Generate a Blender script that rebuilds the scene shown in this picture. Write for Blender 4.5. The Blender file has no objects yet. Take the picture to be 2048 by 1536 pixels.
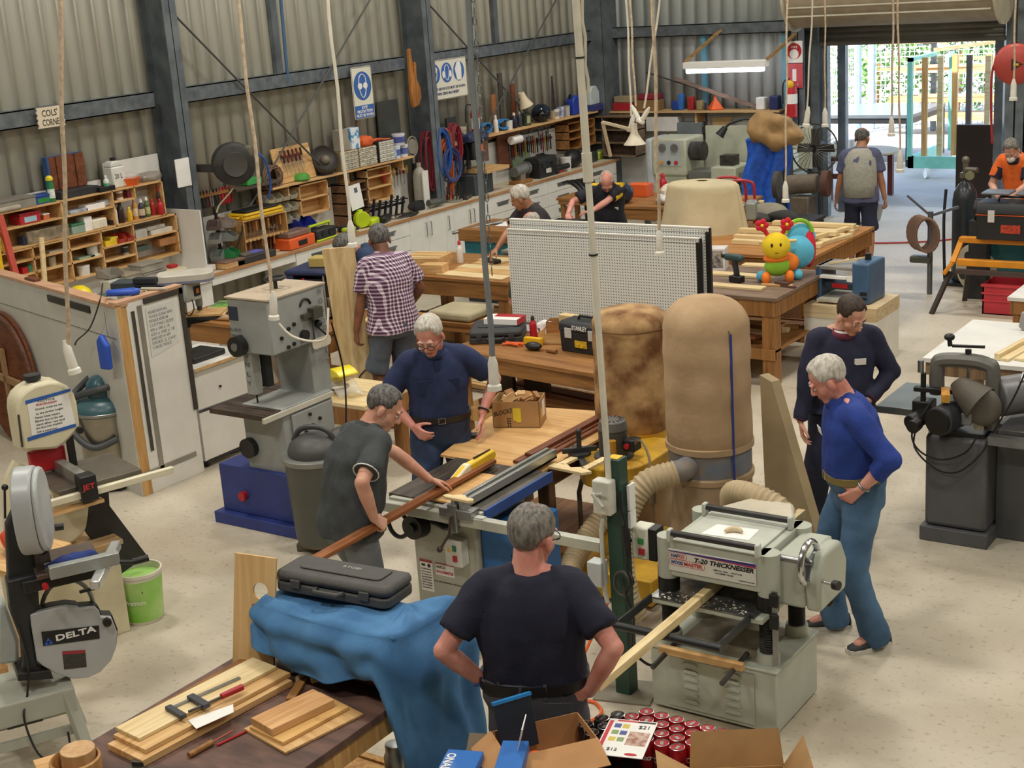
import bpy,math,random
from mathutils import Vector as V,Matrix,Euler,noise
random.seed(7)
SC=bpy.context.scene
COL=SC.collection
# ---- camera
F=2863.0;CAMZ=3.85
RX=V((0.82738192,0.557511,-0.06797534));DN=V((0.10071029,-0.26633962,-0.95860349));FW=V((-0.55253652,0.78628537,-0.27651168))
cam=bpy.data.objects.new('camera',bpy.data.cameras.new('camera'));COL.objects.link(cam)
cam.matrix_world=Matrix(((RX.x,-DN.x,-FW.x,0),(RX.y,-DN.y,-FW.y,0),(RX.z,-DN.z,-FW.z,CAMZ),(0,0,0,1)))
cam.data.sensor_width=36;cam.data.lens=F/2048*36;cam.data.clip_end=200
SC.camera=cam
# ---- sky, sun, exposure
w=bpy.data.worlds.new('sky');SC.world=w;w.use_nodes=True
_n=w.node_tree.nodes;_sky=_n.new('ShaderNodeTexSky');_sky.sky_type='NISHITA';_sky.sun_disc=False
_sky.sun_elevation=math.radians(55);_sky.sun_rotation=math.radians(200)
w.node_tree.links.new(_sky.outputs[0],_n['Background'].inputs[0]);_n['Background'].inputs[1].default_value=0.75
SC.view_settings.view_transform='Standard';SC.view_settings.look='None'
SC.view_settings.exposure=0.0;SC.view_settings.gamma=1.0
def lamp(name,kind,loc,energy,color=(1,1,1),rot=None,size=1,sy=None):
 l=bpy.data.lights.new(name,kind);l.energy=energy;l.color=color
 o=bpy.data.objects.new(name,l);COL.objects.link(o);o.location=loc
 if rot:o.rotation_euler=rot
 if kind=='AREA':
  l.size=size
  if sy:l.shape='RECTANGLE';l.size_y=sy
 return o
_s=lamp('sun','SUN',(0,30,20),15.0,(1,.95,.87));_s.rotation_euler=V((0.28,0.62,-0.95)).to_track_quat('-Z','Y').to_euler();_s.data.angle=math.radians(.6)
WARM=(1.0,.95,.865)
for _x in(-9.2,-4.6,0.6):
 for _y in(1.5,6.5,11.5,16.8):
  lamp('high_bay_light','AREA',(_x,_y,6.6),122,WARM,size=.9,sy=.5)
  # ---- placing: a pixel of the photo -> a point at height z, or in the plane x= / y=
def _ray(px,py):return RX*((px-1024)/F)+DN*((py-768)/F)+FW
def G(px,py,z=0.0):
 d=_ray(px,py);t=(z-CAMZ)/d.z;return V((d.x*t,d.y*t,z))
def AX(px,py,x):
 d=_ray(px,py);t=x/d.x;return V((x,d.y*t,CAMZ+d.z*t))
def AY(px,py,y):
 d=_ray(px,py);t=y/d.y;return V((d.x*t,y,CAMZ+d.z*t))
 # ---- materials
def s2l(c):
 if isinstance(c,str):c=tuple(int(c[i:i+2],16)/255 for i in(0,2,4))
 return tuple(x/12.92 if x<=.04045 else((x+.055)/1.055)**2.4 for x in c)
_mc={}
def mat(c,rough=.6,metal=0.0,var=.12,sc=6.0,bump=0.0,bsc=40.0,c2=None,emit=0,alpha=1.0,stretch=(1,1,1),coat=0,contrast=(.35,.65),trans=0):
 key=(c,rough,metal,var,sc,bump,bsc,c2,emit,alpha,stretch,coat,contrast,trans)
 if key in _mc:return _mc[key]
 m=bpy.data.materials.new('paint_'+(c if isinstance(c,str)else 'x'));m.use_nodes=True
 nt=m.node_tree;N=nt.nodes;L=nt.links;b=N['Principled BSDF']
 a=s2l(c);b.inputs['Roughness'].default_value=rough;b.inputs['Metallic'].default_value=metal
 if coat:b.inputs['Coat Weight'].default_value=coat
 if trans:b.inputs['Transmission Weight'].default_value=trans
 if alpha<1:b.inputs['Alpha'].default_value=alpha
 if emit:
  b.inputs['Emission Color'].default_value=(*a,1);b.inputs['Emission Strength'].default_value=emit
 tc=N.new('ShaderNodeTexCoord');mp=N.new('ShaderNodeMapping');mp.inputs['Scale'].default_value=stretch
 L.new(tc.outputs['Object'],mp.inputs[0])
 if var or c2:
  nz=N.new('ShaderNodeTexNoise');nz.inputs['Scale'].default_value=sc;nz.inputs['Detail'].default_value=5
  L.new(mp.outputs[0],nz.inputs['Vector'])
  rp=N.new('ShaderNodeValToRGB');rp.color_ramp.elements[0].position=contrast[0];rp.color_ramp.elements[1].position=contrast[1]
  lo=s2l(c2)if c2 else tuple(x*(1-var)for x in a);hi=a if c2 else tuple(min(1,x*(1+var*.6))for x in a)
  rp.color_ramp.elements[0].color=(*lo,1);rp.color_ramp.elements[1].color=(*hi,1)
  L.new(nz.outputs['Fac'],rp.inputs[0]);L.new(rp.outputs[0],b.inputs['Base Color'])
 else:b.inputs['Base Color'].default_value=(*a,1)
 if bump:
  n2=N.new('ShaderNodeTexNoise');n2.inputs['Scale'].default_value=bsc;n2.inputs['Detail'].default_value=3
  L.new(mp.outputs[0],n2.inputs['Vector'])
  bp=N.new('ShaderNodeBump');bp.inputs['Strength'].default_value=bump;bp.inputs['Distance'].default_value=.01
  L.new(n2.outputs['Fac'],bp.inputs['Height']);L.new(bp.outputs[0],b.inputs['Normal'])
 _mc[key]=m;return m
def wood(c,c2,axis=0,sc=1.0,rough=.6):
 key=('w',c,c2,axis,sc,rough)
 if key in _mc:return _mc[key]
 m=bpy.data.materials.new('timber_'+c);m.use_nodes=True;nt=m.node_tree;N=nt.nodes;L=nt.links;b=N['Principled BSDF']
 b.inputs['Roughness'].default_value=rough
 tc=N.new('ShaderNodeTexCoord');mp=N.new('ShaderNodeMapping');st=[9*sc,9*sc,9*sc];st[axis]=.7*sc;mp.inputs['Scale'].default_value=st
 L.new(tc.outputs['Object'],mp.inputs[0])
 nz=N.new('ShaderNodeTexNoise');nz.inputs['Scale'].default_value=2.2;nz.inputs['Detail'].default_value=6;nz.inputs['Distortion'].default_value=1.2
 L.new(mp.outputs[0],nz.inputs['Vector'])
 rp=N.new('ShaderNodeValToRGB');e=rp.color_ramp.elements;e[0].position=.32;e[1].position=.62;e[0].color=(*s2l(c2),1);e[1].color=(*s2l(c),1)
 L.new(nz.outputs['Fac'],rp.inputs[0]);L.new(rp.outputs[0],b.inputs['Base Color'])
 _mc[key]=m;return m
 # ---- meshes
def frame(d,up=V((0,0,1))):
 d=d.normalized()
 if abs(d.dot(up))>.98:up=V((0,1,0))if abs(d.y)<.9 else V((1,0,0))
 x=d.cross(up).normalized();return x,x.cross(d).normalized()
class MB:
 def __init__(s):s.v=[];s.f=[];s.m=[];s.k=0;s.T=None
 def a(s,vs,fs):
  o=len(s.v);s.v+=[(s.T@V(v))if s.T else V(v)for v in vs]
  s.f+=[tuple(i+o for i in f)for f in fs];s.m+=[s.k]*len(fs);return s
 def b(s,x0,y0,z0,x1,y1,z1):
  return s.a([(x0,y0,z0),(x1,y0,z0),(x1,y1,z0),(x0,y1,z0),(x0,y0,z1),(x1,y0,z1),(x1,y1,z1),(x0,y1,z1)],[(0,3,2,1),(4,5,6,7),(0,1,5,4),(1,2,6,5),(2,3,7,6),(3,0,4,7)])
 def bc(s,c,d,r=(0,0,0)):
  M=Matrix.Translation(c)@Euler([math.radians(q)for q in r]).to_matrix().to_4x4();x,y,z=[q/2 for q in d]
  vs=[M@V(p)for p in((-x,-y,-z),(x,-y,-z),(x,y,-z),(-x,y,-z),(-x,-y,z),(x,-y,z),(x,y,z),(-x,y,z))]
  return s.a(vs,[(0,3,2,1),(4,5,6,7),(0,1,5,4),(1,2,6,5),(2,3,7,6),(3,0,4,7)])
 def bar(s,p,q,w,h=None,up=V((0,0,1))):
  p=V(p);q=V(q);h=h or w;x,y=frame(q-p,up);vs=[]
  for c in(p,q):vs+=[c-x*w/2-y*h/2,c+x*w/2-y*h/2,c+x*w/2+y*h/2,c-x*w/2+y*h/2]
  return s.a(vs,[(0,3,2,1),(4,5,6,7),(0,1,5,4),(1,2,6,5),(2,3,7,6),(3,0,4,7)])
 def rings(s,rs,close=False,cap=True):
  n=len(rs[0]);vs=[p for r in rs for p in r];fs=[];k=len(rs)
  for i in range(k if close else k-1):
   j=(i+1)%k
   for a in range(n):fs.append((i*n+a,i*n+(a+1)%n,j*n+(a+1)%n,j*n+a))
  if cap and not close:fs.append(tuple(range(n-1,-1,-1)));fs.append(tuple((k-1)*n+a for a in range(n)))
  return s.a(vs,fs)
 def c(s,p,q,r,r2=None,n=16):
  p=V(p);q=V(q);r2=r if r2 is None else r2;x,y=frame(q-p)
  return s.rings([[o+(x*math.cos(t)+y*math.sin(t))*rr for t in[2*math.pi*i/n for i in range(n)]]for o,rr in((p,r),(q,r2))])
 def tube(s,pts,r,n=8,close=False):
  P=[V(p)for p in pts];k=len(P);rs=[];px=None
  for i in range(k):
   d=(P[(i+1)%k]-P[i-1])if close else(P[min(i+1,k-1)]-P[max(i-1,0)])
   if d.length<1e-9:d=V((0,0,1))
   d.normalize()
   if px is None:x,y=frame(d)
   else:
    x=px-d*px.dot(d);x=x.normalized()if x.length>1e-6 else frame(d)[0];y=d.cross(x)*-1
   px=x;rr=r[i]if isinstance(r,(list,tuple))else r
   rs.append([P[i]+(x*math.cos(t)+y*math.sin(t))*rr for t in[2*math.pi*j/n for j in range(n)]])
  return s.rings(rs,close)
 def lathe(s,prof,o=(0,0,0),n=24,ax=(0,0,1)):
  o=V(o);ax=V(ax).normalized();x,y=frame(ax);rs=[]
  for r,z in prof:rs.append([o+ax*z+(x*math.cos(t)+y*math.sin(t))*max(r,1e-4)for t in[2*math.pi*i/n for i in range(n)]])
  return s.rings(rs)
 def prism(s,poly,o,ux,uy,d):
  o=V(o);ux=V(ux);uy=V(uy);d=V(d);A=[o+ux*p[0]+uy*p[1]for p in poly]
  return s.rings([A,[q+d for q in A]])
 def ball(s,c,r,nu=14,nv=9,R=None):
  c=V(c);r=(r,r,r)if isinstance(r,(int,float))else r;rs=[]
  for j in range(nv+1):
   e=math.pi*(j/nv-.5);ring=[]
   for i in range(nu):
    t=2*math.pi*i/nu;ce=max(math.cos(e),1e-3);p=V((math.cos(t)*ce*r[0],math.sin(t)*ce*r[1],math.sin(e)*r[2]))
    ring.append(c+(R@p if R else p))
   rs.append(ring)
  return s.rings(rs)
 def grid(s,fn,nu,nv):
  vs=[fn(i/nu,j/nv)for j in range(nv+1)for i in range(nu+1)];n=nu+1
  return s.a(vs,[(j*n+i,j*n+i+1,(j+1)*n+i+1,(j+1)*n+i)for j in range(nv)for i in range(nu)])
def mesh_of(name,mb,mats,sharp=35):
 me=bpy.data.meshes.new(name);me.from_pydata([tuple(v)for v in mb.v],[],mb.f)
 for m in(mats if isinstance(mats,(list,tuple))else[mats]):me.materials.append(m)
 me.polygons.foreach_set('material_index',mb.m);me.polygons.foreach_set('use_smooth',[True]*len(mb.f))
 me.update();me.set_sharp_from_angle(angle=math.radians(sharp));return me
def P(name,mb,mats,parent=None,bev=0.0,solid=0.0,sub=0,sharp=35,loc=None):
 o=bpy.data.objects.new(name,mesh_of(name,mb,mats,sharp)if isinstance(mb,MB)else mb);COL.objects.link(o)
 if parent:o.parent=parent
 if loc is not None:o.location=loc
 if sub:q=o.modifiers.new('s','SUBSURF');q.levels=q.render_levels=sub
 if solid:q=o.modifiers.new('t','SOLIDIFY');q.thickness=solid
 if bev:q=o.modifiers.new('b','BEVEL');q.width=bev;q.segments=2;q.limit_method='ANGLE';q.angle_limit=.6;q.use_clamp_overlap=True
 return o
def tag(o,label,cat,group=None,kind=None):
 o['label']=label;o['category']=cat
 if group:o['group']=group
 if kind:o['kind']=kind
 return o
def thing(name,label,cat,loc=(0,0,0),rz=0,group=None):
 o=bpy.data.objects.new(name,None);COL.objects.link(o);o.empty_display_size=.1;o.location=loc;o.rotation_euler=(0,0,math.radians(rz))
 return tag(o,label,cat,group)
def one(name,mb,mats,label,cat,loc=(0,0,0),rz=0,group=None,**k):
 o=P(name,mb,mats,**k);o.location=loc;o.rotation_euler=(0,0,math.radians(rz));return tag(o,label,cat,group)
def struct(name,mb,m,**k):
 o=P(name,mb,m,**k);o['kind']='structure';return o
def dup(o,loc,rz,label,group=None):
 r=o.copy();COL.objects.link(r);r.location=loc;r.rotation_euler=(0,0,math.radians(rz));r['label']=label
 if group:r['group']=group
 for ch in o.children:
  c=ch.copy();COL.objects.link(c);c.parent=r
  for g in ch.children:
   d=g.copy();COL.objects.link(d);d.parent=c
 return r
_tc={}
def text(name,s,size,m,parent,o,ux,uy,width=None,bold=0.0,shear=0.0,center=False,ext=.0006):
 cu=bpy.data.curves.new('t','FONT');cu.body=s;cu.size=size;cu.extrude=ext;cu.offset=bold*size;cu.shear=shear;cu.resolution_u=2
 if center:cu.align_x='CENTER'
 t=bpy.data.objects.new('t',cu);COL.objects.link(t)
 me=bpy.data.meshes.new_from_object(t.evaluated_get(bpy.context.evaluated_depsgraph_get()))
 bpy.data.objects.remove(t);bpy.data.curves.remove(cu)
 ux=V(ux).normalized();uy=V(uy).normalized();n=ux.cross(uy)
 if width and len(me.vertices):
  xs=[v.co.x for v in me.vertices];k=width/max(1e-6,max(xs)-min(xs))
  for v in me.vertices:v.co.x*=k
 o=V(o)
 for v in me.vertices:v.co=o+ux*v.co.x+uy*v.co.y+n*(v.co.z+ext)
 me.materials.clear();me.materials.append(m);me.name=name
 ob=bpy.data.objects.new(name,me);COL.objects.link(ob);ob.parent=parent;return ob
UP=V((0,0,1));PI=math.pi
def arc(c,r,a0,a1,n,ux=(1,0,0),uy=(0,0,1)):
 c=V(c);ux=V(ux);uy=V(uy);return[c+ux*(r*math.cos(math.radians(a0+(a1-a0)*i/n)))+uy*(r*math.sin(math.radians(a0+(a1-a0)*i/n)))for i in range(n+1)]
def sag(p,q,d,n=10):
 p=V(p);q=V(q);return[p.lerp(q,i/n)-UP*(d*4*(i/n)*(1-i/n))for i in range(n+1)]
def spl(pts,n=6):
 P_=[V(p)for p in pts];P_=[P_[0]]+P_+[P_[-1]];out=[]
 for i in range(1,len(P_)-2):
  for j in range(n):
   t=j/n;a,b,c,d=P_[i-1:i+3]
   out.append(.5*((2*b)+(c-a)*t+(2*a-5*b+4*c-d)*t*t+(3*b-a-3*c+d)*t**3))
 return out+[P_[-2]]
def lump(mb,c,r,amp=.25,sc=3.0,nu=20,nv=14,seed=0,flat=None):
 s0=len(mb.v);mb.ball(c,r,nu,nv);c=V(c)
 for i in range(s0,len(mb.v)):
  d=mb.v[i]-c;k=1+amp*noise.noise(d*sc+V((seed,seed*2,0))*3.1);mb.v[i]=c+d*k
  if flat is not None:mb.v[i].z=max(mb.v[i].z,flat)
 return mb
BLACK=mat('1b1b1c',.45,var=.15);DARK=mat('2b2c2e',.6,var=.2,sc=12);CHROME=mat('c9cbcc',.18,1.0,var=.05);STEEL=mat('9a9c9c',.35,.9,var=.15,sc=15)
IRON=mat('5d5c5a',.42,.7,var=.25,sc=10,c2='403d3a');WHITE=mat('e6e4dc',.45,var=.05);PAPER=mat('efeeea',.8,var=.03);RED=mat('b3202a',.4,var=.1)
GALV=mat('7d858a',.5,.55,var=.2,sc=9,c2='62696f');PINE=wood('dcb67f','bd8e55');PINEY=wood('dcb67f','bd8e55',1);PINEZ=wood('d3a768','b07f45',2)
PALE=wood('ead6a8','d3b67f');PALEY=wood('ead6a8','d3b67f',1);OAK=wood('a5743f','7f5429');OAKY=wood('a5743f','7f5429',1);OAKZ=wood('a5743f','7f5429',2)
MAHOG=wood('7c4526','5a2d17');MAHOGY=wood('7c4526','5a2d17',1);PLY=wood('d8ae72','bd8d52',0,.5);CARD=mat('b58f60',.85,var=.1,sc=8);MELA=mat('e4e2da',.4,var=.04)
YELLOW=mat('e8b81a',.45,var=.1);LIME=mat('bfd61f',.45,var=.08);ORANGE=mat('e8662a',.5,var=.1);BLUEP=mat('2b55c0',.45,var=.1);GREENP=mat('2f8a3c',.5,var=.1);GLASSY=mat('d6dcd8',.15,var=.02,alpha=.28)
def inv(root):
 while root.parent:root=root.parent
 return Matrix.LocRotScale(root.location,root.rotation_euler,None).inverted()
def mw(root):mb=MB();mb.T=inv(root);return mb
def wtext(name,s,size,m,parent,o,ux,uy,**k):
 I=inv(parent);return text(name,s,size,m,parent,I@V(o),I.to_3x3()@V(ux),I.to_3x3()@V(uy),**k)
X1=V((1,0,0));Y1=V((0,1,0))
def rbox(x0,y0,z0,x1,y1,z1):return MB().b(x0,y0,z0,x1,y1,z1)
def rrect(x0,y0,x1,y1,r,n=4):
 o=[]
 for cx,cy,a in((x1-r,y0+r,-90),(x1-r,y1-r,0),(x0+r,y1-r,90),(x0+r,y0+r,180)):
  o+=[(cx+r*math.cos(math.radians(a+90*i/n)),cy+r*math.sin(math.radians(a+90*i/n)))for i in range(n+1)]
 return o
def hose(mb,pts,r,pitch=.026,n=14,amp=.12):
 c=spl(pts,12);d=[0]
 for i in range(1,len(c)):d.append(d[-1]+(c[i]-c[i-1]).length)
 m=max(8,int(d[-1]/pitch*4));out=[];rr=[];j=0
 for i in range(m+1):
  t=d[-1]*i/m
  while j<len(d)-2 and d[j+1]<t:j+=1
  out.append(c[j].lerp(c[j+1],(t-d[j])/max(1e-6,d[j+1]-d[j])));rr.append(r*(1+amp*(.5 if i%4==0 else-.5 if i%4==2 else 0)))
 return mb.tube(out,rr,n)
 # ==== the setting
XW,YB=-12.05,20.2
def conc():
 m=bpy.data.materials.new('concrete');m.use_nodes=True;N=m.node_tree.nodes;L=m.node_tree.links;b=N['Principled BSDF']
 tc=N.new('ShaderNodeTexCoord');b.inputs['Roughness'].default_value=.55
 def nz(s,d=6,dist=0):q=N.new('ShaderNodeTexNoise');q.inputs['Scale'].default_value=s;q.inputs['Detail'].default_value=d;q.inputs['Distortion'].default_value=dist;L.new(tc.outputs['Object'],q.inputs['Vector']);return q
 def ramp(src,p0,p1,c0,c1):r=N.new('ShaderNodeValToRGB');e=r.color_ramp.elements;e[0].position=p0;e[1].position=p1;e[0].color=(*s2l(c0),1);e[1].color=(*s2l(c1),1);L.new(src.outputs['Fac'],r.inputs[0]);return r
 base=ramp(nz(1.1),.3,.7,'b8ae9a','cfc6b3');stain=ramp(nz(.55,7,.6),.52,.72,'ffffff','bda98e');speck=ramp(nz(26,4),.28,.42,'9a8c76','ffffff')
 def mul(a,c,f):q=N.new('ShaderNodeMix');q.data_type='RGBA';q.blend_type='MULTIPLY';q.inputs['Factor'].default_value=f;L.new(a,q.inputs['A']);L.new(c,q.inputs['B']);return q.outputs['Result']
 o=mul(mul(base.outputs[0],stain.outputs[0],.55),speck.outputs[0],.45);L.new(o,b.inputs['Base Color'])
 bp=N.new('ShaderNodeBump');bp.inputs['Strength'].default_value=.12;bp.inputs['Distance'].default_value=.02;L.new(nz(18).outputs['Fac'],bp.inputs['Height']);L.new(bp.outputs[0],b.inputs['Normal'])
 return m
CONC=conc()
struct('floor',MB().b(XW-.2,-6.2,-.2,7.2,YB+1.05,0),CONC)
SHEET=mat('a9a799',.45,.25,var=.05,sc=1.5);SHEETB=mat('a3a8a4',.45,.25,var=.05,sc=1.5)
def sheet(p0,ux,L_,n,z0,z1):
 prof=[];s=0.0
 while s<L_:
  prof+=[(s,0),(s+.158,0),(s+.168,.028),(s+.208,.028)];s+=.219
 prof.append((L_,0));p0=V(p0);ux=V(ux);n=V(n);mb=MB();k=len(prof)
 vs=[p0+ux*min(a,L_)+n*d+UP*z for z in(z0,z1)for a,d in prof]
 mb.a(vs,[(i,i+1,k+i+1,k+i)for i in range(k-1)]);return mb
struct('wall_left',sheet((XW,-6,0),(0,1,0),YB+6,(-1,0,0),0,6.9),SHEET,solid=.004,sharp=20)
DJL,DJR,DH=AY(1640,300,YB).x,AY(2014,250,YB).x,3.0
struct('wall_back',sheet((XW,YB,0),(1,0,0),DJL-XW,(0,1,0),0,6.9),SHEETB,solid=.004,sharp=20)
struct('wall_back.001',sheet((DJR,YB,0),(1,0,0),7-DJR,(0,1,0),0,6.9),SHEETB,solid=.004,sharp=20)
struct('wall_back.002',MB().b(DJL,YB,3.7,DJR,YB+.02,6.9),SHEETB)
struct('wall_right',MB().b(7,-6,0,7.1,YB,6.9),SHEET);struct('wall_front',MB().b(XW,-6.1,0,7,-6,6.9),SHEET)
struct('ceiling',MB().b(XW-.2,-6.2,6.9,7.2,YB+.2,7.0),mat('c9c9c4',.6))
def chan(p,q,w,h,n):
 p=V(p);q=V(q);n=V(n);mb=MB();d=(q-p);t=.012
 for o,a,b_ in((n*h,0,w),(n*0,0,t),(n*0,w-t,w)):
  if o.length>0:mb.prism([(-t,0),(0,0),(0,w),(-t,w)],p+o,n,UP,d)
  else:mb.prism([(0,a),(h,a),(h,b_),(0,b_)],p,n,UP,d)
 return mb
g=[11.0,15.3,20.1]
for i,(a,b_)in enumerate(((-6,10.68),(11.06,15.0),(15.58,19.75))):
 struct('trim_%d'%(i+1),chan((XW,a,2.71),(XW,b_,2.71),.17,.16,(1,0,0)),GALV)
 struct('trim_%d'%(i+11),chan((XW,a,4.6),(XW,b_,4.6),.17,.16,(1,0,0)),GALV)
struct('trim_4',chan((-11.7,YB,2.72),(DJL-.1,YB,2.72),.17,.14,(0,-1,0)),GALV)
def ibeam(x,y,w,d,ax):
 mb=MB();t=.014
 if ax==0:mb.b(x,y-w/2,0,x+t,y+w/2,6.9).b(x+d-t,y-w/2,0,x+d,y+w/2,6.9).b(x,y-t/2,0,x+d,y+t/2,6.9)
 else:mb.b(x-d/2,y-w,0,x+d/2,y-w+t,6.9).b(x-d/2,y-t,0,x+d/2,y,6.9).b(x-t/2,y-w,0,x+t/2,y,6.9)
 return mb
COLM=mat('757d82',.55,.4,var=.25,sc=5,c2='5c646a')
for i,y in enumerate((10.87,15.3)):
 struct('trim_%d'%(21+i),ibeam(XW,y,.19,.36,0),COLM,bev=.002)
struct('trim_23',MB().b(XW,19.72,0,XW+.36,19.74,6.9).b(XW+.346,19.73,0,XW+.36,YB,6.9).b(XW,19.72,0,XW+.014,YB,6.9),COLM)
struct('trim_24',ibeam(DJL-.22,YB,.26,.2,1),COLM)
struct('trim_25',MB().b(DJL-.1,YB-.1,0,DJL+.02,YB+.06,3.7).b(DJL+.05,YB-.02,0,DJL+.13,YB+.1,3.2),COLM)
struct('trim_26',MB().b(DJR,YB-.14,0,DJR+.12,YB+.06,3.7).b(DJR+.16,YB-.2,0,DJR+.4,YB-.18,6.9).b(DJR+.27,YB-.2,0,DJR+.29,YB,6.9),COLM)
ROD=mat('5f625f',.5,.5)
for i,(a,b_)in enumerate((((320,0),(655,345)),((740,0),(500,412)),((850,0),(1085,262)),((1112,0),(905,378)))):
 p=AX(*a,XW+.2);q=AX(*b_,XW+.2);p=p+(p-q)*.6
 struct('trim_%d'%(31+i),MB().c(p,q,.012,n=8),ROD)
struct('trim_35',MB().c(AX(558,-40,XW+.15),AX(576,165,XW+.15),.02,n=8),mat('46678c',.5))
for i,(a,b_)in enumerate((((985,-30),(992,86)),((540,-20),(560,150)))):
 p=AX(*a,XW+.05);q=AX(*b_,XW+.05)
 struct('trim_%d'%(36+i),MB().b(XW+.01,p.y-.05,q.z,XW+.07,p.y+.05,6.8),COLM)
LIN=mat('d9d8d2',.5,var=.06)
struct('trim_41',MB().b(XW+.03,6.5,.9,XW+.05,9.9,2.06),LIN);struct('trim_42',MB().b(XW+.05,9.95,.9,XW+.07,10.7,2.22),LIN)
struct('trim_43',MB().b(XW+.03,11.1,.9,XW+.05,14.98,1.42).b(XW+.03,15.6,.9,XW+.05,19.7,1.5),LIN)
struct('trim_44',MB().b(-11.7,YB-.05,0,DJL-.33,YB-.03,1.56),LIN)
# ---- roller door
ROLL=mat('6b6a62',.45,.3,var=.1);TANM=mat('a5977f',.5,.2,var=.1)
rd=thing('roller_door','wide grey roller door rolled most of the way up on its drum above the doorway','roller door',(0,YB,0))
zb=AY(1820,81,YB).z;zr=AY(1810,50,YB-.6).z+.12;prof=[]
z=zb
while z<zr-.1:prof+=[(0,z),(.012,z+.01),(.012,z+.05),(0,z+.06)];z+=.075
x0=DJL+.05;x1=DJR-.02
mb=MB();k=len(prof);mb.a([(x,-.1-d,zz)for x in(x0,x1)for d,zz in prof],[(i,i+1,k+i+1,k+i)for i in range(k-1)]);P('curtain',mb,ROLL,rd,solid=.004)
P('bottom_rail',MB().b(x0,-.13,zb-.03,x1,-.07,zb+.03),mat('55544e',.5),rd)
pr_=[(.46+.012*(i%2),t)for i,t in enumerate([2*PI*j/48 for j in range(48)])]
mb=MB();mb.rings([[V((x,-.55+r*math.cos(t),zr+.36+r*math.sin(t)))for r,t in pr_]for x in(DJL-.1,DJR+.05)]);P('drum',mb,TANM,rd)
for x in(DJL-.13,DJR+.06):P('drum_disc',MB().c((x,-.55,zr+.36),(x+.03,-.55,zr+.36),.52,n=32),mat('c8bfa8',.5),rd)
P('axle',MB().c((DJL-.4,-.55,zr+.36),(DJR+.4,-.55,zr+.36),.03),GALV,rd)
for r_ in(.47,):P('rib',MB().tube(arc((0,0,0),.01,0,300,4),.004)if False else MB().b(x0-.1,-1.03,zr+.18,x1+.05,-1.015,zr+.2).b(x0-.1,-1.0,zr+.06,x1+.05,-.985,zr+.08),mat('c2bda9',.4),rd)
# ==== people: a posed skeleton, one continuous body, clothes and hair on it
def remesh(mb,voxel,smooth=4,amp=0.0,sc=(6,6,6),name='body'):
 me=bpy.data.meshes.new('t');me.from_pydata([tuple(v)for v in mb.v],[],mb.f);o=bpy.data.objects.new('t',me);COL.objects.link(o)
 q=o.modifiers.new('r','REMESH');q.mode='VOXEL';q.voxel_size=voxel;q.use_smooth_shade=True
 if smooth:q=o.modifiers.new('s','SMOOTH');q.iterations=smooth;q.factor=.5
 n=bpy.data.meshes.new_from_object(o.evaluated_get(bpy.context.evaluated_depsgraph_get()));bpy.data.objects.remove(o);bpy.data.meshes.remove(me)
 if amp:
  s=V(sc);ns=[v.normal.copy()for v in n.vertices]
  for v,nn in zip(n.vertices,ns):
   c=v.co;p=V((c.x*s.x,c.y*s.y,c.z*s.z));v.co=c+nn*(amp*(.45+noise.noise(p)+.5*noise.noise(p*2.3+V((3,1,7)))))
 n.name=name;return n
def cap(mb,a,b,ra,rb,n=12):
 mb.c(a,b,ra,rb,n);mb.ball(a,ra,n,8);mb.ball(b,rb,n,8)
def ering(c,x,y,rx,ry,n=20,p=2.4,fy=0.0):
 out=[]
 for i in range(n):
  t=2*PI*i/n;ct,st=math.cos(t),math.sin(t);r=(abs(ct)**p+abs(st)**p)**(-1/p)
  yy=ry*r*st
  if yy>0:yy+=fy*r*st
  out.append(c+x*(rx*r*ct)+y*yy)
 return out
def ik(a,t,l1,l2,pole):
 d=t-a;L=min(d.length,(l1+l2)*.999);d.normalize();k=(l1*l1+L*L-l2*l2)/(2*L);h=math.sqrt(max(0,l1*l1-k*k))
 p=pole-d*pole.dot(d);p.normalize();return a+d*k+p*h,a+d*L
def hand(mb,w,d,n,side,s,curl=(25,30,35,40),thumb=.5,spread=1.0,m=1.0):
 d=d.normalized();n=(n-d*n.dot(d)).normalized();t=d.cross(n)*side
 tips=[]
 for i,(off,kn,ln)in enumerate(((.030,.088,.072),(.0105,.092,.080),(-.0095,.088,.074),(-.0285,.080,.059))):
  k=w+d*(kn*s)+t*(off*s)-n*(.004*s);cap(mb,w+t*(off*.45*s)+d*.008,k,.0165*s,.0125*s,8)
  fd=(d+t*(off*5.0*spread)).normalized();c=math.radians(curl[i]);p=k;a=c*.9
  for j,(fr,r0,r1)in enumerate(((.46,.0104,.0094),(.30,.0094,.0085),(.24,.0085,.0072))):
   q=p+(fd*math.cos(a)+n*math.sin(a))*(ln*fr*s*1.05);cap(mb,p,q,r0*s,r1*s,8);p=q;a+=c
  tips.append(p)
 b=w+d*(.022*s)+t*(.024*s)+n*(.004*s);td=(d*.62+t*(.35+thumb*.6)+n*.32).normalized()
 p=b+td*(.046*s);cap(mb,b,p,.0165*s,.0125*s,8);td=(td+d*.35+n*.12).normalized();q=p+td*(.032*s);cap(mb,p,q,.0122*s,.0108*s,8)
 td=(td+d*.25).normalized();cap(mb,q,q+td*(.025*s),.0108*s,.0085*s,8)
 return tips
def smooth01(a,b,x):t=max(0,min(1,(x-a)/(b-a)));return t*t*(3-2*t)
SKIN={'fair':('dba890','c68b74'),'pink':('e0a392','cc8272'),'tan':('b98363','99664a'),'brown':('8a5a40','6b412c')}
def skinm(k):return mat(SKIN[k][0],.5,var=0,c2=SKIN[k][1],sc=9,bump=.08,bsc=120)
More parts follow.
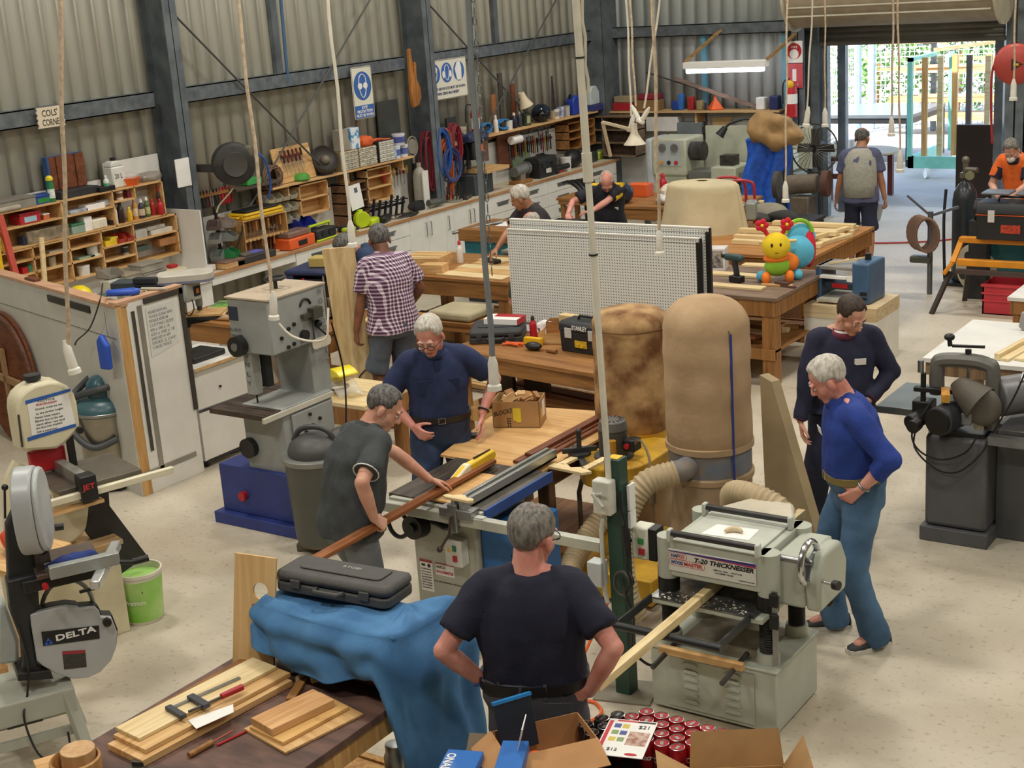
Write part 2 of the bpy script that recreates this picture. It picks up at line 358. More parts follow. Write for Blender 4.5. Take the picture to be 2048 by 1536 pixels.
HAIRS={'white':('dcd7cc','aaa396'),'grey':('8f8980','55514c'),'dark':('4a3a2d','271d16'),'salt':('77746f','38363a'),'silver':('c4bcb0','8b837a')}
def hairm(k):a,b_=HAIRS[k];return mat(a,.6,var=0,c2=b_,sc=60,bump=.5,bsc=150,stretch=(1,1,.35))
def person(label,pos,face,h=1.75,skin='fair',hair='grey',bald=None,lean=(0,0),tw=0,head=(0,10,0),hands=None,feet=((-.11,0,8),(.11,0,-8)),belly=0.0,girth=1.0,top='7a2020',sleeve='short',bottom='30333c',short=False,belt=None,collar=None,glasses=False,shoe='232326',sole='d8d4ca',vox=.0065,topbump=.016,extras=None,pelv=(0,0,0),hem=.90,topmat=None,botmat=None,topclip=None):
 """pos: world (x, y) between the feet; face: world direction he faces. Local frame: +y forward, +x his right."""
 root=thing('person',label,'person',(pos[0],pos[1],0));f=V((face[0],face[1],0)).normalized();yaw=math.atan2(f.y,f.x)-PI/2;root.rotation_euler=(0,0,yaw)
 s=h/1.75;RZ=Matrix.Rotation(-yaw,3,'Z');O=V((pos[0],pos[1],0))
 def W(p):return RZ@(V(p)-O)
 l1,l2=[math.radians(a)for a in lean];R1=Matrix.Rotation(-l1,3,'X');R2=Matrix.Rotation(-(l1+l2),3,'X');pv=V((0,0,.95))+V(pelv)
 def sp(z):
  t=math.radians(tw)*smooth01(1.0,1.3,z);T=Matrix.Rotation(t,3,'Z')
  if z<=.95:c=V((0,0,z))+V(pelv);R=Matrix.Identity(3)
  elif z<=1.2:c=pv+R1@V((0,0,z-.95));R=R1
  else:c=pv+R1@V((0,0,.25))+R2@V((0,0,z-1.2));R=R2
  R=R@T;return c*s,R.col[0].copy(),R.col[1].copy(),R
 gi=girth
 prof=[(.80,.10,.09,0),(.86,.165,.115,0),(.94,.172*gi,.12,belly*.3),(1.04,.158*gi,.112,belly),(1.12,.158*gi,.113,belly*.9),(1.24,.172*gi,.122,belly*.4),(1.34,.176,.115,.005),(1.41,.15,.095,0),(1.455,.095,.075,0),(1.50,.062,.062,0)]
 def torso(mb,prof,add):
  rs=[]
  for z,rx,ry,fy in prof:
   c,x,y,R=sp(z);rs.append(ering(c,x,y,(rx+add)*s,(ry+add)*s,fy=fy*s))
  mb.rings(rs)
 B=MB();torso(B,prof,-.006)
 c,x,y,R=sp(1.415);SH={1:c+R@V((.170*s,0,-.012)),-1:c+R@V((-.170*s,0,-.012))}
 nk,_,_,RN=sp(1.49)
 hy,hp,hr=[math.radians(a)for a in head];RH=Matrix.Rotation(math.radians(tw),3,'Z')@Matrix.Rotation(-(l1+l2)*.6,3,'X')@Matrix.Rotation(-hy,3,'Z')@Matrix.Rotation(-hp,3,'X')@Matrix.Rotation(hr,3,'Y')
 hc=nk+RN@V((0,.008,.022))*s+RH@V((0,.022,.092))*s;hs=s*1.05
 def Hd(p):return hc+RH@(V(p)*hs)
 for sd in(1,-1):cap(B,nk-RN.col[2]*.02*s,SH[sd].lerp(nk,.25),.055*s,.05*s)
 cap(B,nk-RN.col[2]*.03*s,Hd((0,-.02,-.05)),.066*s,.060*s)
 RH3=RH
 for cc,rr in(((0,-.012,.036),(.077,.097,.089)),((0,.03,-.03),(.062,.066,.078)),((0,.058,-.088),(.036,.034,.03)),((.036,.048,-.028),(.03,.034,.034)),((-.036,.048,-.028),(.03,.034,.034)),((.08,-.004,-.012),(.011,.02,.033)),((-.08,-.004,-.012),(.011,.02,.033)),((0,.088,-.058),(.022,.010,.013)),((.03,.086,.026),(.026,.012,.010)),((-.03,.086,.026),(.026,.012,.010))):
  B.ball(Hd(cc),V(rr)*hs,14,10,RH3)
 cap(B,Hd((0,.088,.02)),Hd((0,.108,-.024)),.0085*hs,.0135*hs,8);B.ball(Hd((.011,.097,-.028)),.009*hs,8,6);B.ball(Hd((-.011,.097,-.028)),.009*hs,8,6)
 UA,FA=.295*s,.255*s;arms={}
 hands=hands or{}
 for sd in(1,-1):
  hh=hands.get(sd,{});tgt=hh.get('at');a=SH[sd]
  if tgt is None:tgt=a+V((sd*.06,.05,-.53))*s
  else:tgt=W(tgt)if hh.get('w')else V(tgt)*s
  pole=V(hh.get('pole',(sd*.6,-1,0)))
  e,wr=ik(a,tgt,UA,FA,pole);arms[sd]=(a,e,wr)
  cap(B,a,a.lerp(e,.45),.056*s,.049*s);cap(B,a.lerp(e,.45),e,.049*s,.039*s);cap(B,e,e.lerp(wr,.35),.041*s,.042*s);cap(B,e.lerp(wr,.35),wr,.042*s,.027*s)
  d=hh.get('d');d=(RZ@V(d)if hh.get('w')else V(d))if d else(wr-e);n=hh.get('n');n=(RZ@V(n)if hh.get('w')else V(n))if n else V((-sd,0,0))
  hand(B,wr+d.normalized()*.012*s,d,n,-sd if False else sd,s,hh.get('curl',(22,26,30,36)),hh.get('thumb',.5),hh.get('spread',1.0))
 legs={};TH,SHN=.43*s,.425*s
 for sd,(fx,fy,fr)in((-1,feet[0]),(1,feet[1])):
  hp_=(V((sd*.092,0,.90))+V(pelv))*s;an=V((fx*s,fy*s,.085*s));rr=math.radians(fr);fd=V((math.sin(-rr),math.cos(rr),0))
  k,an=ik(hp_,an,TH,SHN,fd+V((0,.2,0)));legs[sd]=(hp_,k,an,fd)
  cap(B,hp_,k,.078*s,.052*s);cap(B,k,k.lerp(an,.35),.05*s,.053*s);cap(B,k.lerp(an,.35),an,.053*s,.034*s)
  cap(B,an,an+fd*.13*s-UP*.04*s,.034*s,.028*s)
 body=remesh(B,vox,3,name='body');body.materials.append(skinm(skin));P('body',body,None,root)
 tuck=bool(belt)
 if tuck:hem=max(hem,.985)
 S=MB();tp=[(hem,(.165 if tuck else .186)*gi+.02,.118+(.008 if tuck else .03),belly*.7)]+[(z,rx+.02,ry+.018,fy)for z,rx,ry,fy in prof if hem+.02<z<1.46]+[(1.468,.085,.078,0)]
 rs=[]
 for z,rx,ry,fy in tp:c,x,y,R=sp(z);rs.append(ering(c,x,y,rx*s,ry*s,fy=fy*s))
 S.rings(rs)
 cuffs={}
 for sd in(1,-1):
  a,e,wr=arms[sd];c,x,y,R=sp(1.40);S.c(c+R@V((sd*.08*s,0,0)),a,.085*s,.072*s,14);S.ball(a,.069*s,14,9);cap(S,sp(1.452)[0]+R@V((sd*.045*s,0,0)),a,.052*s,.06*s)
  if sleeve=='none':continue
  if sleeve=='short':S.c(a,a.lerp(e,.72),.072*s,.070*s,16);cuffs[sd]=(a.lerp(e,.70),(e-a).normalized(),.0715*s)
  else:
   q={'long':.97,'rolled':.45}[sleeve];S.c(a,e,.071*s,.058*s,16);S.ball(e,.058*s,14,9);S.c(e,e.lerp(wr,q),.058*s,(.041 if sleeve=='long' else .056)*s,16);cuffs[sd]=(e.lerp(wr,q-.06),(wr-e).normalized(),(.044 if sleeve=='long' else .059)*s)
 tm=topmat or mat(top,.85,var=.12,sc=14,bump=.25,bsc=90);sm=remesh(S,.010,5,topbump,(7,7,4.5),'shirt');sm.materials.append(tm);shirt=P('shirt',sm,None,root)
 T=MB();rs=[]
 for z,rx,ry,fy in((.79,.10,.10,0),(.84,.165,.128,0),(.90,.182,.135,0))+(((.96,.183*gi,.136,belly*.5),(1.0,.178*gi,.134,belly*.75),(1.04,.174*gi,.131,belly*.8))if tuck else((.96,.160*gi,.112,belly*.3),)):c,x,y,R=sp(z);rs.append(ering(c,x,y,(rx+.004)*s,(ry+.004)*s,fy=fy*s))
 T.rings(rs)
 for sd in(-1,1):
  hp_,k,an,fd=legs[sd];T.c(hp_+V((0,0,.02)),k,.106*s,.08*s,16)
  if short:T.c(k.lerp(hp_,.25),k.lerp(hp_,.04),.09*s,.094*s,16)
  else:T.ball(k,.074*s,14,9);T.c(k,an-UP*.055*s,.079*s,.076*s,16)
 bm_=botmat or mat(bottom,.85,var=.18,sc=9,bump=.25,bsc=120);trm=remesh(T,.011,4,.014,(7,7,5),'trousers');trm.materials.append(bm_);P('shorts' if short else 'trousers',trm,None,root)
 if belt:
  rs=[]
  for z in(1.005,1.045):c,x,y,R=sp(z);rs.append([ering(c,x,y,(.177*gi+q)*s,(.134+q)*s,28,fy=belly*.78*s)for q in(.006,.018)])
  bb=MB();bb.rings([rs[0][1],rs[1][1],rs[1][0],rs[0][0]],close=True);bl=P('belt',bb,mat(belt,.5),root)
  c,x,y,R=sp(1.025);q=c+y*(.134+belly*.78+.021)*s;P('buckle',MB().tube([q+x*.022*a_+R.col[2]*.018*b_ for a_,b_ in((-1,-1),(1,-1),(1,1),(-1,1))],.003,6,True),CHROME,bl)
 for sd in(-1,1):
  hp_,k,an,fd=legs[sd];x=V((fd.y,-fd.x,0));o=V((an.x,an.y,0));lo=MB();upm=MB();rs=[]
  for yy,w_,hh in((-.088,.020,.05),(-.08,.034,.085),(-.03,.039,.105),(.02,.041,.10),(.07,.046,.075),(.13,.048,.055),(.175,.040,.045),(.195,.018,.032)):
   rs.append([o+fd*yy*s+x*(w_*s*math.cos(t))+UP*(.022+(hh-.022)*max(0,math.sin(t))+.0)*s for t in[2*PI*i/16 for i in range(16)]])
  upm.rings(rs);sh=P('shoe',upm,mat(shoe,.6,var=.2),root)
  lo.prism([(.030,-.09),(.040,-.05),(.043,.03),(.052,.10),(.048,.16),(.028,.198),(-.028,.198),(-.048,.16),(-.052,.10),(-.043,.03),(-.040,-.05),(-.030,-.09)],o,x*s,fd*s,UP*.026*s);P('sole',lo,mat(sole,.6),sh)
 if hair:
  hb=MB();nu,nv=40,26;rs=[];hc0=V((0,-.012,.036));rad=V((.077,.097,.089))
  for j in range(nv+1):
   el=PI*(j/nv-.5);ring=[]
   for i in range(nu):
    az=2*PI*i/nu;dz=V((math.sin(az)*math.cos(el),math.cos(az)*math.cos(el),math.sin(el)));a_=abs(math.degrees(az if az<PI else az-2*PI));e_=math.degrees(el)
    line=40-52*smooth01(38,70,a_)-42*smooth01(95,130,a_)
    cov=smooth01(line-5,line+7,e_)
    if bald=='top':cov*=1-smooth01(28,44,e_+10*math.cos(az))
    if bald=='crown':cov*=1-.9*smooth01(66,80,e_-8*math.cos(az+PI))
    nz=noise.noise(dz*5+V((h*40,0,0)))*.5+noise.noise(V((dz.x*16,dz.y*16,dz.z*6)))*.5
    th=-.10+cov*(.10+.125*(1+.35*nz)*(1.15 if hair in('white','grey')else .85)*(.6+.4*smooth01(-20,30,e_)))
    ring.append(Hd(hc0+V((dz.x*rad.x,dz.y*rad.y,dz.z*rad.z))*(1+th)))
   rs.append(ring)
  hb.rings(rs);P('hair',hb,hairm(hair),root,sharp=180)
 for sd in(1,-1):
  eb=MB();eb.ball(Hd((.031*sd,.0835,.004)),V((.0125,.009,.0065))*hs,10,7,RH3);eb.k=1;eb.ball(Hd((.031*sd,.091,.002)),.0048*hs,8,6);P('eye',eb,[mat('d8cfc6',.3,var=0),mat('2a2019',.2,var=0)],root)
 mo=MB();mo.tube([Hd((q,.0975-abs(q)*.35,-.0585))for q in(-.024,-.012,0,.012,.024)],.003*hs,6);P('mouth',mo,mat('96524a',.5),root)
 for sd in(1,-1):
  if hair:P('eyebrow',MB().tube([Hd((sd*q,.0975-q*q*6,.030+.003*math.sin(q*60)))for q in(.014,.028,.044)],.0036*hs,6),hairm(hair),root)
 if glasses:
  g_=MB()
  for sd in(1,-1):
   g_.tube([Hd((sd*(.032+.023*math.cos(t)),.106,-.002+.017*math.sin(t)))for t in[2*PI*i/12 for i in range(12)]],.0022*hs,6,True);g_.tube([Hd((sd*.055,.105,.004)),Hd((sd*.083,.06,.006)),Hd((sd*.085,-.01,.004))],.002*hs,6)
  g_.tube([Hd((-.009,.107,.0)),Hd((.009,.107,0))],.002*hs,6);P('glasses',g_,BLACK,root)
 if collar:
  cb=MB();rs=[]
  for z,r_,dz in((1.45,.092,0),(1.478,.080,0),(1.488,.079,.0),(1.462,.100,0),(1.44,.108,0)):
   c,x,y,R=sp(z);rs.append(ering(c+y*.006*s,x,y,r_*s,r_*.96*s,24,2))
  cb.rings(rs,cap=False);co=P('collar',cb,mat(collar[0],.85),root,solid=.003,sharp=180)
  if len(collar)>1:P('collar_edge',MB().tube(rs[4],.0035*s,6,True),mat(collar[1],.8),co)
  if len(collar)>1:
   for sd in cuffs:
    p,d,r_=cuffs[sd];xx,yy=frame(d);P('sleeve_trim',MB().tube([p+d*.012+(xx*math.cos(t)+yy*math.sin(t))*(r_+.003)for t in[2*PI*i/16 for i in range(16)]],.004*s,6,True),mat(collar[1],.8),shirt)
 if extras:extras(dict(root=root,sp=sp,arms=arms,s=s,Hd=Hd,legs=legs,cuffs=cuffs,belly=belly,RH=RH,W=W,shirt=shirt,RZ=RZ))
 return root
def chest_patch(name,k,z,u,w_,h_,m,dz=.004,front=.165):
 c,x,y,R=k['sp'](z);s=k['s'];p=c+x*u*s+y*front*s
 P(name,MB().bar(p-x*w_/2,p+x*w_/2,dz,h_,up=R.col[2]),m,k['root'],bev=.001)
def watch(k,sd,m,face=None,q=.9):
 a,e,wr=k['arms'][sd];d=(wr-e).normalized();x,y=frame(d);p=e.lerp(wr,q);s=k['s']
 o=P('watch',MB().tube([p+(x*math.cos(t)+y*math.sin(t))*.034*s for t in[2*PI*i/16 for i in range(16)]],.007,6,True),m,k['root'])
 return o
 # ==== the machines in the middle
GREYG=mat('b3b8aa',.45,var=.06);GREYD=mat('9ea496',.5,var=.08)
# ---- thicknesser
t=thing('thicknesser','pale green grey thickness planer with handwheel and a pine batten through it','thicknesser',(-3.1,6.29,0));K=lambda:mw(t)
base=P('base',K().b(-3.46,6.03,0.015,-2.74,6.56,.36).b(-3.47,6.02,.355,-2.73,6.57,.372),GREYG,t,bev=.008)
P('inspection_panel',K().b(-3.36,6.022,.04,-2.86,6.031,.33),GREYG,base,bev=.004)
for x in(-3.22,-2.98):
 mb=K()
 for i in range(6):z=.30-i*.043;mb.prism([(0,0),(.085,0),(.085,.008),(.07,.02),(.015,.02),(0,.008)],(x-.042,6.023,z),X1,UP,(0,-.012,-.004))
 P('louvre',mb,GREYG,base,bev=.003)
P('base_tray',K().b(-3.34,6.08,.372,-2.86,6.5,.376),mat('8d8575',.7,var=.25,sc=10,c2='6f6550'),base)
for x in(-3.32,-2.93):P('lift_bar',K().c((x,6.1,.40),(x,5.80,.37),.014,n=10),IRON,base)
P('wood_batten',K().b(-3.36,5.93,.385,-2.88,5.965,.425),PINE,base,bev=.003)
for x in(-3.38,-2.82):
 for y in(6.12,6.48):
  col=P('column',K().c((x,y,.37),(x,y,.43),.065,.058),GREYG,t)
  mb=K();mb.lathe([(.036 if i%2 else .046,.42+i*.0068)for i in range(34)],(x,y,0),18);P('bellows',mb,mat('3a3835',.7),col)
  P('column_cap',K().c((x,y,.66),(x,y,.80),.058,n=20),BLACK,col)
P('bed',K().b(-3.44,5.99,.635,-2.79,6.62,.665),GREYG,t,bev=.006)
P('bed_plate',K().b(-3.41,5.985,.665,-2.83,6.62,.672),mat('8b8d8c',.28,.8,var=.3,sc=14,c2='55575a'),t)
mb=K()
for i in range(90):
 p=V((-3.38+random.random()*.5,5.99+random.random()**1.5*.13,.674));mb.bc(p,(.004+random.random()*.014,.003+random.random()*.005,.002),(random.random()*30,random.random()*30,random.random()*180))
o=P('wood_chips',mb,mat('ece4d2',.8),t);o['kind']='stuff'
hd=P('head',K().b(-3.33,6.05,.78,-2.80,6.56,.985),GREYG,t,bev=.006)
for x in(-3.365,-2.80):
 for y in(6.10,6.5):P('head_post',K().c((x,y,.76),(x,y,.985),.058,n=24),GREYG,hd)
P('top_cover',K().b(-3.29,6.1,.985,-2.84,6.5,.998),mat('bcc0b4',.45),hd,bev=.003)
P('name_plate',K().b(-3.335,6.043,.815,-2.845,6.049,.935),mat('d9d8cf',.4,var=.03),hd)
P('stripe_blue',K().prism([(0,.0),(.49,-.001),(.49,.012),(0,.004)],(-3.335,6.0425,.922),X1,UP,(0,-.0006,0)),mat('27347e',.4),hd)
P('stripe_red',K().prism([(.13,-.002),(.49,-.012),(.49,-.001),(.05,.0)],(-3.335,6.0425,.922),X1,UP,(0,-.0006,0)),mat('a5395d',.4),hd)
INK=mat('191a1e',.5,var=0);NAVY=mat('22307a',.5,var=0);REDI=mat('c23437',.5,var=0)
wtext('lettering','HAF',.027,NAVY,hd,(-3.322,6.0425,.892),X1,UP,width=.044,bold=.03);wtext('lettering','CO',.027,REDI,hd,(-3.276,6.0425,.892),X1,UP,width=.033,bold=.03)
wtext('lettering','WOOD',.027,NAVY,hd,(-3.322,6.0425,.855),X1,UP,width=.072,bold=.03);wtext('lettering','MASTER',.027,REDI,hd,(-3.247,6.0425,.855),X1,UP,width=.105,bold=.03)
for x0,x1,z0,z1 in((-3.332,-3.23,.885,.918),(-3.332,-3.13,.847,.881)):P('badge_outline',K().tube([V((x,6.0425,z))for x,z in rrect(x0,z0,x1,z1,.012)],.0013,4,True),REDI,hd)
wtext('lettering','T-20 THICKNESSER',.034,INK,hd,(-3.19,6.0425,.884),X1,UP,width=.33,bold=.035,shear=.25)
wtext('lettering','SERIAL NO.   MOTOR',.011,INK,hd,(-3.08,6.0425,.858),X1,UP,width=.16);wtext('lettering','MACHINERY HOUSE',.011,INK,hd,(-3.07,6.0425,.843),X1,UP,width=.10);wtext('lettering','MADE IN TAIWAN',.009,INK,hd,(-2.94,6.0425,.826),X1,UP,width=.085)
for y in(6.02,6.42):
 r_=P('top_roller',K().c((-3.30,y,1.035),(-2.83,y,1.035),.017),mat('2c2a2a',.4),t)
 for x in(-3.31,-2.82):P('roller_bracket',K().b(x-.012,y-.022,.985,x+.012,y+.022,1.058),mat('c6cac0',.4),r_,bev=.008)
P('printed_sheet',K().prism([(0,0),(.26,.02),(.25,.17),(.02,.15)],(-3.2,6.15,.999),X1,Y1,(0,0,.001)),PAPER,t)
lump_=MB();lump_.T=inv(t);one('wood_offcut',MB().tube(arc((0,0,0),.045,20,160,8,X1,Y1),[.008,.012,.014,.016,.016,.016,.014,.012,.008],8),mat('d9c6a0',.7),'small curved pale wood offcut lying on the sheet on the planer top','offcut',(-3.04,6.2,1.014),20)
gb=P('gearbox',K().b(-2.79,6.12,.70,-2.62,6.5,.96).prism([(0,0),(.34,0),(.36,.16),(.28,.29),(.06,.3),(-.02,.2)],(-2.62,6.13,.69),Y1,UP,(.08,0,0)),GREYG,t,bev=.02)
hw=P('handwheel',K().tube([V((-2.60,6.13+.105*math.cos(a),.955+.105*math.sin(a)))for a in[2*PI*i/32 for i in range(32)]],.017,10,True),CHROME,t)
mb=K()
for a in(0,120,240):a=math.radians(a+20);mb.bar((-2.60,6.13,.955),(-2.60,6.13+.1*math.cos(a),.955+.1*math.sin(a)),.02,.012)
P('spoke',mb,mat('55585c',.4,.6),hw);P('axle',K().c((-2.78,6.13,.955),(-2.58,6.13,.955),.016),STEEL,hw);P('crank',K().c((-2.59,6.16,.86),(-2.44,6.12,.865),.011),CHROME,hw);P('knob',K().c((-2.47,6.125,.864),(-2.44,6.118,.866),.024),BLACK,hw)
P('scale_rule',K().b(-2.765,6.05,.40,-2.735,6.056,.80),STEEL,t);P('digital_readout',K().b(-2.775,6.035,.60,-2.725,6.05,.68).b(-2.775,6.035,.72,-2.725,6.05,.79),BLACK,t,bev=.004)
for z0,y0,s_ in((.66,5.99,-1),(.70,6.6,1)):
 xf=P('extension_frame',K().bar((-3.42,y0,z0),(-3.42,y0+s_*.36,z0-.0),.012,.045).bar((-2.86,y0,z0),(-2.86,y0+s_*.36,z0),.012,.045),mat('23272a',.5),t)
 P('roller',K().c((-3.44,y0+s_*.36,z0),(-2.84,y0+s_*.36,z0),.021),mat('202224',.4),xf)
P('dust_hood',K().prism([(0,0),(.46,0),(.36,.22),(.12,.22)],(-3.29,6.5,.9),X1,Y1,(0,0,.11)),mat('c9c1ac',.5),t,bev=.02)
P('knob',K().c((-2.70,6.45,.63),(-2.62,6.42,.62),.008).ball((-2.61,6.415,.618),.022),BLACK,t)
one('pine_batten',MB().b(-.024,-1.18,-.022,.024,1.18,.022),PALEY,'long square pine batten being fed through the thickness planer','batten',(-3.148,6.15,.699))
bpy.data.objects['pine_batten'].modifiers.new('b','BEVEL').width=.002
# ---- switch post
t=thing('switch_post','dark green square steel post with isolator switch beside the thickness planer','post',(-3.66,6.1,0));K=lambda:mw(t);GR=mat('27483c',.45,var=.15)
P('foot_plate',MB().b(-.16,-.13,0,.16,.13,.012),mat('8a8474',.6),t,bev=.002).rotation_euler=(0,0,.25)
P('mast',MB().b(-.045,-.045,.012,.045,.045,1.37),GR,t,bev=.003);P('end_cap',MB().b(-.03,-.03,1.37,.03,.03,1.374),YELLOW,t)
i_=P('isolator_box',K().b(-3.745,5.985,1.08,-3.635,6.055,1.27),mat('d6d5c8',.4),t,bev=.01);P('isolator_handle',K().bar((-3.735,5.975,1.20),(-3.66,5.95,1.14),.018,.02).bar((-3.735,5.975,1.19),(-3.665,5.955,1.215),.012,.012),mat('c4c4ba',.4),i_,bev=.003)
P('conduit',K().tube([(-3.70,6.03,1.08),(-3.72,6.02,.98),(-3.72,6.02,.62),(-3.71,6.03,.56)],.013,8),mat('c6c6bc',.4),t)
P('junction_box',K().b(-3.80,5.98,.66,-3.715,6.06,.80),mat('bfc5c6',.4),t,bev=.006)
b_=P('starter_box',K().b(-3.60,6.12,.80,-3.50,6.22,.985),mat('dcdccb',.4),t,bev=.012);P('starter_side',K().b(-3.505,6.13,.80,-3.455,6.22,.98),BLACK,b_,bev=.004);P('starter_arm',K().bar((-3.66,6.15,.89),(-3.6,6.16,.89),.02),GR,b_)
P('green_button',K().b(-3.555,6.112,.895,-3.525,6.12,.925),mat('2b8a4a',.4),b_);P('red_button',K().b(-3.552,6.11,.835,-3.52,6.12,.868),RED,b_)
P('black_lead',K().tube(spl([(-3.615,6.06,1.2),(-3.60,6.04,1.1),(-3.56,6.03,.95),(-3.57,6.02,.8),(-3.53,6.0,.72),(-3.58,6.0,.66),(-3.55,6.02,.5),(-3.58,6.05,.3),(-3.50,6.1,.2),(-3.46,6.1,.3)]),.008,6),BLACK,t)
P('coiled_lead',K().tube(spl([(-3.60+.05*math.cos(a),6.0+.01*a/6,.70+.07*math.sin(a))for a in[i*.7 for i in range(20)]],2),.007,6),mat('4a4842',.5),t);P('black_handle',K().c((-3.585,6.03,1.02),(-3.565,6.02,.86),.016),BLACK,t);P('white_card',K().b(-3.60,6.10,1.08,-3.585,6.16,1.22).b(-3.60,6.1,.98,-3.585,6.16,1.07),PAPER,t)
one('orange_lead',mw(t).tube(spl([(-3.71,6.03,.56),(-3.73,6.0,.5),(-3.80,5.85,.25),(-3.86,5.70,.02),(-3.80,5.60,.012),(-3.68,5.70,.012),(-3.66,5.82,.012),(-3.74,5.90,.012),(-3.80,5.90,.012)],8),.009,7),ORANGE,'bright orange power lead looping from the green post onto the floor','lead',(-3.66,6.1,0))
# ---- table saw
t=thing('table_saw','grey green cabinet table saw with cast table, long fence rail and blue wing','table saw',(-5.0,6.55,0));K=lambda:mw(t);SAWG=mat('aeb0a2',.45,var=.07)
cab=P('cabinet',K().b(-5.26,6.32,.02,-4.78,6.86,.76),SAWG,t,bev=.012);P('base_plinth',K().b(-5.27,6.31,0,-4.77,6.87,.05),DARK,cab)
TOPM=mat('5f574e',.4,.35,var=.3,sc=5,c2='3f3933',stretch=(6,.8,1));P('table_top',K().b(-5.33,6.21,.835,-4.845,6.91,.88),TOPM,t,bev=.004)
P('right_wing',K().b(-4.843,6.21,.835,-4.62,6.91,.88),mat('6b675f',.4,.3,var=.25,sc=6,c2='4e4a44'),t,bev=.004);P('wing_edge',K().b(-4.62,6.2,.82,-4.605,6.92,.882),mat('27519a',.4),t)
P('blade_slot',K().b(-5.035,6.25,.879,-5.015,6.88,.8815),BLACK,t);P('mitre_slot',K().b(-5.15,6.21,.879,-5.137,6.91,.8812),BLACK,t)
P('motor_cover',K().b(-4.775,6.36,.05,-4.50,6.8,.70),mat('2668ab',.45,var=.1),t,bev=.01)
mb=K()
for i in range(7):mb.b(-4.56,6.353,.36+i*.03,-4.51,6.361,.372+i*.03)
P('louvre',mb,BLACK,t)
P('front_rail',K().b(-5.31,6.12,.795,-3.80,6.175,.855),mat('c1c3b6',.35,.3),t,bev=.004);P('rail_bracket',K().b(-5.3,6.175,.80,-4.62,6.21,.87),mat('b7b9ad',.4),t)
f_=P('fence',K().b(-4.79,6.12,.885,-4.765,7.14,.945).b(-4.735,6.12,.885,-4.71,7.14,.945).b(-4.79,6.12,.885,-4.71,7.14,.90),mat('b9bcb8',.3,.75,var=.08),t,bev=.002)
P('fence_head',K().b(-4.87,6.10,.84,-4.64,6.19,.90).b(-4.80,6.09,.76,-4.74,6.115,.93),STEEL,f_,bev=.004);P('wooden_grip',K().prism([(0,0),(.03,-.02),(.19,-.02),(.22,0),(.20,.025),(.16,.02),(.13,.05),(.09,.05),(.06,.02),(.02,.025)],(-4.86,6.14,.945),X1,Y1,(0,0,.018)),PALE,f_,bev=.003)
P('fence_lever',K().tube([(-4.77,6.08,.86),(-4.775,6.06,.76),(-4.80,6.0,.69)],.008,8).ball((-4.803,5.995,.685),.018),mat('3d2b26',.4),f_)
P('scale_window',K().b(-4.69,6.13,.856,-4.58,6.17,.862),mat('cfd2cc',.2),t)
gd=P('blade_guard',K().prism([(0,0),(.40,.0),(.44,.05),(.42,.085),(.12,.075),(.0,.03)],(-5.05,6.46,.90),Y1,UP,(.05,0,0)),mat('e9c02a',.4),t,bev=.012)
P('guard_visor',K().prism([(0,.0),(.16,0),(.16,.079),(.12,.074),(0,.028)],(-5.053,6.46,.901),Y1,UP,(.056,0,0)),mat('e9e3c4',.25,var=.05),gd,bev=.01);P('guard_slot',K().b(-5.03,6.68,.983,-5.022,6.86,.992),BLACK,gd);P('riving_knife',K().b(-5.026,6.82,.85,-5.022,6.90,.96),STEEL,gd)
h_=P('handwheel',K().c((-5.20,6.32,.66),(-5.20,6.24,.66),.085,.075,24).c((-5.20,6.24,.66),(-5.20,6.22,.66),.03),BLACK,t);P('handwheel_rim',K().tube([V((-5.32,6.26+.0,.66))+V((.075*math.cos(a),0,.085*math.sin(a)))for a in[2*PI*i/24 for i in range(24)]],.014,8,True),BLACK,h_)
P('tilt_slot',K().tube([(-5.1,6.312,.70),(-5.0,6.312,.67),(-4.9,6.312,.70)],.02,8),BLACK,cab)
sw=P('switch_box',K().b(-4.965,6.24,.46,-4.84,6.32,.63),mat('d7d6cd',.4),t,bev=.01);P('green_button',K().b(-4.90,6.232,.565,-4.875,6.24,.60),mat('2b7a4a',.4),sw);P('red_button',K().b(-4.90,6.23,.50,-4.872,6.24,.535),RED,sw);P('warning_triangle',K().prism([(0,0),(.03,0),(.015,.026)],(-4.945,6.2385,.555),X1,UP,(0,-.001,0)),YELLOW,sw)
st=P('warning_sticker',K().b(-5.225,6.317,.22,-5.13,6.321,.43),PAPER,cab);P('sticker_band',K().b(-5.225,6.315,.412,-5.13,6.3175,.43),mat('9a3a36',.5),st);P('pictograms',K().b(-5.212,6.315,.385,-5.185,6.3175,.40).c((-5.155,6.3175,.392),(-5.155,6.315,.392),.012),INK,st)
for i in range(8):wtext('small_print',['WARNING','wear eye and ear','protection','keep guard fitted','disconnect power','before changing','the saw blade','keep hands clear'][i],.013,INK,st,(-5.218,6.3165,.362-i*.0175),X1,UP,width=.075)
lg=P('name_sticker',K().b(-5.105,6.317,.345,-4.965,6.321,.425),PAPER,cab);P('sticker_band',K().b(-5.105,6.315,.417,-4.965,6.3175,.425),mat('9a3a36',.5),lg)
wtext('lettering','HAFCO',.026,INK,lg,(-5.10,6.3165,.390),X1,UP,width=.07,bold=.02);wtext('lettering','WOODMASTER',.026,REDI,lg,(-5.10,6.3165,.358),X1,UP,width=.13,bold=.02);wtext('lettering','www.machineryhouse.com.au',.018,INK,cab,(-5.16,6.319,.295),X1,UP,width=.36)
one('push_board',MB().prism([(0,0),(.2,0),(.2,.42),(.12,.5),(0,.5)],(0,0,0),X1,Y1,(0,0,.012)),PLY,'honey coloured plywood strip lying between the saw blade and fence','board',(-4.995,6.2,.882),0,bev=.002)
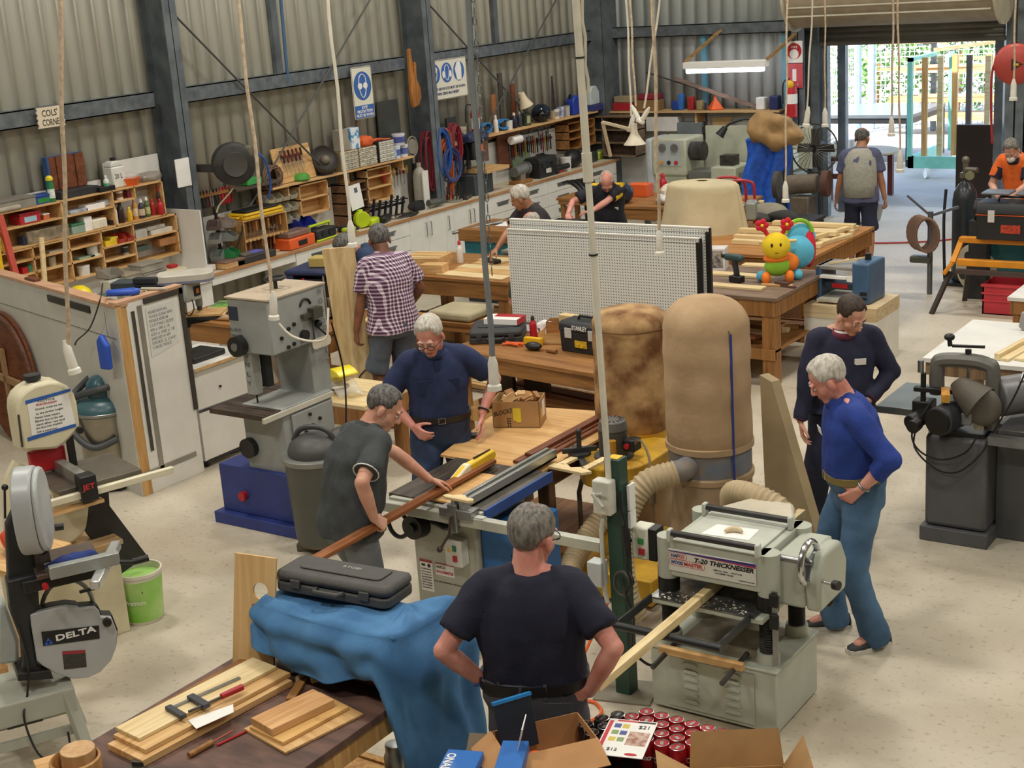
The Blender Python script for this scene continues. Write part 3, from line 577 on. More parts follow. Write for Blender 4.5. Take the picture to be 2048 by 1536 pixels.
one('timber_strip',MB().b(-.035,-.98,-.011,.035,.98,.011),wood('9a5f33','6f3d1c',1),'long reddish brown hardwood strip being pushed into the table saw','timber',(-4.985,5.86,.925),1)
t=thing('outfeed_table','low plywood outfeed table behind the table saw carrying hardwood strips','table',(-5.2,7.6,0));K=lambda:mw(t)
P('table_top',K().prism([(-5.5,6.96),(-4.70,6.93),(-4.70,8.22),(-5.64,8.05),(-5.66,7.75)],(0,0,.842),X1,Y1,(0,0,.018)),PLY,t,bev=.002)
for x,y in((-5.4,7.1),(-4.78,7.1),(-5.5,7.9),(-4.78,8.05)):P('leg',K().b(x-.04,y-.04,0,x+.04,y+.04,.842),wood('6e5139','4c3524',2),t)
P('side_rail',K().b(-4.82,7.14,.70,-4.74,8.0,.80).b(-5.44,7.06,.74,-4.74,7.1,.842),wood('6e5139','4c3524',1),t);P('lower_shelf',K().b(-5.4,7.05,.22,-4.7,7.95,.25),OAKY,t)
for i,(x,y0,y1,z,w_)in enumerate(((-4.93,7.0,8.25,0,.05),(-4.87,7.05,8.3,0,.05),(-4.90,7.1,8.4,.021,.06),(-4.81,7.12,8.2,0,.035))):
 one('hardwood_strip',MB().b(-w_/2,0,0,w_/2,y1-y0,.02),MAHOGY,['reddish hardwood strip nearest the plywood middle on the outfeed table','second reddish hardwood strip from the plywood middle, under another','reddish hardwood strip lying on top of two others on the outfeed table','thin reddish hardwood strip nearest the yellow dust collector'][i],'timber',(x,y0,.861+z),-1,group='hardwood strips on the outfeed table',bev=.002)
one('mitre_gauge',MB().c((0,0,.012),(0,0,.03),.075,n=20).b(-.02,-.3,0,.02,.2,.012).b(-.11,-.015,.03,.11,.015,.06).c((0,0,.03),(0,0,.16),.016).ball((0,0,.165),.02),mat('2a2a2b',.4),'black mitre gauge with upright handle standing on the outfeed boards','mitre gauge',(-4.63,7.28,.862),40)
one('wooden_jig',MB().prism([(0,0),(.26,0),(.30,.05),(.2,.09),(.14,.05),(.08,.09),(0,.06)],(0,0,0),X1,Y1,(0,0,.018)).b(.02,.07,0,.07,.3,.018).b(.2,.07,0,.25,.3,.018),PALE,'pale plywood saw jig with wavy edge beside the fence end','jig',(-4.69,7.0,.862),-5,bev=.002)
p=G(945,875,.86);one('tape_case',MB().b(-.045,-.03,0,.045,.03,.028),BLACK,'small black cordless battery lying on the plywood outfeed table corner','battery',(p.x,p.y,.861),20,bev=.006)
t=thing('cardboard_box','open cardboard carton full of wooden offcuts on the outfeed table','box',(-5.38,7.72,.861),22);
mb=MB();W_,D_,H_=.33,.22,.185
for x0,y0,x1,y1 in((-W_/2,-D_/2,W_/2,-D_/2+.006),(-W_/2,D_/2-.006,W_/2,D_/2),(-W_/2,-D_/2,-W_/2+.006,D_/2),(W_/2-.006,-D_/2,W_/2,D_/2)):mb.b(x0,y0,0,x1,y1,H_)
mb.b(-W_/2,-D_/2,0,W_/2,D_/2,.006);cb=P('carton',mb,CARD,t)
text('lettering','BLOCKS',.045,INK,cb,(-.155,-.112,.08),(1,0,.25),UP,width=.13);P('yellow_label',MB().b(-.02,-.1125,.05,.0,-.1115,.14).b(.0,-.1125,.04,.035,-.1115,.14),[mat('e5cf3f',.5)],cb);P('barcode_label',MB().b(.1655,-.02,.05,.1665,.06,.16),PAPER,cb);P('orange_label',MB().b(.1655,-.07,.05,.1665,-.03,.12),YELLOW,cb)
mb=MB()
for i in range(8):mb.bc((-.058+.016*(i%2),-.1125,.012+.018*(i//2)),(.009,.001,.009))
P('print_marks',mb,INK,cb)
random.seed(3)
for i in range(16):
 mm=[PALE,PINE,OAK,mat('c9a36c',.7)][i%4];o=one('wood_block',MB().bc((0,0,0),(.05+random.random()*.05,.03+random.random()*.04,.025+random.random()*.03)),mm,'small wooden offcut heaped in the open cardboard carton','offcut',(-5.38+random.uniform(-.11,.11),7.72+random.uniform(-.08,.08),.861+.15+random.random()*.05),group='offcuts in the carton',bev=.003);o.rotation_euler=(random.uniform(-.5,.5),random.uniform(-.5,.5),random.random()*3)
 # ---- twin dust collectors
BAG=mat('c3a683',.9,var=.0,sc=3.5,c2='a38663',bump=.25,bsc=30,contrast=(.3,.75));BAGD=mat('bd9a6b',.9,var=0,sc=5,c2='6b4423',bump=.25,bsc=30,contrast=(.36,.62))
def bag(mb,c,r,z0,z1,dome,seed=0,sagw=.012):
 prof=[(r*.93,z0),(r*1.0,z0+.02),(r*1.01,z0+.12)];n=14
 for i in range(n):z=z0+.12+(z1-dome-z0-.12)*(i+1)/n;prof.append((r*(1.0+.012*math.sin(i*1.3+seed)),z))
 for i in range(1,10):a=PI/2*i/9;prof.append((r*(math.cos(a)**.62 if i<9 else .02),z1-dome+dome*math.sin(a)))
 s0=len(mb.v);mb.lathe(prof,c,40)
 for i in range(s0,len(mb.v)):
  v=mb.v[i];d=V((v.x,v.y,0));k=noise.noise(V((v.x*4,v.y*4,v.z*2.2+seed*5)))*sagw;L=d.length
  if L>.02:mb.v[i]=v+d/L*k
 return mb
t=thing('dust_collector','tall tan cloth bag dust collector with blue ring, nearest of the two','dust collector',(-3.80,7.46,0));BL=mat('6d7480',.5,var=.25,sc=6,c2='8a7a66')
P('filter_bag',bag(MB(),(0,0,0),.262,1.0,1.92,.20,1),BAG,t,sharp=80)
P('ring',MB().c((0,0,.82),(0,0,1.01),.255,.255,40),BL,t);P('ring_band',MB().lathe([(.255,.80),(.268,.81),(.268,.84),(.255,.85)],n=40).lathe([(.255,.99),(.27,1.0),(.27,1.035),(.255,1.04)],n=40),mat('a98f6d',.8),t)
P('lower_bag',bag(MB(),(0,0,0),.258,.10,.83,.02,3,.02),mat('b19a7c',.5,var=0,c2='937a5c',sc=4),t,sharp=80);P('trolley_base',MB().b(-.32,-.3,.03,.32,.3,.09),DARK,t,bev=.01)
P('inlet_elbow',MB().tube(spl([(-.02,-.24,.93),(-.02,-.32,.93),(-.07,-.37,.92)]),.068,16),BL,t)
mb=MB();pts=[V((.185*math.cos(a),.185*math.sin(a),0))for a in(0,)]
P('blue_strap',MB().tube([V((.268*math.cos(-.55),.268*math.sin(-.55),z))for z in(.5,.8,1.0,1.2,1.4,1.6,1.74)],.008,6),mat('2d3b86',.7),t)
P('hanging_cord',MB().tube([V((.268*math.cos(-.55),.268*math.sin(-.55),1.74)),V((.14,-.14,1.85)),V((.0,-.12,1.895)),V((-.03,-.1,1.91))],.004,5),mat('6b5240',.8),t)
HOSE=mat('b7a482',.6,var=.12,sc=10)
one('ribbed_hose',hose(MB(),[(-3.85,7.10,.92),(-3.98,6.97,.88),(-4.06,6.87,.72),(-4.07,6.8,.5),(-4.03,6.76,.25),(-4.0,6.8,.09)],.075,.03),HOSE,'fat beige ribbed hose curving down from the nearest dust collector','hose',(0,0,0))
one('ribbed_hose',hose(MB(),[(-3.42,6.98,.80),(-3.36,6.86,.95),(-3.2,6.76,1.0),(-3.05,6.74,.97),(-2.98,6.74,.90)],.065,.03),HOSE,'short beige ribbed hose arching over behind the planer top','hose',(0,0,0))
t=thing('dust_collector','yellow based dust collector with a brown stained bag, behind left','dust collector',(-4.70,8.12,0));K=lambda:mw(t);YD=mat('dcae28',.5,var=.15,sc=5,c2='b98d30')
P('filter_bag',bag(MB(),(0,0,0),.262,.80,1.64,.11,7),BAGD,t,sharp=80);P('ring',MB().c((0,0,.66),(0,0,.82),.255,n=40),YD,t);P('bag_seam',MB().tube([V((.266*math.cos(a),.266*math.sin(a),1.52))for a in[2*PI*i/40 for i in range(40)]],.004,5,True),mat('6b4e30',.9),t)
P('lower_bag',bag(MB(),(0,0,0),.25,.08,.68,.02,9,.02),mat('a08562',.5,var=0,c2='836a4a',sc=4),t,sharp=80)
bl=P('blower',K().c((-4.50,7.50,.66),(-4.50,7.50,.80),.235,n=36).b(-4.62,7.5,.66,-4.27,8.0,.79),YD,t,bev=.012)
m_=P('motor',K().c((-4.52,7.52,.80),(-4.52,7.52,.98),.095,n=24).c((-4.52,7.52,.80),(-4.52,7.52,.815),.13,n=24),mat('54544f',.5,.2),t);P('motor_cowl',K().c((-4.52,7.52,.98),(-4.52,7.52,1.05),.098,.085,24),mat('6a6a66',.5,.2),m_,bev=.01)
mb=K()
for a in range(14):a=2*PI*a/14;mb.bc((-4.52+.06*math.cos(a),7.52+.06*math.sin(a),1.051),(.03,.006,.003),(0,0,math.degrees(a)))
P('vent_slots',mb,BLACK,m_);P('capacitor',K().c((-4.46,7.40,.84),(-4.46,7.40,.95),.027),mat('b5812c',.4),m_);P('terminal_box',K().b(-4.42,7.47,.86,-4.34,7.57,.94),BLACK,m_,bev=.008);P('stop_button',K().c((-4.39,7.47,.90),(-4.39,7.455,.90),.018),RED,m_)
P('base_plate',K().b(-4.80,7.05,.03,-4.02,7.9,.20),YD,t,bev=.01);P('filler_cap',K().c((-4.42,7.25,.20),(-4.42,7.25,.23),.05),YD,t);P('support_leg',K().tube([(-4.66,7.34,.68),(-4.67,7.31,.60),(-4.66,7.30,.1)],.016,8),mat('55483a',.6),t)
P('power_lead',K().tube(spl([(-4.36,7.5,.9),(-4.26,7.42,.97),(-4.14,7.3,.92),(-4.07,7.2,.80),(-4.07,7.2,.5)]),.008,6).c((-4.07,7.2,.66),(-4.07,7.2,.78),.022),mat('77684f',.6),t)
one('ribbed_hose',hose(MB(),[(-4.50,7.36,.68),(-4.47,7.30,.52),(-4.52,7.15,.38),(-4.52,6.95,.28),(-4.42,6.72,.2),(-4.30,6.55,.09),(-4.22,6.5,.075)],.072,.03),HOSE,'long beige ribbed hose dropping from the yellow blower to the floor','hose',(0,0,0))
one('leaning_board',mw(t).prism([(0,0),(.55,0),(.10,1.3),(0,1.34)],(-3.58,7.80,0.0),(.72,.1,0),(-.05,.05,1),(.03,.06,0)),mat('ac9a77',.7,var=.08,sc=5),'tall tapering khaki board with white edge leaning behind the dust collectors','board',(-4.70,8.12,0))
# ==== left wall: shelves, benches and everything on them
def at(x,px,py,z):return(x,AX(px,py,x).y,z)
def boxy(name,label,cat,loc,d,m,rz=0,lid=None,bev=.004,group=None,label_m=None,tilt=None):
 if lid is None and label_m is None:o=one(name,MB().b(-d[0]/2,-d[1]/2,0,d[0]/2,d[1]/2,d[2]),m,label,cat,loc,rz,group,bev=bev)
 else:
  o=thing(name,label,cat,loc,rz,group);hl=d[2]*.78 if lid else d[2]
  b=P('body',MB().b(-d[0]/2,-d[1]/2,0,d[0]/2,d[1]/2,hl),m,o,bev=bev)
  if lid:P('lid',MB().b(-d[0]/2-.004,-d[1]/2-.004,hl,d[0]/2+.004,d[1]/2+.004,d[2]),lid,o,bev=bev)
  if label_m:P('paper_label',MB().b(d[0]/2,-d[1]*.3,hl*.2,d[0]/2+.0015,d[1]*.3,hl*.8),label_m,b)
 if tilt:o.rotation_euler=(math.radians(tilt[0]),math.radians(tilt[1]),math.radians(rz))
 return o
def bottle(label,loc,h,r,c,capc,band=None,cat='bottle',name='bottle',group=None,neck=.45,capm=None):
 o=thing(name,label,cat,loc,random.random()*90,group)
 b=P('body',MB().lathe([(r*.92,0),(r,.01),(r,h*.62),(r*.85,h*.70),(r*neck,h*.80),(r*neck,h*.84)],n=18),mat(c,.35,var=.06),o)
 P('cap',MB().lathe([(r*neck*1.15,h*.82),(r*neck*1.15,h*.92),(r*neck*.6,h)],n=14),mat(capc,.4,var=.05),o)
 if band:P('paper_label',MB().lathe([(r*1.006,h*.15),(r*1.006,h*.5)],n=18),mat(band,.6,var=.2,sc=30),b)
 return o
def tub(label,loc,h,r,c,lidc,band=None,name='tub',cat='tub',group=None):
 o=thing(name,label,cat,loc,0,group);b=P('body',MB().lathe([(r*.9,0),(r*.92,.004),(r,h*.9)],n=20),mat(c,.4,var=.05),o)
 P('lid',MB().lathe([(r*1.04,h*.88),(r*1.04,h*.99),(r*.98,h)],n=20),mat(lidc,.4,var=.05),o)
 if band:P('paper_label',MB().lathe([(r*.965,h*.25),(r*1.0,h*.75)],n=20),mat(band,.6,var=.2,sc=30),b)
 return o
def bin_(label,loc,d,c,rz=0,name='storage_bin',cat='bin',group=None,alpha=1.0):
 x,y,z=d;mb=MB();t=.004
 mb.b(-x/2,-y/2,0,x/2,y/2,t).b(-x/2,-y/2,0,-x/2+t,y/2,z).prism([(-x/2,0),(x/2,0),(x/2+.02,z*.5),(x*.15,z),(-x/2,z)],(0,-y/2,0),X1,UP,(0,t,0)).prism([(-x/2,0),(x/2,0),(x/2+.02,z*.5),(x*.15,z),(-x/2,z)],(0,y/2-t,0),X1,UP,(0,t,0)).prism([(0,0),(t,0),(t+.02,z*.5),(.02,z*.5)],(x/2-t,-y/2,0),X1,UP,(0,y,0))
 return one(name,mb,mat(c,.35,var=.05,alpha=alpha),label,cat,loc,rz,group)
def toolbox(label,loc,d,c,lidc,handle,rz=0,latch='c9c9c6',name='toolbox',logo=None):
 x,y,z=d;o=thing(name,label,'toolbox',loc,rz);b=P('body',MB().prism([(-x/2+.012,0),(x/2-.012,0),(x/2,z*.68),(-x/2,z*.68)],(0,-y/2,0),X1,UP,(0,y,0)),mat(c,.5,var=.1),o,bev=.008)
 l=P('lid',MB().prism([(-x/2-.006,0),(x/2+.006,0),(x/2,z*.2),(x/2-.03,z*.3),(-x/2+.03,z*.3),(-x/2,z*.2)],(0,-y/2-.006,z*.69),X1,UP,(0,y+.012,0)),mat(lidc,.5,var=.1),o,bev=.008)
 P('handle',MB().tube([(0,-y*.25,z*.98),(0,-y*.22,z*1.1),(0,y*.22,z*1.1),(0,y*.25,z*.98)],.012,8),mat(handle,.5),l)
 for s_ in(-.28,.28):P('latch',MB().b(x/2,s_*y-.035,z*.48,x/2+.012,s_*y+.035,z*.80),mat(latch,.4),b,bev=.003)
 if logo:P('badge',MB().b(x/2-.006,-y*.14,z*.2,x/2+.002,y*.14,z*.42),mat(logo,.5,var=.5,sc=40),b)
 return o
def case(label,loc,d,c,rz=0,name='tool_case'):
 x,y,z=d;o=thing(name,label,'case',loc,rz);m=mat(c,.6,var=.12,sc=14,bump=.15,bsc=120)
 P('base',MB().prism(rrect(-x/2,-y/2,x/2,y/2,.04),(0,0,0),X1,Y1,(0,0,z*.48)),m,o,bev=.008);l=P('lid',MB().prism(rrect(-x/2,-y/2,x/2,y/2,.04),(0,0,z*.5),X1,Y1,(0,0,z*.5)),m,o,bev=.02)
 P('handle',MB().tube([(-.07,-y/2+.0,z*.45),(-.06,-y/2-.035,z*.45),(.06,-y/2-.035,z*.45),(.07,-y/2,z*.45)],.012,8),m,o);P('raised_panel',MB().prism(rrect(-x*.36,-y*.2,x*.36,y*.36,.03),(0,0,z),X1,Y1,(0,0,.008)),m,l,bev=.004)
 for s_ in(-.3,.3):P('latch',MB().b(s_*x-.025,-y/2-.01,z*.3,s_*x+.025,-y/2+.005,z*.72),m,o,bev=.003)
 return o
def drill(label,loc,rz,c,grip,name='cordless_drill',s=1.0,tilt=0):
 o=thing(name,label,'drill',loc,rz);T=Matrix.Rotation(math.radians(tilt),4,'X')
 def M():m=MB();m.T=T;return m
 b=P('body',M().c((-.10*s,0,.205*s),(.05*s,0,.205*s),.032*s,.030*s).ball((-.10*s,0,.205*s),(.03*s,.031*s,.031*s)),mat(c,.45),o);P('chuck',M().c((.05*s,0,.205*s),(.10*s,0,.205*s),.024*s,.014*s),BLACK,o);P('drill_bit',M().c((.10*s,0,.205*s),(.15*s,0,.205*s),.004*s),mat('c8a24a',.3,.8),o)
 P('grip',M().bar((-.035*s,0,.19*s),(-.06*s,0,.05*s),.036*s,.045*s),mat(grip,.6),o,bev=.01*s);P('battery',M().b(-.115*s,-.036*s,0,.005*s,.036*s,.055*s),BLACK,o,bev=.008*s);P('trigger',M().b(-.03*s,-.01*s,.13*s,-.012*s,.01*s,.165*s),RED,o)
 return o
 # ---- pigeonhole shelf unit, upper and lower
def shelfunit(name,label,x0,x1,y0,y1,z0,z1,shelves,divs,m=PINEY):
 o=thing(name,label,'shelf',(x0,(y0+y1)/2,z0));K=mw(o);t=.016
 P('side_panel',mw(o).b(x0,y0,z0,x1,y0+t,z1),m,o);P('side_panel',mw(o).b(x0,y1-t,z0,x1,y1,z1),m,o);P('back_panel',mw(o).b(x0,y0,z0,x0+.006,y1,z1),m,o)
 for z,a,b_ in[(z0,y0,y1),(z1-t,y0,y1)]+shelves:P('shelf_board',mw(o).b(x0,a,z,x1,b_,z+t),m,o)
 for y,a,b_ in divs:P('divider',mw(o).b(x0,y-t/2,a,x1,y+t/2,b_),m,o)
 return o
shelfunit('wall_shelf','long upper pine pigeonhole shelf on the left wall full of bottles and boxes',-12.0,-11.75,8.12,10.51,1.59,1.965,[(1.79,8.12,9.82),(1.83,9.82,10.12)],[(8.4,1.59,1.96),(9.17,1.59,1.96),(9.82,1.59,1.96),(10.12,1.83,1.96)])
shelfunit('wall_shelf','long lower pine pigeonhole shelf under the upper one on the left wall',-12.0,-11.75,8.12,10.64,1.15,1.585,[(1.455,8.12,9.6),(1.32,8.12,9.6),(1.39,9.6,10.64),(1.25,9.6,10.03)],[(8.3,1.15,1.58),(8.75,1.15,1.58),(9.19,1.15,1.58),(9.6,1.15,1.58),(10.03,1.15,1.58)])
XS=-11.87
boxy('carry_case','flat grey case at the left edge on top of the upper wall shelf','case',at(XS,22,408,1.965),(.22,.42,.11),mat('8b857a',.6),lid=mat('77726a',.6))
boxy('folded_sack','flat brownish grey bundle lying before the grey case on the shelf top','bundle',at(-11.78,12,420,1.965),(.1,.3,.05),mat('a59c8c',.9),bev=.02)
boxy('plastic_box','blue plastic box with green label on top of the upper wall shelf','box',at(XS,78,405,1.965),(.16,.24,.09),mat('2a4fa0',.4),lid=mat('24458c',.4),label_m=GREENP)
bottle('yellow and green spray can beside the open blue toolbox',at(-11.8,105,402,1.965),.26,.035,'2f7a4c','e9d43c','dfe8dc','spray can','spray_can',neck=.9)
t=thing('toolbox','old blue metal toolbox standing open with brown timber lined lid','toolbox',at(-11.9,150,398,1.965));P('tray',MB().b(-.1,-.24,0,.1,.24,.075),mat('2c2d30',.5),t,bev=.004);l=P('lid',MB().b(-.10,-.24,.075,-.085,.24,.42).b(-.1,-.26,.08,-.02,-.235,.42),mat('2d4f7e',.5),t,bev=.003)
for i in range(4):P('timber_slat',MB().b(-.085,-.23+i*.118,.08,-.07+.008*(i%2),-.12+i*.118,.41),MAHOG,l)
boxy('socket_tray','black moulded tray of sockets lying beside the open toolbox','tray',at(-11.82,208,385,1.965),(.14,.2,.05),BLACK)
t=thing('jerry_can','translucent white plastic jerry can with black cap on the shelf top','jerry can',at(-11.88,233,375,1.965));P('body',MB().b(-.07,-.09,0,.07,.09,.22).prism([(-.09,0),(.09,0),(.03,.06),(-.06,.06)],(-.06,0,.22),Y1,UP,(.12,0,0)),mat('dcdcd4',.4),t,bev=.015);P('cap',MB().c((0,.0,.27),(0,0,.31),.028),BLACK,t);text('lettering','20 L',.07,INK,t,(.0712,-.06,.1),Y1,UP,width=.1)
bottle('small clear squeeze bottle with green label before the jerry can',at(-11.79,214,376,1.965),.16,.03,'d5dfd4','cfd8cc','5aa37e')
t=thing('fruit_basket','orange plastic basket holding clear bags on the shelf top','basket',at(-11.85,260,368,1.965));P('basket',MB().lathe([(.085,0),(.12,.08),(.112,.08),(.08,.006)],n=20),ORANGE,t);P('plastic_bag',lump(MB(),(0,0,.09),(.09,.1,.045),.4,14),GLASSY,t)
one('plastic_bag',lump(MB(),(0,0,.05),(.1,.15,.05),.4,12,flat=0),mat('9b9287',.3,alpha=.6),'crumpled clear plastic bag at the right end of the upper shelf top','bag',at(-11.87,298,362,1.966))
bottle('red handled brush bottle standing at the end of the upper shelf',at(-11.80,321,428,1.606),.30,.022,'3a2a25','b5202c','b5202c')
boxy('plastic_tub','red plastic box with blue sticker in the upper wall shelf','box',at(-11.86,52,449,1.606+.2),(.17,.24,.11),mat('b02a33',.4),lid=mat('8e2029',.4),label_m=mat('9fc7d6',.5))
bottle('dark brown sauce bottle in the right end of the upper shelf',at(-11.81,244,445,1.607),.22,.036,'3a2420','2a1c1a');bottle('yellow mustard bottle beside the dark brown bottle',at(-11.79,261,442,1.607),.15,.03,'d9a91c','e0c43a','e4b62a')
bottle('tan bottle between the yellow bottle and the white capped one',at(-11.82,272,436,1.607),.23,.03,'c98f4f','d9a86b','e0c9a0');bottle('white capped bottle with dark label on the upper shelf',at(-11.8,285,433,1.607),.20,.032,'3b3740','e9e7e0','c9b9a0');bottle('green and yellow bottle with white cap on the upper shelf',at(-11.81,296,430,1.607),.21,.032,'5a6a40','ecead9','b8b878')
bottle('red squeeze bottle second from the end of the upper shelf',at(-11.82,307,428,1.607),.18,.028,'a8282a','b8312f');bottle('bright red cone capped bottle at the front of the upper shelf end',at(-11.77,322,428,1.607),.17,.035,'b5202c','9d1b26')
tub('white jar with brown label on the short upper shelf',at(-11.82,240,403,1.847),.09,.04,'e6e2d8','e9e6dd','8a5a3a','jar','jar');bottle('small magenta bottle beside the white jar',at(-11.82,258,400,1.847),.09,.02,'8f2a52','e2ded4')
bottle('white spray bottle at the left of the bottle compartment',at(-11.8,233,446,1.607),.21,.022,'e4e2da','e6e6e0');tub('small black round tin in the upper shelf',at(-11.82,224,447,1.607),.05,.035,'2a2828','1f1e1e',None,'tin','tin')
boxy('white_box','white cardboard box with writing in the upper shelf middle','box',at(-11.84,185,421,1.806),(.12,.24,.055),PAPER,bev=.002);boxy('clear_bag','clear bagged packet beside the white box on the shelf','packet',at(-11.85,208,416,1.806),(.1,.14,.07),mat('b9bcc0',.3,var=.3,sc=20),bev=.02)
bottle('yellow capped jar at the left of the middle shelf',at(-11.83,131,432,1.806),.11,.03,'b7b08f','d8c93c');boxy('papers','blue and white paper packet lying on the upper middle shelf','packet',at(-11.84,152,428,1.806),(.12,.22,.035),mat('a4abb8',.6,var=.4,sc=12))
boxy('white_carton','tall white carton in the lower row of the upper shelf','carton',at(-11.84,171,458,1.607),(.12,.10,.14),PAPER,bev=.002);boxy('cream_box','cream box with a round label beside the tall carton','box',at(-11.83,193,453,1.607),(.14,.18,.10),mat('e5dcc8',.5),bev=.012);boxy('wood_block','tan wooden block behind the cream box','block',at(-11.9,210,448,1.607),(.08,.15,.11),OAKY)
boxy('green_case','green case in a clear box in the upper shelf','case',at(-11.84,149,462,1.607),(.14,.16,.10),mat('8fa898',.35),lid=mat('3f7a55',.4));boxy('parts_box','grey parts box with small compartments on the upper shelf','box',at(-11.84,90,478,1.607),(.15,.5,.12),mat('8f8069',.5,var=.4,sc=16),bev=.003)
boxy('blue_tin','dark blue tin standing left of the compartment box','tin',at(-11.84,52,487,1.607),(.1,.12,.08),mat('25334c',.4));boxy('yellow_packet','yellow packet at the left edge of the upper shelf','packet',at(-11.8,4,470,1.607),(.1,.08,.12),mat('e2c422',.5));boxy('orange_tin','small orange and white tin on the upper left shelf','tin',at(-11.83,91,441,1.806),(.06,.07,.06),mat('c9714a',.5),lid=PAPER)
for px,py,z,d,c,lab,nm in((215,485,1.406,(.12,.15,.05),'e3c52a','yellow carton beside the red bin in the lower shelf','yellow_carton'),(222,478,1.406,(.11,.1,.08),'d9c33a','second yellow carton lying behind another in the lower shelf','yellow_carton'),(275,468,1.406,(.13,.16,.09),'b6b3ac','grey ribbed box in the lower shelf right half','grey_box'),(315,460,1.406,(.14,.3,.05),'cfcabb','flat white carton on the lower shelf right end','flat_carton'),(305,455,1.46,(.12,.25,.04),'a8a296','grey folder lying on the flat carton','folder'),(330,490,1.266,(.13,.25,.08),'a9754a','brown cardboard carton bottom right in the lower shelf','carton'),(280,492,1.266,(.12,.2,.05),'4c5753','dark green flat case bottom of the lower shelf','flat_case'),(190,517,1.166,(.1,.1,.05),'8f806a','small tan tin in the lower shelf bottom row','tin'),(165,499,1.336,(.12,.2,.02),'8ca08c','pale green folded sheet on the lower middle shelf','sheet'),(185,495,1.336,(.12,.18,.02),'dcdcd4','white papers lying on the lower middle shelf','papers'),(105,478,1.47,(.1,.2,.02),'a39a86','grey flat packet on the lower left shelf','packet')):
 boxy(nm,lab,nm.split('_')[-1],at(-11.84,px,py,z),d,mat(c,.5),bev=.003)
bin_('red open parts bin in the lower wall shelf',at(-11.84,240,474,1.406),(.14,.18,.09),'b83a2e');bin_('small orange red bin beside the red bin',at(-11.82,252,470,1.406),(.12,.1,.08),'c84a32');tub('white bucket with metal handle on the lower shelf',at(-11.84,182,486,1.336),.11,.06,'d9d8d2','dcdbd4',None,'bucket','bucket')
tub('white tub with a lid in the bottom row of the lower shelf',at(-11.83,164,520,1.166),.10,.065,'e6e4dc','efede6',None);tub('black and white tin in the lower shelf middle',at(-11.83,250,496,1.266),.10,.035,'a7a298','2a2a2a','3a3a3a','tin','tin');tub('clear jar of screws on the lower left shelf',at(-11.83,101,503,1.336),.10,.04,'aaa08a','8f8a7c',None,'jar','jar')
tub('green lidded clear jar on the lower left shelf',at(-11.83,57,519,1.336),.07,.04,'4f9a7a','3f8a6a',None,'jar','jar');boxy('red_box','small red box at the left of the lower shelf','box',at(-11.83,42,523,1.336),(.1,.07,.06),RED)
one('spirit_level',MB().b(-.02,-.03,0,.02,.03,.95).c((.02,0,.75),(.022,0,.75),.024).c((.02,0,.15),(.022,0,.15),.02),mat('c9584a',.4),'red spirit level leaning upright against the left shelves','spirit level',at(-11.70,38,545,1.0)).rotation_euler=(.08,-.05,0)
one('timber_batten',MB().b(-.01,-.025,0,.01,.025,.75),PALE,'pale grey batten leaning against the lower shelf','batten',at(-11.68,82,550,.92)).rotation_euler=(-.12,-.03,0)
one('clamp_bar',MB().b(-.015,-.02,0,.015,.02,.9),YELLOW,'yellow bar clamp standing at the left edge of the picture','clamp',at(-11.70,6,560,.92))
# ---- bench against the wall in the left bay, with its clutter
t=thing('workbench','white bench under the left wall pigeonhole shelves','bench',(-11.7,8.7,0));P('worktop',mw(t).b(-12.0,8.15,.87,-11.3,10.64,.905),MELA,t,bev=.003);P('cupboard',mw(t).b(-12.0,8.15,0,-11.34,10.64,.87),WHITE,t)
one('hard_hat',MB().lathe([(.15,0),(.135,.012),(.128,.05),(.10,.11),(.05,.145),(.005,.152)],n=24).lathe([(.135,0),(.165,.0),(.16,.012),(.13,.014)],n=24),mat('efd91e',.35),'yellow hard hat on the bench under the left shelves','hard hat',at(-11.25,155,560,1.06),sharp=60)
boxy('grey_case','grey box holding up the yellow hard hat','box',at(-11.4,150,590,.906),(.3,.3,.15),mat('8b8577',.6));tub('white screw top jar with green lid behind the grey wall',at(-11.2,202,583,.906),.17,.065,'dddbd0','5c7468',None,'jar','jar')
bottle('white bottle standing behind the green lidded jar',at(-11.35,188,566,.906),.17,.05,'dfddd6','d5d3cc')
def drawers(label,loc,ny,nz,w_,h_,frame_c,cols,rz=0):
 o=thing('small_parts_cabinet',label,'drawer cabinet',loc,rz);W_=ny*w_+.01;H_=nz*h_+.01;P('frame',MB().b(-.09,-W_/2,0,.075,W_/2,H_),mat(frame_c,.5),o)
 for j in range(nz):
  for i in range(ny):
   y=-W_/2+.005+i*w_;z=.005+j*h_;c=cols[(i+j*ny)%len(cols)];d=P('drawer',MB().b(.07,y+.003,z+.003,.088,y+w_-.003,z+h_-.003),mat('d8d6ca',.35),o,bev=.003);P('pull',MB().tube([(.088+.01*math.sin(a),y+w_/2+.028*math.cos(a),z+h_*.5+.014*math.sin(a))for a in[2*PI*q/10 for q in range(10)]],.005,5,True),mat(c,.4),d)
 return o
drawers('clear parts drawers with yellow pulls, left of two on the bench',at(-11.22,262,566,.906),2,3,.12,.062,'cfcdc0',['e0a82a','4a5a8a','8a8f98','e0a82a','5a7a6a','6a7aa0'])
drawers('clear parts drawers with blue and orange pulls, beside the white board',at(-11.25,340,548,.906),3,3,.11,.07,'d8cba6',['5a5aa8','e0962a','c04040','5a5aa8','50706a','5a5aa8'])
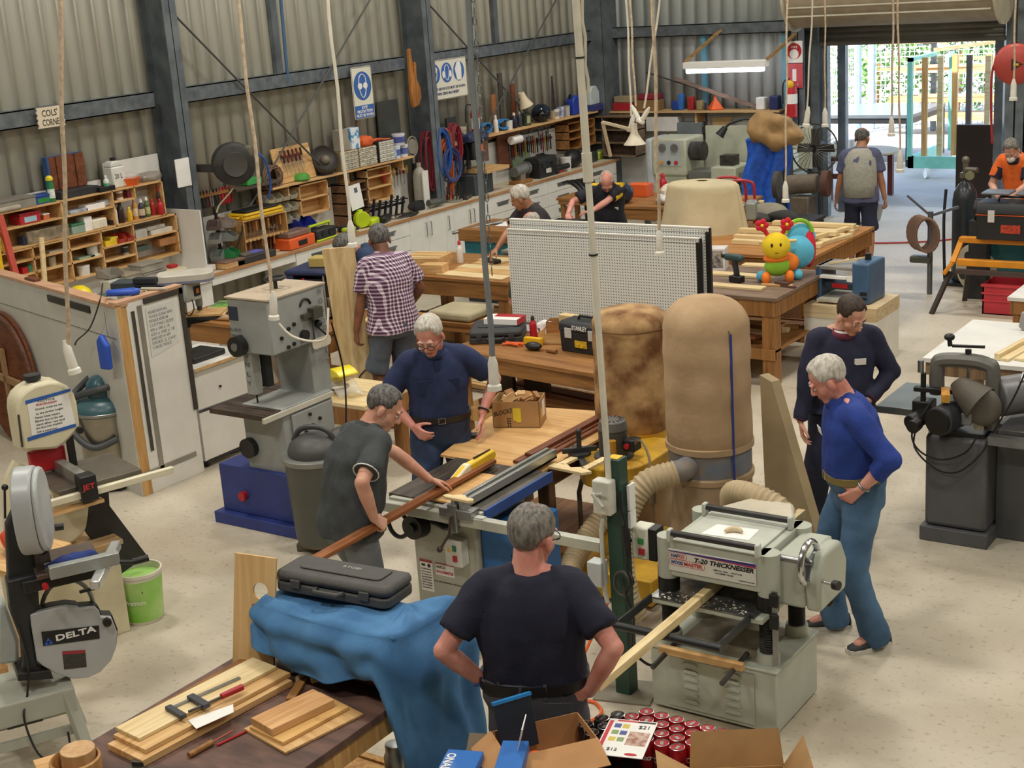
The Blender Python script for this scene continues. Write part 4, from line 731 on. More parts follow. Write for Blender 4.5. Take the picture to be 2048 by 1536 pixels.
for i,(px,py,z,c)in enumerate(((300,560,.906,'a7aba8'),(300,545,1.0,'9aa09e'),(298,530,1.09,'b3b0a4'),(295,512,1.18,'a09a8c'))):boxy('organiser_case',['flat clear organiser case, bottom of the stack between the drawers','clear organiser case second from the bottom of its stack','clear organiser case third from the bottom of its stack','dusty organiser case on top of its stack between the drawers'][i],'case',at(-11.25,px,552,z),(.2,.30,.085),mat(c,.35,var=.3,sc=14),0,lid=mat('8f8c80',.4),group='stacked organiser cases')
boxy('organiser_case','dusty clear organiser resting on the left parts drawers','case',at(-11.25,262,560,1.11),(.18,.28,.10),mat('a8a496',.4,var=.3,sc=14),lid=mat('9b9180',.5));boxy('white_box','pale lidless box on the left end of the drawers','box',at(-11.22,222,562,1.12),(.14,.16,.07),mat('c9c8be',.4));bin_('grey bin of red handled tools on the drawers',at(-11.3,215,520,1.2),(.16,.2,.08),'9a948a')
boxy('red_pouch','small red pouch on the top of the right parts drawers','pouch',at(-11.3,342,516,1.13),(.08,.09,.03),RED)
one('white_end_board',MB().b(-.28,-.01,0,.28,.01,.72),MELA,'white upright board closing the bench beside the column','board',(-11.72,10.70,.9))
# ---- hose reel and tools at the first column
t=thing('hose_reel','large black air hose reel on a bracket at the first steel column','hose reel',(-11.55,11.02,1.80));RB=mat('3a3835',.55,var=.15,sc=10,c2='2a2927')
c0=V((-11.28,11.12,2.06));ax=V((.82,-.57,0));x_,y_=frame(ax);K=lambda:mw(t)
P('casing',K().lathe([(.02,-.11),(.19,-.11),(.225,-.09),(.235,0),(.225,.09),(.19,.11),(.02,.11)],c0,32,ax),RB,t,sharp=50);P('hub_ring',K().lathe([(.10,.11),(.135,.115),(.13,.13),(.10,.125)],c0,28,ax),mat('4a4844',.5),t);P('badge',K().b(0,0,0,.001,.001,.001).lathe([(.0,.112),(.10,.112),(.0,.118)],c0,24,ax),mat('2b2b2c',.5),t)
P('shoulder',K().bc(c0+V((.11,.12,.12)),(.12,.16,.12),(0,0,35)),mat('6a6252',.6),t,bev=.02);P('wall_bracket',K().b(-11.86,10.98,1.98,-11.45,11.06,2.06).b(-11.87,10.9,1.84,-11.85,11.1,2.22),RB,t,bev=.004);P('white_plate',K().b(-11.69,10.66,1.86,-11.68,10.86,2.16),PAPER,t)
wtext('lettering','RETRACTA',.032,PAPER,t,c0+ax*.1195-x_*.075*(1 if x_.z==0 and(x_.x*.82-x_.y*-.57)is None else 1),x_,y_,width=.09)if False else None
P('name_bar',K().bc(c0+ax*.119,(.003,.07,.016),(0,0,-35)),PAPER,t)
P('blue_hose',K().tube(spl([c0+V((.17,.19,.10)),c0+V((.22,.25,.02)),c0+V((.22,.30,-.14)),c0+V((.20,.32,-.30)),c0+V((.16,.30,-.42))]),.012,8),mat('2a55a8',.4),t)
P('pale_hose',K().tube(spl([c0+V((0,-.02,-.23)),c0+V((-.02,-.08,-.3)),c0+V((-.1,-.18,-.42)),c0+V((-.12,-.22,-.5))]),.01,8),mat('b3a988',.5),t)
one('first_aid_holder',MB().b(-.02,-.09,0,.03,.09,.26).b(.03,-.05,.05,.035,.05,.2),mat('e0c51e',.4,var=.3,sc=14,c2='6b6420',contrast=(.3,.45)),'yellow tool holder hung on the wall beside the first column','tool holder',at(-11.98,372,408,1.60))
t=thing('plier_rack','wall rack of red handled pliers and snips under the hose reel','tool rack',(-12.0,11.3,1.64));P('rail',mw(t).b(-12.0,10.98,1.66,-11.88,11.66,1.69),OAKY,t)
for i in range(13):
 y=11.02+i*.05;rh=i>8;q=P('pliers',mw(t).tube([(-11.9,y-.012,1.67),(-11.89,y-.02,1.60),(-11.89,y-.012,1.54)],.010,6).tube([(-11.9,y+.012,1.67),(-11.89,y+.02,1.6),(-11.89,y+.012,1.54)],.010,6).bar((-11.9,y,1.67),(-11.9,y,1.73),.02,.01),RED if rh else mat(['3c3a3a','6a3030','8f8f8f','2a2a2a'][i%4],.4),t)
t=thing('rotary_bin_rack','tall pole rack of green and grey parts bins under the hose reel','bin rack',(-11.75,11.22,.905));P('post',MB().c((0,0,0),(0,0,.62),.018),BLACK,t);P('foot',MB().c((0,0,0),(0,0,.03),.14),mat('5a3a2a',.5),t)
for i,z in enumerate((.08,.27,.42)):
 for j,a in enumerate((-60,20,100)):
  x,y=.12*math.cos(math.radians(a)),.12*math.sin(math.radians(a));b_=bin_('x',(x,y,z),(.16,.13,.10),['9aa09a','2f8a4f','8f8a86','a8aaa4','8b8f8c','b0aaa8','6a5a54','9a8f88','8f5a4a'][(i*3+j)%9],a);b_.parent=t
  for k in('label','category'):del b_[k]
  # ---- drill press bench things: timber tool rack, sorter, orange organiser
t=thing('chisel_rack','pine cabinet rack of chisels with two rows, yellow case on top','tool rack',(-11.78,11.87,.905));P('side_panel',MB().b(-.14,-.36,0,.14,-.345,.44),PINEZ,t);P('side_panel',MB().b(-.14,.345,0,.14,.36,.44),PINEZ,t);P('back_panel',MB().b(-.14,-.345,0,-.13,.345,.44),mat('c9a878',.6),t)
for z in(.0,.19,.425):P('shelf_board',MB().b(-.13,-.345,z,.14,.345,z+.015),PINEY,t)
for r in range(2):
 for i in range(10):y=-.30+i*.066;z=.03+r*.2;c=P('chisel',MB().c((.09,y,z+.06),(.09,y,z+.17),.011,.014,8),[mat('6b3a20',.4),mat('c48a4a',.4),mat('3a2a24',.4)][(i+r)%3],t);P('blade',MB().b(.086,y-.008,z-.01,.092,y+.008,z+.06),STEEL,c)
for i in range(10):P('peg',MB().c((.14,-.30+i*.066,.205),(.165,-.30+i*.066,.205),.012,n=8),PINE,t)
case('yellow and black tool case lying on the chisel rack',(-11.78,11.87,1.346),(.30,.66,.07),'e5b91c').rotation_euler=(0,0,0)
P('black_insert',MB().prism(rrect(-.12,-.28,.12,.28,.03),(0,0,.07),X1,Y1,(0,0,.025)),BLACK,bpy.data.objects['tool_case'],bev=.006)
t=thing('organiser_case','orange tool organiser with clear lid in front of the blue bins','case',at(-11.62,592,515,.905),4);P('base',MB().b(-.13,-.24,0,.13,.24,.13),mat('e8632a',.45),t,bev=.015);P('clear_lid',MB().b(-.11,-.21,.13,.10,.21,.20),mat('9c7f70',.3,alpha=.7),t,bev=.015);P('handle_slot',MB().b(.13,-.08,.03,.134,.08,.09),BLACK,t)
boxy('black_case','long black case with a purple packet lying on the bench edge','case',at(-11.6,500,530,.905),(.26,.62,.07),mat('3a3836',.5),lid=mat('45423e',.5));boxy('purple_packet','purple and blue packet on the long black case','packet',at(-11.6,512,522,.976),(.12,.17,.02),mat('6a6ab8',.5));boxy('grey_packet','dusty brown tray beside the purple packet','tray',at(-11.6,490,526,.976),(.14,.15,.02),mat('6f675a',.6))
boxy('pine_box','small open pine box on the bench edge','box',at(-11.58,460,556,.905),(.22,.30,.08),PINEY,lid=mat('8a6a5c',.6));boxy('papers','white papers at the left end of the bench by the column','papers',at(-11.75,402,555,.905),(.3,.2,.06),PAPER);one('coat_hook_lamp',MB().tube(spl([(0,0,0),(.02,.1,.12),(.05,.2,.3),(.05,.22,.38)]),.008,6),BLACK,'thin black bent lamp arm beside the chisel rack','lamp',at(-11.7,455,500,.92))
bin_('dark blue parts bin, nearer of two on the bench',at(-11.7,590,475,.905),(.2,.26,.16),'28348c');bin_('dark blue parts bin, farther of two tipped forward',at(-11.8,605,455,1.03),(.2,.26,.15),'2b3796')
# ---- long white bench: worktop, cabinets, drawers
t=thing('worktop','long cream worktop with timber edge along the left wall','worktop',(-11.75,15.2,.87));P('slab',mw(t).b(-12.0,10.72,.868,-11.47,19.7,.90),mat('cfc2a8',.45,var=.08),t);P('edge_strip',mw(t).b(-11.47,10.72,.866,-11.455,19.7,.902),wood('b98a5c','9a6d42',1),t)
one('bench_fascia',mw(t).b(-11.50,10.78,.77,-11.47,12.12,.866),MELA,'white fascia board under the worktop over the knee space','fascia',(-11.75,15.2,.87))
def cab(label,y0,y1,kind,n=3):
 o=thing('base_cabinet',label,'cabinet',(-11.75,(y0+y1)/2,0),group='white base cabinets along the left wall');P('carcass',mw(o).b(-12.0,y0+.002,.1,-11.49,y1-.002,.866),MELA,o);P('kickboard',mw(o).b(-11.95,y0,0,-11.53,y1,.1),WHITE,o)
 if kind=='drawer':
  hs=[.155]+[(.60-.0)/(n-1)]*(n-1)if n>1 else[.75];z=.862
  for i in range(n):
   h_=(.76/n);d=P('drawer',mw(o).b(-11.49,y0+.004,z-h_+.004,-11.468,y1-.004,z-.002),MELA,o,bev=.003);ym=(y0+y1)/2;zz=z-h_*.42;P('handle',mw(o).b(-11.468,ym-.15,zz-.008,-11.455,ym+.15,zz+.012).b(-11.4675,ym-.13,zz-.05,-11.466,ym+.13,zz-.01),STEEL,d);z-=h_
 else:
  k=2 if kind=='doors' else 1;w_=(y1-y0)/k
  for i in range(k):
   d=P('door',mw(o).b(-11.49,y0+i*w_+.003,.104,-11.468,y0+(i+1)*w_-.003,.862),MELA,o,bev=.003);yh=y0+w_+(-.05 if i==0 else .05)if k==2 else y0+.06;P('handle',mw(o).tube([(-11.468,yh,.60),(-11.445,yh,.60),(-11.445,yh,.78),(-11.468,yh,.78)],.006,6),STEEL,d)
 return o
for y0,y1,kd,n,lb in((12.13,12.95,'drawer',5,'white drawer cabinet right of the knee space, behind the navy dust cover machine'),(12.95,13.38,'door',1,'white cabinet with one door behind the man in the blue polo'),(13.38,14.28,'drawer',4,'white drawer cabinet behind the man in the checked shirt'),(14.28,15.05,'doors',2,'white two door cabinet, left of the two double ones'),(15.05,15.24,'door',1,'narrow white filler cabinet between the double door cabinets'),(15.24,16.04,'doors',2,'white two door cabinet, right of the two double ones'),(16.04,16.78,'drawer',3,'white drawer cabinet just left of the white haired man'),(16.78,17.58,'drawer',4,'white drawer cabinet under the black toolbox'),(17.58,18.4,'drawer',4,'white drawer cabinet left of the small wooden stand'),(18.4,19.6,'drawer',4,'white drawer cabinet at the far corner end')):cab(lb,y0,y1,kd,n)
# ---- wall shelf and pigeonholes over the middle of the bench
o=thing('wall_shelf','pine wall shelf carrying the small drawer cabinets between the columns','shelf',(-11.9,13.8,1.6));P('board',mw(o).b(-12.0,12.2,1.585,-11.78,14.9,1.61),PINEY,o)
for y in(12.5,13.6,14.7):P('bracket',mw(o).b(-12.0,y-.01,1.45,-11.82,y+.01,1.585),PINE,o)
shelfunit('pigeonhole_shelf','small pine pigeonhole shelf on the wall with picture and boxes',-12.0,-11.82,12.68,13.2,1.18,1.56,[(1.37,12.68,13.2)],[])
shelfunit('pigeonhole_shelf','small pine pigeonhole shelf beside the tool board, right one',-12.0,-11.82,13.95,14.45,1.12,1.56,[(1.30,13.95,14.45),(1.44,13.95,14.45)],[])
shelfunit('pigeonhole_shelf','dark stack of timber boxes on the bench under the shelf',-12.0,-11.74,13.45,13.85,.905,1.45,[(1.05,13.45,13.85),(1.2,13.45,13.85),(1.33,13.45,13.85)],[],wood('7d5a3c','5a3d27',1))
t=thing('bin_rack','rack of clear cream parts bins left of the pigeonhole shelf','bin rack',(-11.95,12.4,1.2));P('rail',mw(t).b(-12.0,12.12,1.1,-11.97,12.66,1.56),OAKY,t)
for r in range(3):
 for i in range(4):
  b_=bin_('x',V((-11.9,12.2+i*.13,1.14+r*.14))-t.location,(.13,.12,.10),'cfc9b4',0,alpha=.8);b_.parent=t
  for k in('label','category'):del b_[k]
drawers('brown fronted small parts drawers on the wall shelf, left of three',(-11.87,13.62,1.611),5,5,.066,.046,'8b7a58',['b9a884','9b8a68'])
drawers('brown fronted small parts drawers on the wall shelf, middle of three',(-11.87,13.98,1.611),5,5,.066,.046,'8b7a58',['d9d2bc','b9a884','9b8a68'])
drawers('black framed small parts drawers on the wall shelf, right of three',(-11.87,14.36,1.611),4,5,.075,.052,'2f302e',['d9d6c8','c9c6b8'])
boxy('grey_carton','grey carton standing on the left brown parts drawers','carton',(-11.87,13.58,1.853),(.12,.17,.26),mat('9a9184',.7));boxy('glove_box','blue and white glove box standing beside the grey carton','box',(-11.85,13.78,1.853),(.10,.16,.26),mat('e2eaf0',.5,var=0,c2='4a9ad0',sc=9,contrast=(.45,.5)))
one('orange_rope',lump(MB(),(0,0,.06),(.08,.16,.07),.4,16,flat=0).tube(spl([(0,.12,.03),(0,.25,.05),(0,.4,.03),(.02,.5,.02)]),.02,6),mat('d8602a',.7),'orange rope heap lying on top of the middle parts drawers','rope',(-11.87,14.02,1.853))
tub('white round tub with blue stripes, lower left of the tub pair',(-11.86,14.62,1.611),.16,.065,'e0e2e6','d8dade','5a6ab0');tub('white round tub with blue stripes, right of the tub pair',(-11.86,14.78,1.611),.16,.065,'e0e2e6','d8dade','5a6ab0');tub('white tub with purple band stacked on the two tubs',(-11.86,14.70,1.772),.15,.085,'d5d8e2','e6e8ee','5058a0');boxy('blue_carton','small blue and white carton left of the tubs','carton',(-11.84,14.53,1.611),(.07,.09,.15),mat('c9dcec',.5,var=0,c2='5a8ac0',sc=12))
one('magnifier',MB().tube([V((0,.11*math.cos(a),.22+.13*math.sin(a)))for a in[2*PI*i/24 for i in range(24)]],.012,8,True).c((-.01,0,.22),(.01,0,.22),.10,n=24).c((0,0,0),(0,0,.1),.02),mat('8a8578',.4),'round grey magnifier or fan shape at the end of the wall shelf','magnifier',(-11.84,14.95,1.5))
t=thing('screwdriver_board','tilted pine board holding two rows of dark handled screwdrivers','tool board',(-11.86,12.72,1.615));T=Matrix.Rotation(math.radians(-12),4,'Y')
def M12():m=MB();m.T=T;return m
P('board',M12().b(-.01,-.33,0,.01,.33,.42),PINEY,t,bev=.003)
for i in range(11):y=-.2+(i//2)*.07+(i%2)*.03;z=.31-(i%2)*.06;q=P('screwdriver',M12().c((.03,y,z-.02),(.03,y,z+.07),.013,.011,8),mat(['5a1f18','3a1512','7a2a1a'][i%3],.4),t);P('shaft',M12().c((.03,y,z-.16),(.03,y,z-.02),.004,n=6),STEEL,q)
t=thing('cable_coil','tangled coil of brown wire beside the screwdriver board','cable',(-11.84,12.28,1.72))
P('coil',MB().tube([V((.03*math.sin(i*.37),.14*math.cos(i*.55)+.03*math.sin(i*.21),.13*math.sin(i*.55)+.02*math.cos(i*.3)))for i in range(110)],.006,5),mat('7d6152',.6),t)
one('green_tin',MB().lathe([(.09,0),(.11,.02),(.10,.06),(.07,.085),(.0,.09)],n=20),mat('4f9a3a',.4),'bright green round dish on the wall shelf','dish',at(-11.84,603,362,1.611));boxy('green_box','bright green box on the bracket shelf left of the coil','box',at(-11.84,503,374,1.70),(.12,.24,.07),mat('3a9a4a',.45));boxy('shelf_plank','dark timber plank shelf carrying the bright green box','shelf',at(-11.88,505,380,1.66),(.24,.75,.035),wood('55483a','3a3028',1))
t=thing('bench_lamp_fan','round dark metal fan lying tilted on the wall shelf','fan',(-11.86,13.22,1.611));P('shroud',MB().lathe([(.15,-.04),(.175,-.03),(.175,.05),(.16,.06),(.14,.02),(.05,.0)],(0,0,.18),28,(.8,-.3,.5)),mat('3e3a35',.5),t,sharp=60);P('hub',MB().ball((.02,0,.18),.06),mat('7a7060',.5),t);P('stand',MB().b(-.06,-.08,0,.06,.08,.06),DARK,t)
t=thing('screwdriver_rack','white board of hanging chisels and screwdrivers above the bench','tool rack',(-12.0,14.66,1.3));P('rail',mw(t).b(-11.99,14.42,1.42,-11.93,14.93,1.45),WHITE,t)
for i in range(7):y=14.47+i*.07;q=P('tool_handle',mw(t).c((-11.92,y,1.38),(-11.92,y,1.48),.013,n=8),[mat('b5402a',.4),mat('5a2a1c',.4),mat('c9952a',.4),BLACK][i%4],t);P('blade',mw(t).c((-11.92,y,1.24),(-11.92,y,1.38),.005,n=6),STEEL,q)
one('red_funnel',MB().lathe([(.015,0),(.02,.06),(.07,.13),(.066,.135),(.01,.07)],n=18),RED,'red funnel hanging on the wall at the tool board','funnel',(-11.9,14.38,1.33))
P4=LIME
for i,(px,py,rz,lb)in enumerate(((612,460,20,'lime and black cordless drill lying left on the brown mat'),(650,458,-30,'lime and black cordless drill lying right of the first on the mat'),(690,440,60,'lime and black cordless driver beside the white chart'))):
 o=drill(lb,at(-11.68,px,py,.92),rz,'a9bf2a','2c2d2a',s=1.0);o.rotation_euler=(PI/2*.97,0,math.radians(rz));o.location.z=.945
boxy('brown_mat','brown cork mat lying on the worktop under the drills','mat',at(-11.70,640,455,.9005),(.42,.95,.006),mat('b08a5f',.85))
t=thing('work_radio','lime and black work radio with carry handle on the bench edge','radio',at(-11.6,645,488,.902),5);P('body',MB().b(-.09,-.19,.02,.09,.19,.15),mat('2a2b2a',.5),t,bev=.02);P('frame',MB().tube([(-.02,-.21,.0),(-.02,-.2,.19),(-.02,.2,.19),(-.02,.21,.0)],.02,8).tube([(.08,-.2,.02),(.08,.2,.02)],.016,8),LIME,t)
for s_ in(-.07,.07,.13):P('dial',MB().c((.09,s_,.09),(.10,s_,.09),.04),BLACK,t)
boxy('charger','black battery charger left of the lime work radio','charger',at(-11.62,610,500,.902),(.16,.22,.09),BLACK,bev=.02)
one('blower',MB().c((0,-.05,.11),(0,.05,.11),.10,n=24).c((0,.05,.11),(0,.08,.11),.04).bar((.0,0,.2),(.0,.24,.14),.06,.07),LIME,'lime green round blower tool on the bench behind the seated men','blower',at(-11.62,725,455,.902),60,bev=.01)
boxy('sander','lime green sander lying right of the round blower','sander',at(-11.60,745,448,.902),(.14,.22,.1),LIME,20,bev=.03);one('paper_chart',MB().prism([(0,0),(.24,.0),(.25,.30),(.01,.31)],(0,0,0),Y1,UP,(-.004,0,0)),PAPER,'white printed sheet with a drawing propped on the bench','sheet',at(-11.70,705,422,1.12)).rotation_euler=(.1,-.1,0)
P('drawing',MB().b(.0005,.12,.20,.002,.18,.26),mat('5a6070',.7),bpy.data.objects['paper_chart'])
t=thing('bench_vice_row','row of black clamps and wood vices standing on the worktop','clamps',(-11.8,14.1,.902));P('bar',MB().b(-.03,-.55,.12,.0,.55,.15),BLACK,t)
for i in range(9):y=-.5+i*.12;P('clamp',MB().bar((0,y,0),(.03,y+.03,.28-.03*(i%3)),.03,.02).bar((.0,y,.2),(.12,y,.2),.015),mat('232427',.5),t)
boxy('oval_plate','thin black oval base lying on the worktop','plate',at(-11.62,815,425,.902),(.12,.24,.008),BLACK,bev=.003);one('black_cable',MB().tube([V((.16*math.cos(i*.5)*(1-i/60),.3*math.sin(i*.5)*(1-i/70)+i*.006,0))for i in range(36)],.006,5),BLACK,'loose black cable lying in loops on the worktop','cable',at(-11.64,800,415,.908));boxy('jigsaw','dark jigsaw tool lying at the front of the worktop','jigsaw',at(-11.6,770,437,.902),(.1,.26,.09),BLACK,20,bev=.025)
one('black_rag',lump(MB(),(0,0,.05),(.09,.15,.07),.4,12,flat=0),mat('202022',.9),'black rag heaped beside the leaning white board','rag',at(-11.75,835,405,.902))
one('white_plank',MB().b(-.008,-.06,0,.008,.06,.5),MELA,'narrow white panel standing on the worktop below the hanks','panel',at(-11.68,855,412,.902))
t=thing('gas_cylinder','grey steel gas cylinder standing on the worktop by the cord hanks','gas cylinder',(-11.8,15.0,.902));P('shell',MB().lathe([(.07,0),(.09,.02),(.09,.42),(.07,.5),(.03,.54),(.03,.60)],n=20),mat('a09c90',.5),t);P('valve',MB().c((0,0,.6),(0,0,.68),.02),IRON,t)
def hank(label,c,w_,h_,col,n,r,seed,loc):
 random.seed(seed);pts=[]
 for i in range(n*14):
  a=2*PI*i/14;k=1+.12*math.sin(i*.33+seed)+random.uniform(-.05,.05);pts.append(V((.05*math.sin(i*.21+seed)+.02*math.cos(a),w_/2*math.cos(a)*k,-h_/2+h_/2*math.sin(a)*k)))
 return one('extension_cord',MB().tube(spl(pts,2),r,5),mat(col,.5),label,'extension cord',loc,group='extension cords hung on the wall')
HX=-11.78
hank('dark red extension cord hank, leftmost of the hanging cords',0,.13,.72,'7a2430',8,.011,1,(HX,15.18,1.86));hank('bright blue extension cord hank hanging in the middle',0,.24,.58,'2a5cae',12,.010,2,(HX+.06,15.42,1.88));hank('thin orange cord hank hanging behind the blue and red ones',0,.12,.40,'c96a2a',7,.009,3,(HX+.03,15.57,1.86));hank('dark red cord hank with a wrapped waist, rightmost of the hanging cords',0,.16,.46,'8a2232',9,.011,4,(HX+.08,15.72,1.90));hank('long orange extension cord hanging low nearly to the worktop',0,.22,.80,'d8622a',10,.008,5,(HX+.02,15.5,1.72));hank('blue and grey cord loops hanging below the blue hank',0,.28,.42,'3a4a80',8,.009,6,(HX+.1,15.55,1.60))
hank('black lead loops hanging right of the red hank',0,.18,.55,'1f1f22',4,.008,8,(HX-.02,15.95,1.70))
t=thing('wall_shelf','short pine shelf carrying an old cream heater beyond the cords','shelf',(-11.9,15.8,1.63));P('board',mw(t).b(-12.0,15.62,1.615,-11.76,16.28,1.64),PINEY,t)
boxy('old_radio','old cream metal box with dark grille on the short shelf','radio',(-11.88,15.92,1.641),(.2,.36,.20),mat('a49c88',.5),lid=mat('b8b09a',.5),label_m=mat('4a463e',.5));boxy('screen','small black framed screen standing on the cream box','screen',(-11.92,15.95,1.842),(.03,.24,.14),BLACK)
t=thing('fire_extinguisher','red fire extinguisher with hose standing on the shelf behind the chain','fire extinguisher',(-11.85,16.42,1.67));P('cylinder',MB().lathe([(.05,0),(.06,.01),(.06,.30),(.045,.36),(.02,.39)],n=18),RED,t);P('valve',MB().b(-.02,-.03,.39,.02,.03,.44),BLACK,t);P('hose',MB().tube(spl([(0,-.03,.42),(0,-.14,.45),(0,-.2,.4),(.0,-.22,.2)]),.01,6),BLACK,t);P('paper_label',MB().lathe([(.0605,.1),(.0605,.25)],n=18),PAPER,t)
# ==== foreground bench and everything lying on it
def PLN(P0,deg):
 t=math.radians(deg);u=V((math.cos(t),math.sin(t),0));n=V((math.sin(t),-math.cos(t),0));P0=V(P0)
 def f(px,py,off=0.0):
  d=_ray(px,py);k=((P0+n*off-V((0,0,CAMZ))).dot(n))/d.dot(n);q=V((d.x*k,d.y*k,CAMZ+d.z*k));return((q-P0).dot(u),q.z)
 return f
def bench(label,x0,y0,x1,y1,zt,topm,legm,apron=.12,shelf=None,legw=.09,rz=0,inset=.04,over=.02,name='workbench',th=.035):
 cx,cy=(x0+x1)/2,(y0+y1)/2;w_,d_=(x1-x0)/2,(y1-y0)/2;o=thing(name,label,'bench',(cx,cy,0),rz)
 P('top',MB().b(-w_,-d_,zt-th,w_,d_,zt),topm,o,bev=.003);i=inset
 for sx in(-1,1):
  for sy in(-1,1):P('leg',MB().b(sx*(w_-i)-(legw if sx>0 else 0),sy*(d_-i)-(legw if sy>0 else 0),0,sx*(w_-i)+(0 if sx>0 else legw),sy*(d_-i)+(0 if sy>0 else legw),zt-th),legm,o,bev=.003)
 if apron:
  for sy in(-1,1):y=sy*(d_-over);P('apron',MB().b(-w_+over,min(y,y-sy*.03),zt-th-apron,w_-over,max(y,y-sy*.03),zt-th-.001),topm if topm is OAK else legm,o,bev=.002)
  for sx in(-1,1):x=sx*(w_-over);P('apron',MB().b(min(x,x-sx*.03),-d_+over+.03,zt-th-apron,max(x,x-sx*.03),d_-over-.03,zt-th-.001),legm,o,bev=.002)
 if shelf:
  P('shelf',MB().b(-w_+i,-d_+i,shelf-.02,w_-i,d_-i,shelf),legm,o)
  for sy in(-1,1):y=sy*(d_-i);P('shelf_rail',MB().b(-w_+i,y-.02,shelf-.09,w_-i,y+.02,shelf+.012),legm,o,bev=.002)
 return o
DTOP=mat('6f5247',.6,var=0,c2='4c3730',sc=5,bump=.1,stretch=(1,3,1))
bench('dark stained foreground workbench with planks, a clamp and a draped blue coat',-4.62,2.6,-3.66,4.58,.88,DTOP,PINEZ,.10,.28,.085)
TB=.881
boards=[('pine_board',-4.33,3.70,TB,(.24,.80,.03),6,PINEY,'lowest wide pine board in the left stack on the foreground bench'),('pine_board',-4.345,3.73,TB+.031,(.22,.78,.02),6,PINEY,'knotty pine board near the top of the left stack'),('pale_board',-4.39,3.74,TB+.052,(.165,.74,.016),6,PALEY,'pale smooth board on top of the left stack under the clamp'),('oak_board',-4.50,3.82,TB,(.09,.66,.03),2,OAKY,'tan board sticking out behind the left stack')]
for n,x,y,z,d,rz,m,lb in boards:one(n,MB().b(-d[0]/2,-d[1]/2,0,d[0]/2,d[1]/2,d[2]),m,lb,'board',(x,y,z),-rz,bev=.002)
t=thing('bar_clamp','black bar clamp with red handle lying on the pale board','clamp',(-4.37,3.78,TB+.069),-12);P('bar',MB().b(-.008,-.20,0,.008,.16,.008),STEEL,t);P('fixed_jaw',MB().b(-.01,-.21,-.0,.12,-.18,.02),mat('3a3c42',.5),t,bev=.004);P('sliding_jaw',MB().b(-.015,-.10,0,.12,-.065,.022),mat('3a3c42',.5),t,bev=.004)
P('screw',MB().c((.10,-.16,.012),(.10,.04,.012),.006),IRON,t);P('handle',MB().c((.10,.0,.014),(.10,.11,.014),.013,.015),RED,t,bev=.003)
one('paper_sheet',MB().prism([(0,0),(.09,-.02),(.10,.16),(.04,.2)],(0,0,0),X1,Y1,(0,0,.001)),PAPER,'white paper scrap lying on the pine board beside the clamp','paper',(-4.29,3.58,TB+.055),-10)
t=thing('pencil','red pencil lying between the two stacks of boards','pencil',(-4.10,3.62,TB+.005),0);P('shaft',MB().c((0,-.07,0),(.03,.07,0),.005,n=6),RED,t)
t=thing('chisel','wooden handled tool lying beside the left stack of boards','chisel',(-4.13,3.50,TB+.012),-5);P('handle',MB().c((0,-.07,0),(0,.05,0),.013),OAK,t);P('blade',MB().c((0,.05,0),(.0,.16,0),.004),mat('a8503a',.4),t)
one('square_board',MB().b(-.15,-.20,0,.15,.20,.012),PINE,'larger flat pine board under the thick offcut stack','board',(-3.90,3.86,TB),-12,bev=.002);one('scorched_board',MB().b(-.11,-.18,0,.11,.18,.016),mat('d9ad6a',.6,var=0,c2='8a5228',sc=3.2,contrast=(.28,.42)),'pine board with a dark burn mark under the thick offcut','board',(-3.92,3.86,TB+.0125),-8,bev=.002);one('thick_board',MB().b(-.075,-.16,0,.075,.16,.035),wood('dcae78','b9854f',1),'thick smooth pine offcut on top of the right stack','board',(-3.945,3.85,TB+.029),-12,bev=.003)
t=thing('upright_board','tall pine board with round hole standing against the dark boxes','board',(-4.47,4.15,TB),0)
ol=[(-.105,0),(.105,0),(.105,.52),(-.105,.52)];cxh,czh,rh=.03,.36,.038;n=24;mb=MB()
ring=[(cxh+rh*math.cos(2*PI*i/n+PI/4),czh+rh*math.sin(2*PI*i/n+PI/4))for i in range(n)]
def sq(i):
 a=2*PI*i/n+PI/4;c,s_=math.cos(a),math.sin(a);k=min((.105-cxh if c>0 else .105+cxh)/max(abs(c),1e-6),(.52-czh if s_>0 else czh)/max(abs(s_),1e-6));return(cxh+c*k,czh+s_*k)
outer=[sq(i)for i in range(n)];cor=[(.105,.52),(-.105,.52),(-.105,0),(.105,0)]
for(x,z)in cor:
 a=math.atan2(z-czh,x-cxh)-PI/4;i=round((a%(2*PI))/(2*PI)*n)%n;outer[i]=(x,z)
vs=[(x,y,z)for y in(-.007,.007)for x,z in ring+outer];fs=[]
for i in range(n):
 j=(i+1)%n;fs+=[(i,n+i,n+j,j),(2*n+i,2*n+j,3*n+j,3*n+i),(i,j,2*n+j,2*n+i),(n+i,3*n+i,3*n+j,n+j)]
P('board',MB().a(vs,fs),wood('e0bd88','cda468',2,.7),t,sharp=30);P('knot',MB().c((.0,-.0072,.285),(.0,-.0065,.285),.012),mat('9a6a3c',.6),t);t.rotation_euler=(-.17,.06,math.radians(15))
one('wooden_drum',MB().lathe([(.085,0),(.10,.01),(.10,.095),(.092,.1),(.088,.09),(.085,.015)],n=28),wood('c4935a','a87842',2),'turned wooden pot with a round block inside at the bottom left','pot',(-4.42,3.10,TB),sharp=50);one('wood_disc',MB().c((0,0,0),(0,0,.10),.068,n=28),wood('cda87c','b98f60',2),'round wooden block sitting inside the turned pot','block',(-4.435,3.13,TB+.02),bev=.003)
one('pine_block',MB().b(-.12,-.05,0,.12,.05,.05),PINE,'pine block lying behind the turned wooden pot','block',(-4.535,3.14,TB),62,bev=.002);one('black_knob',MB().lathe([(.02,0),(.024,.01),(.024,.05),(.02,.055),(0,.056)],n=18),BLACK,'small black cap standing in front of the turned pot','cap',(-4.39,2.99,TB+.05))
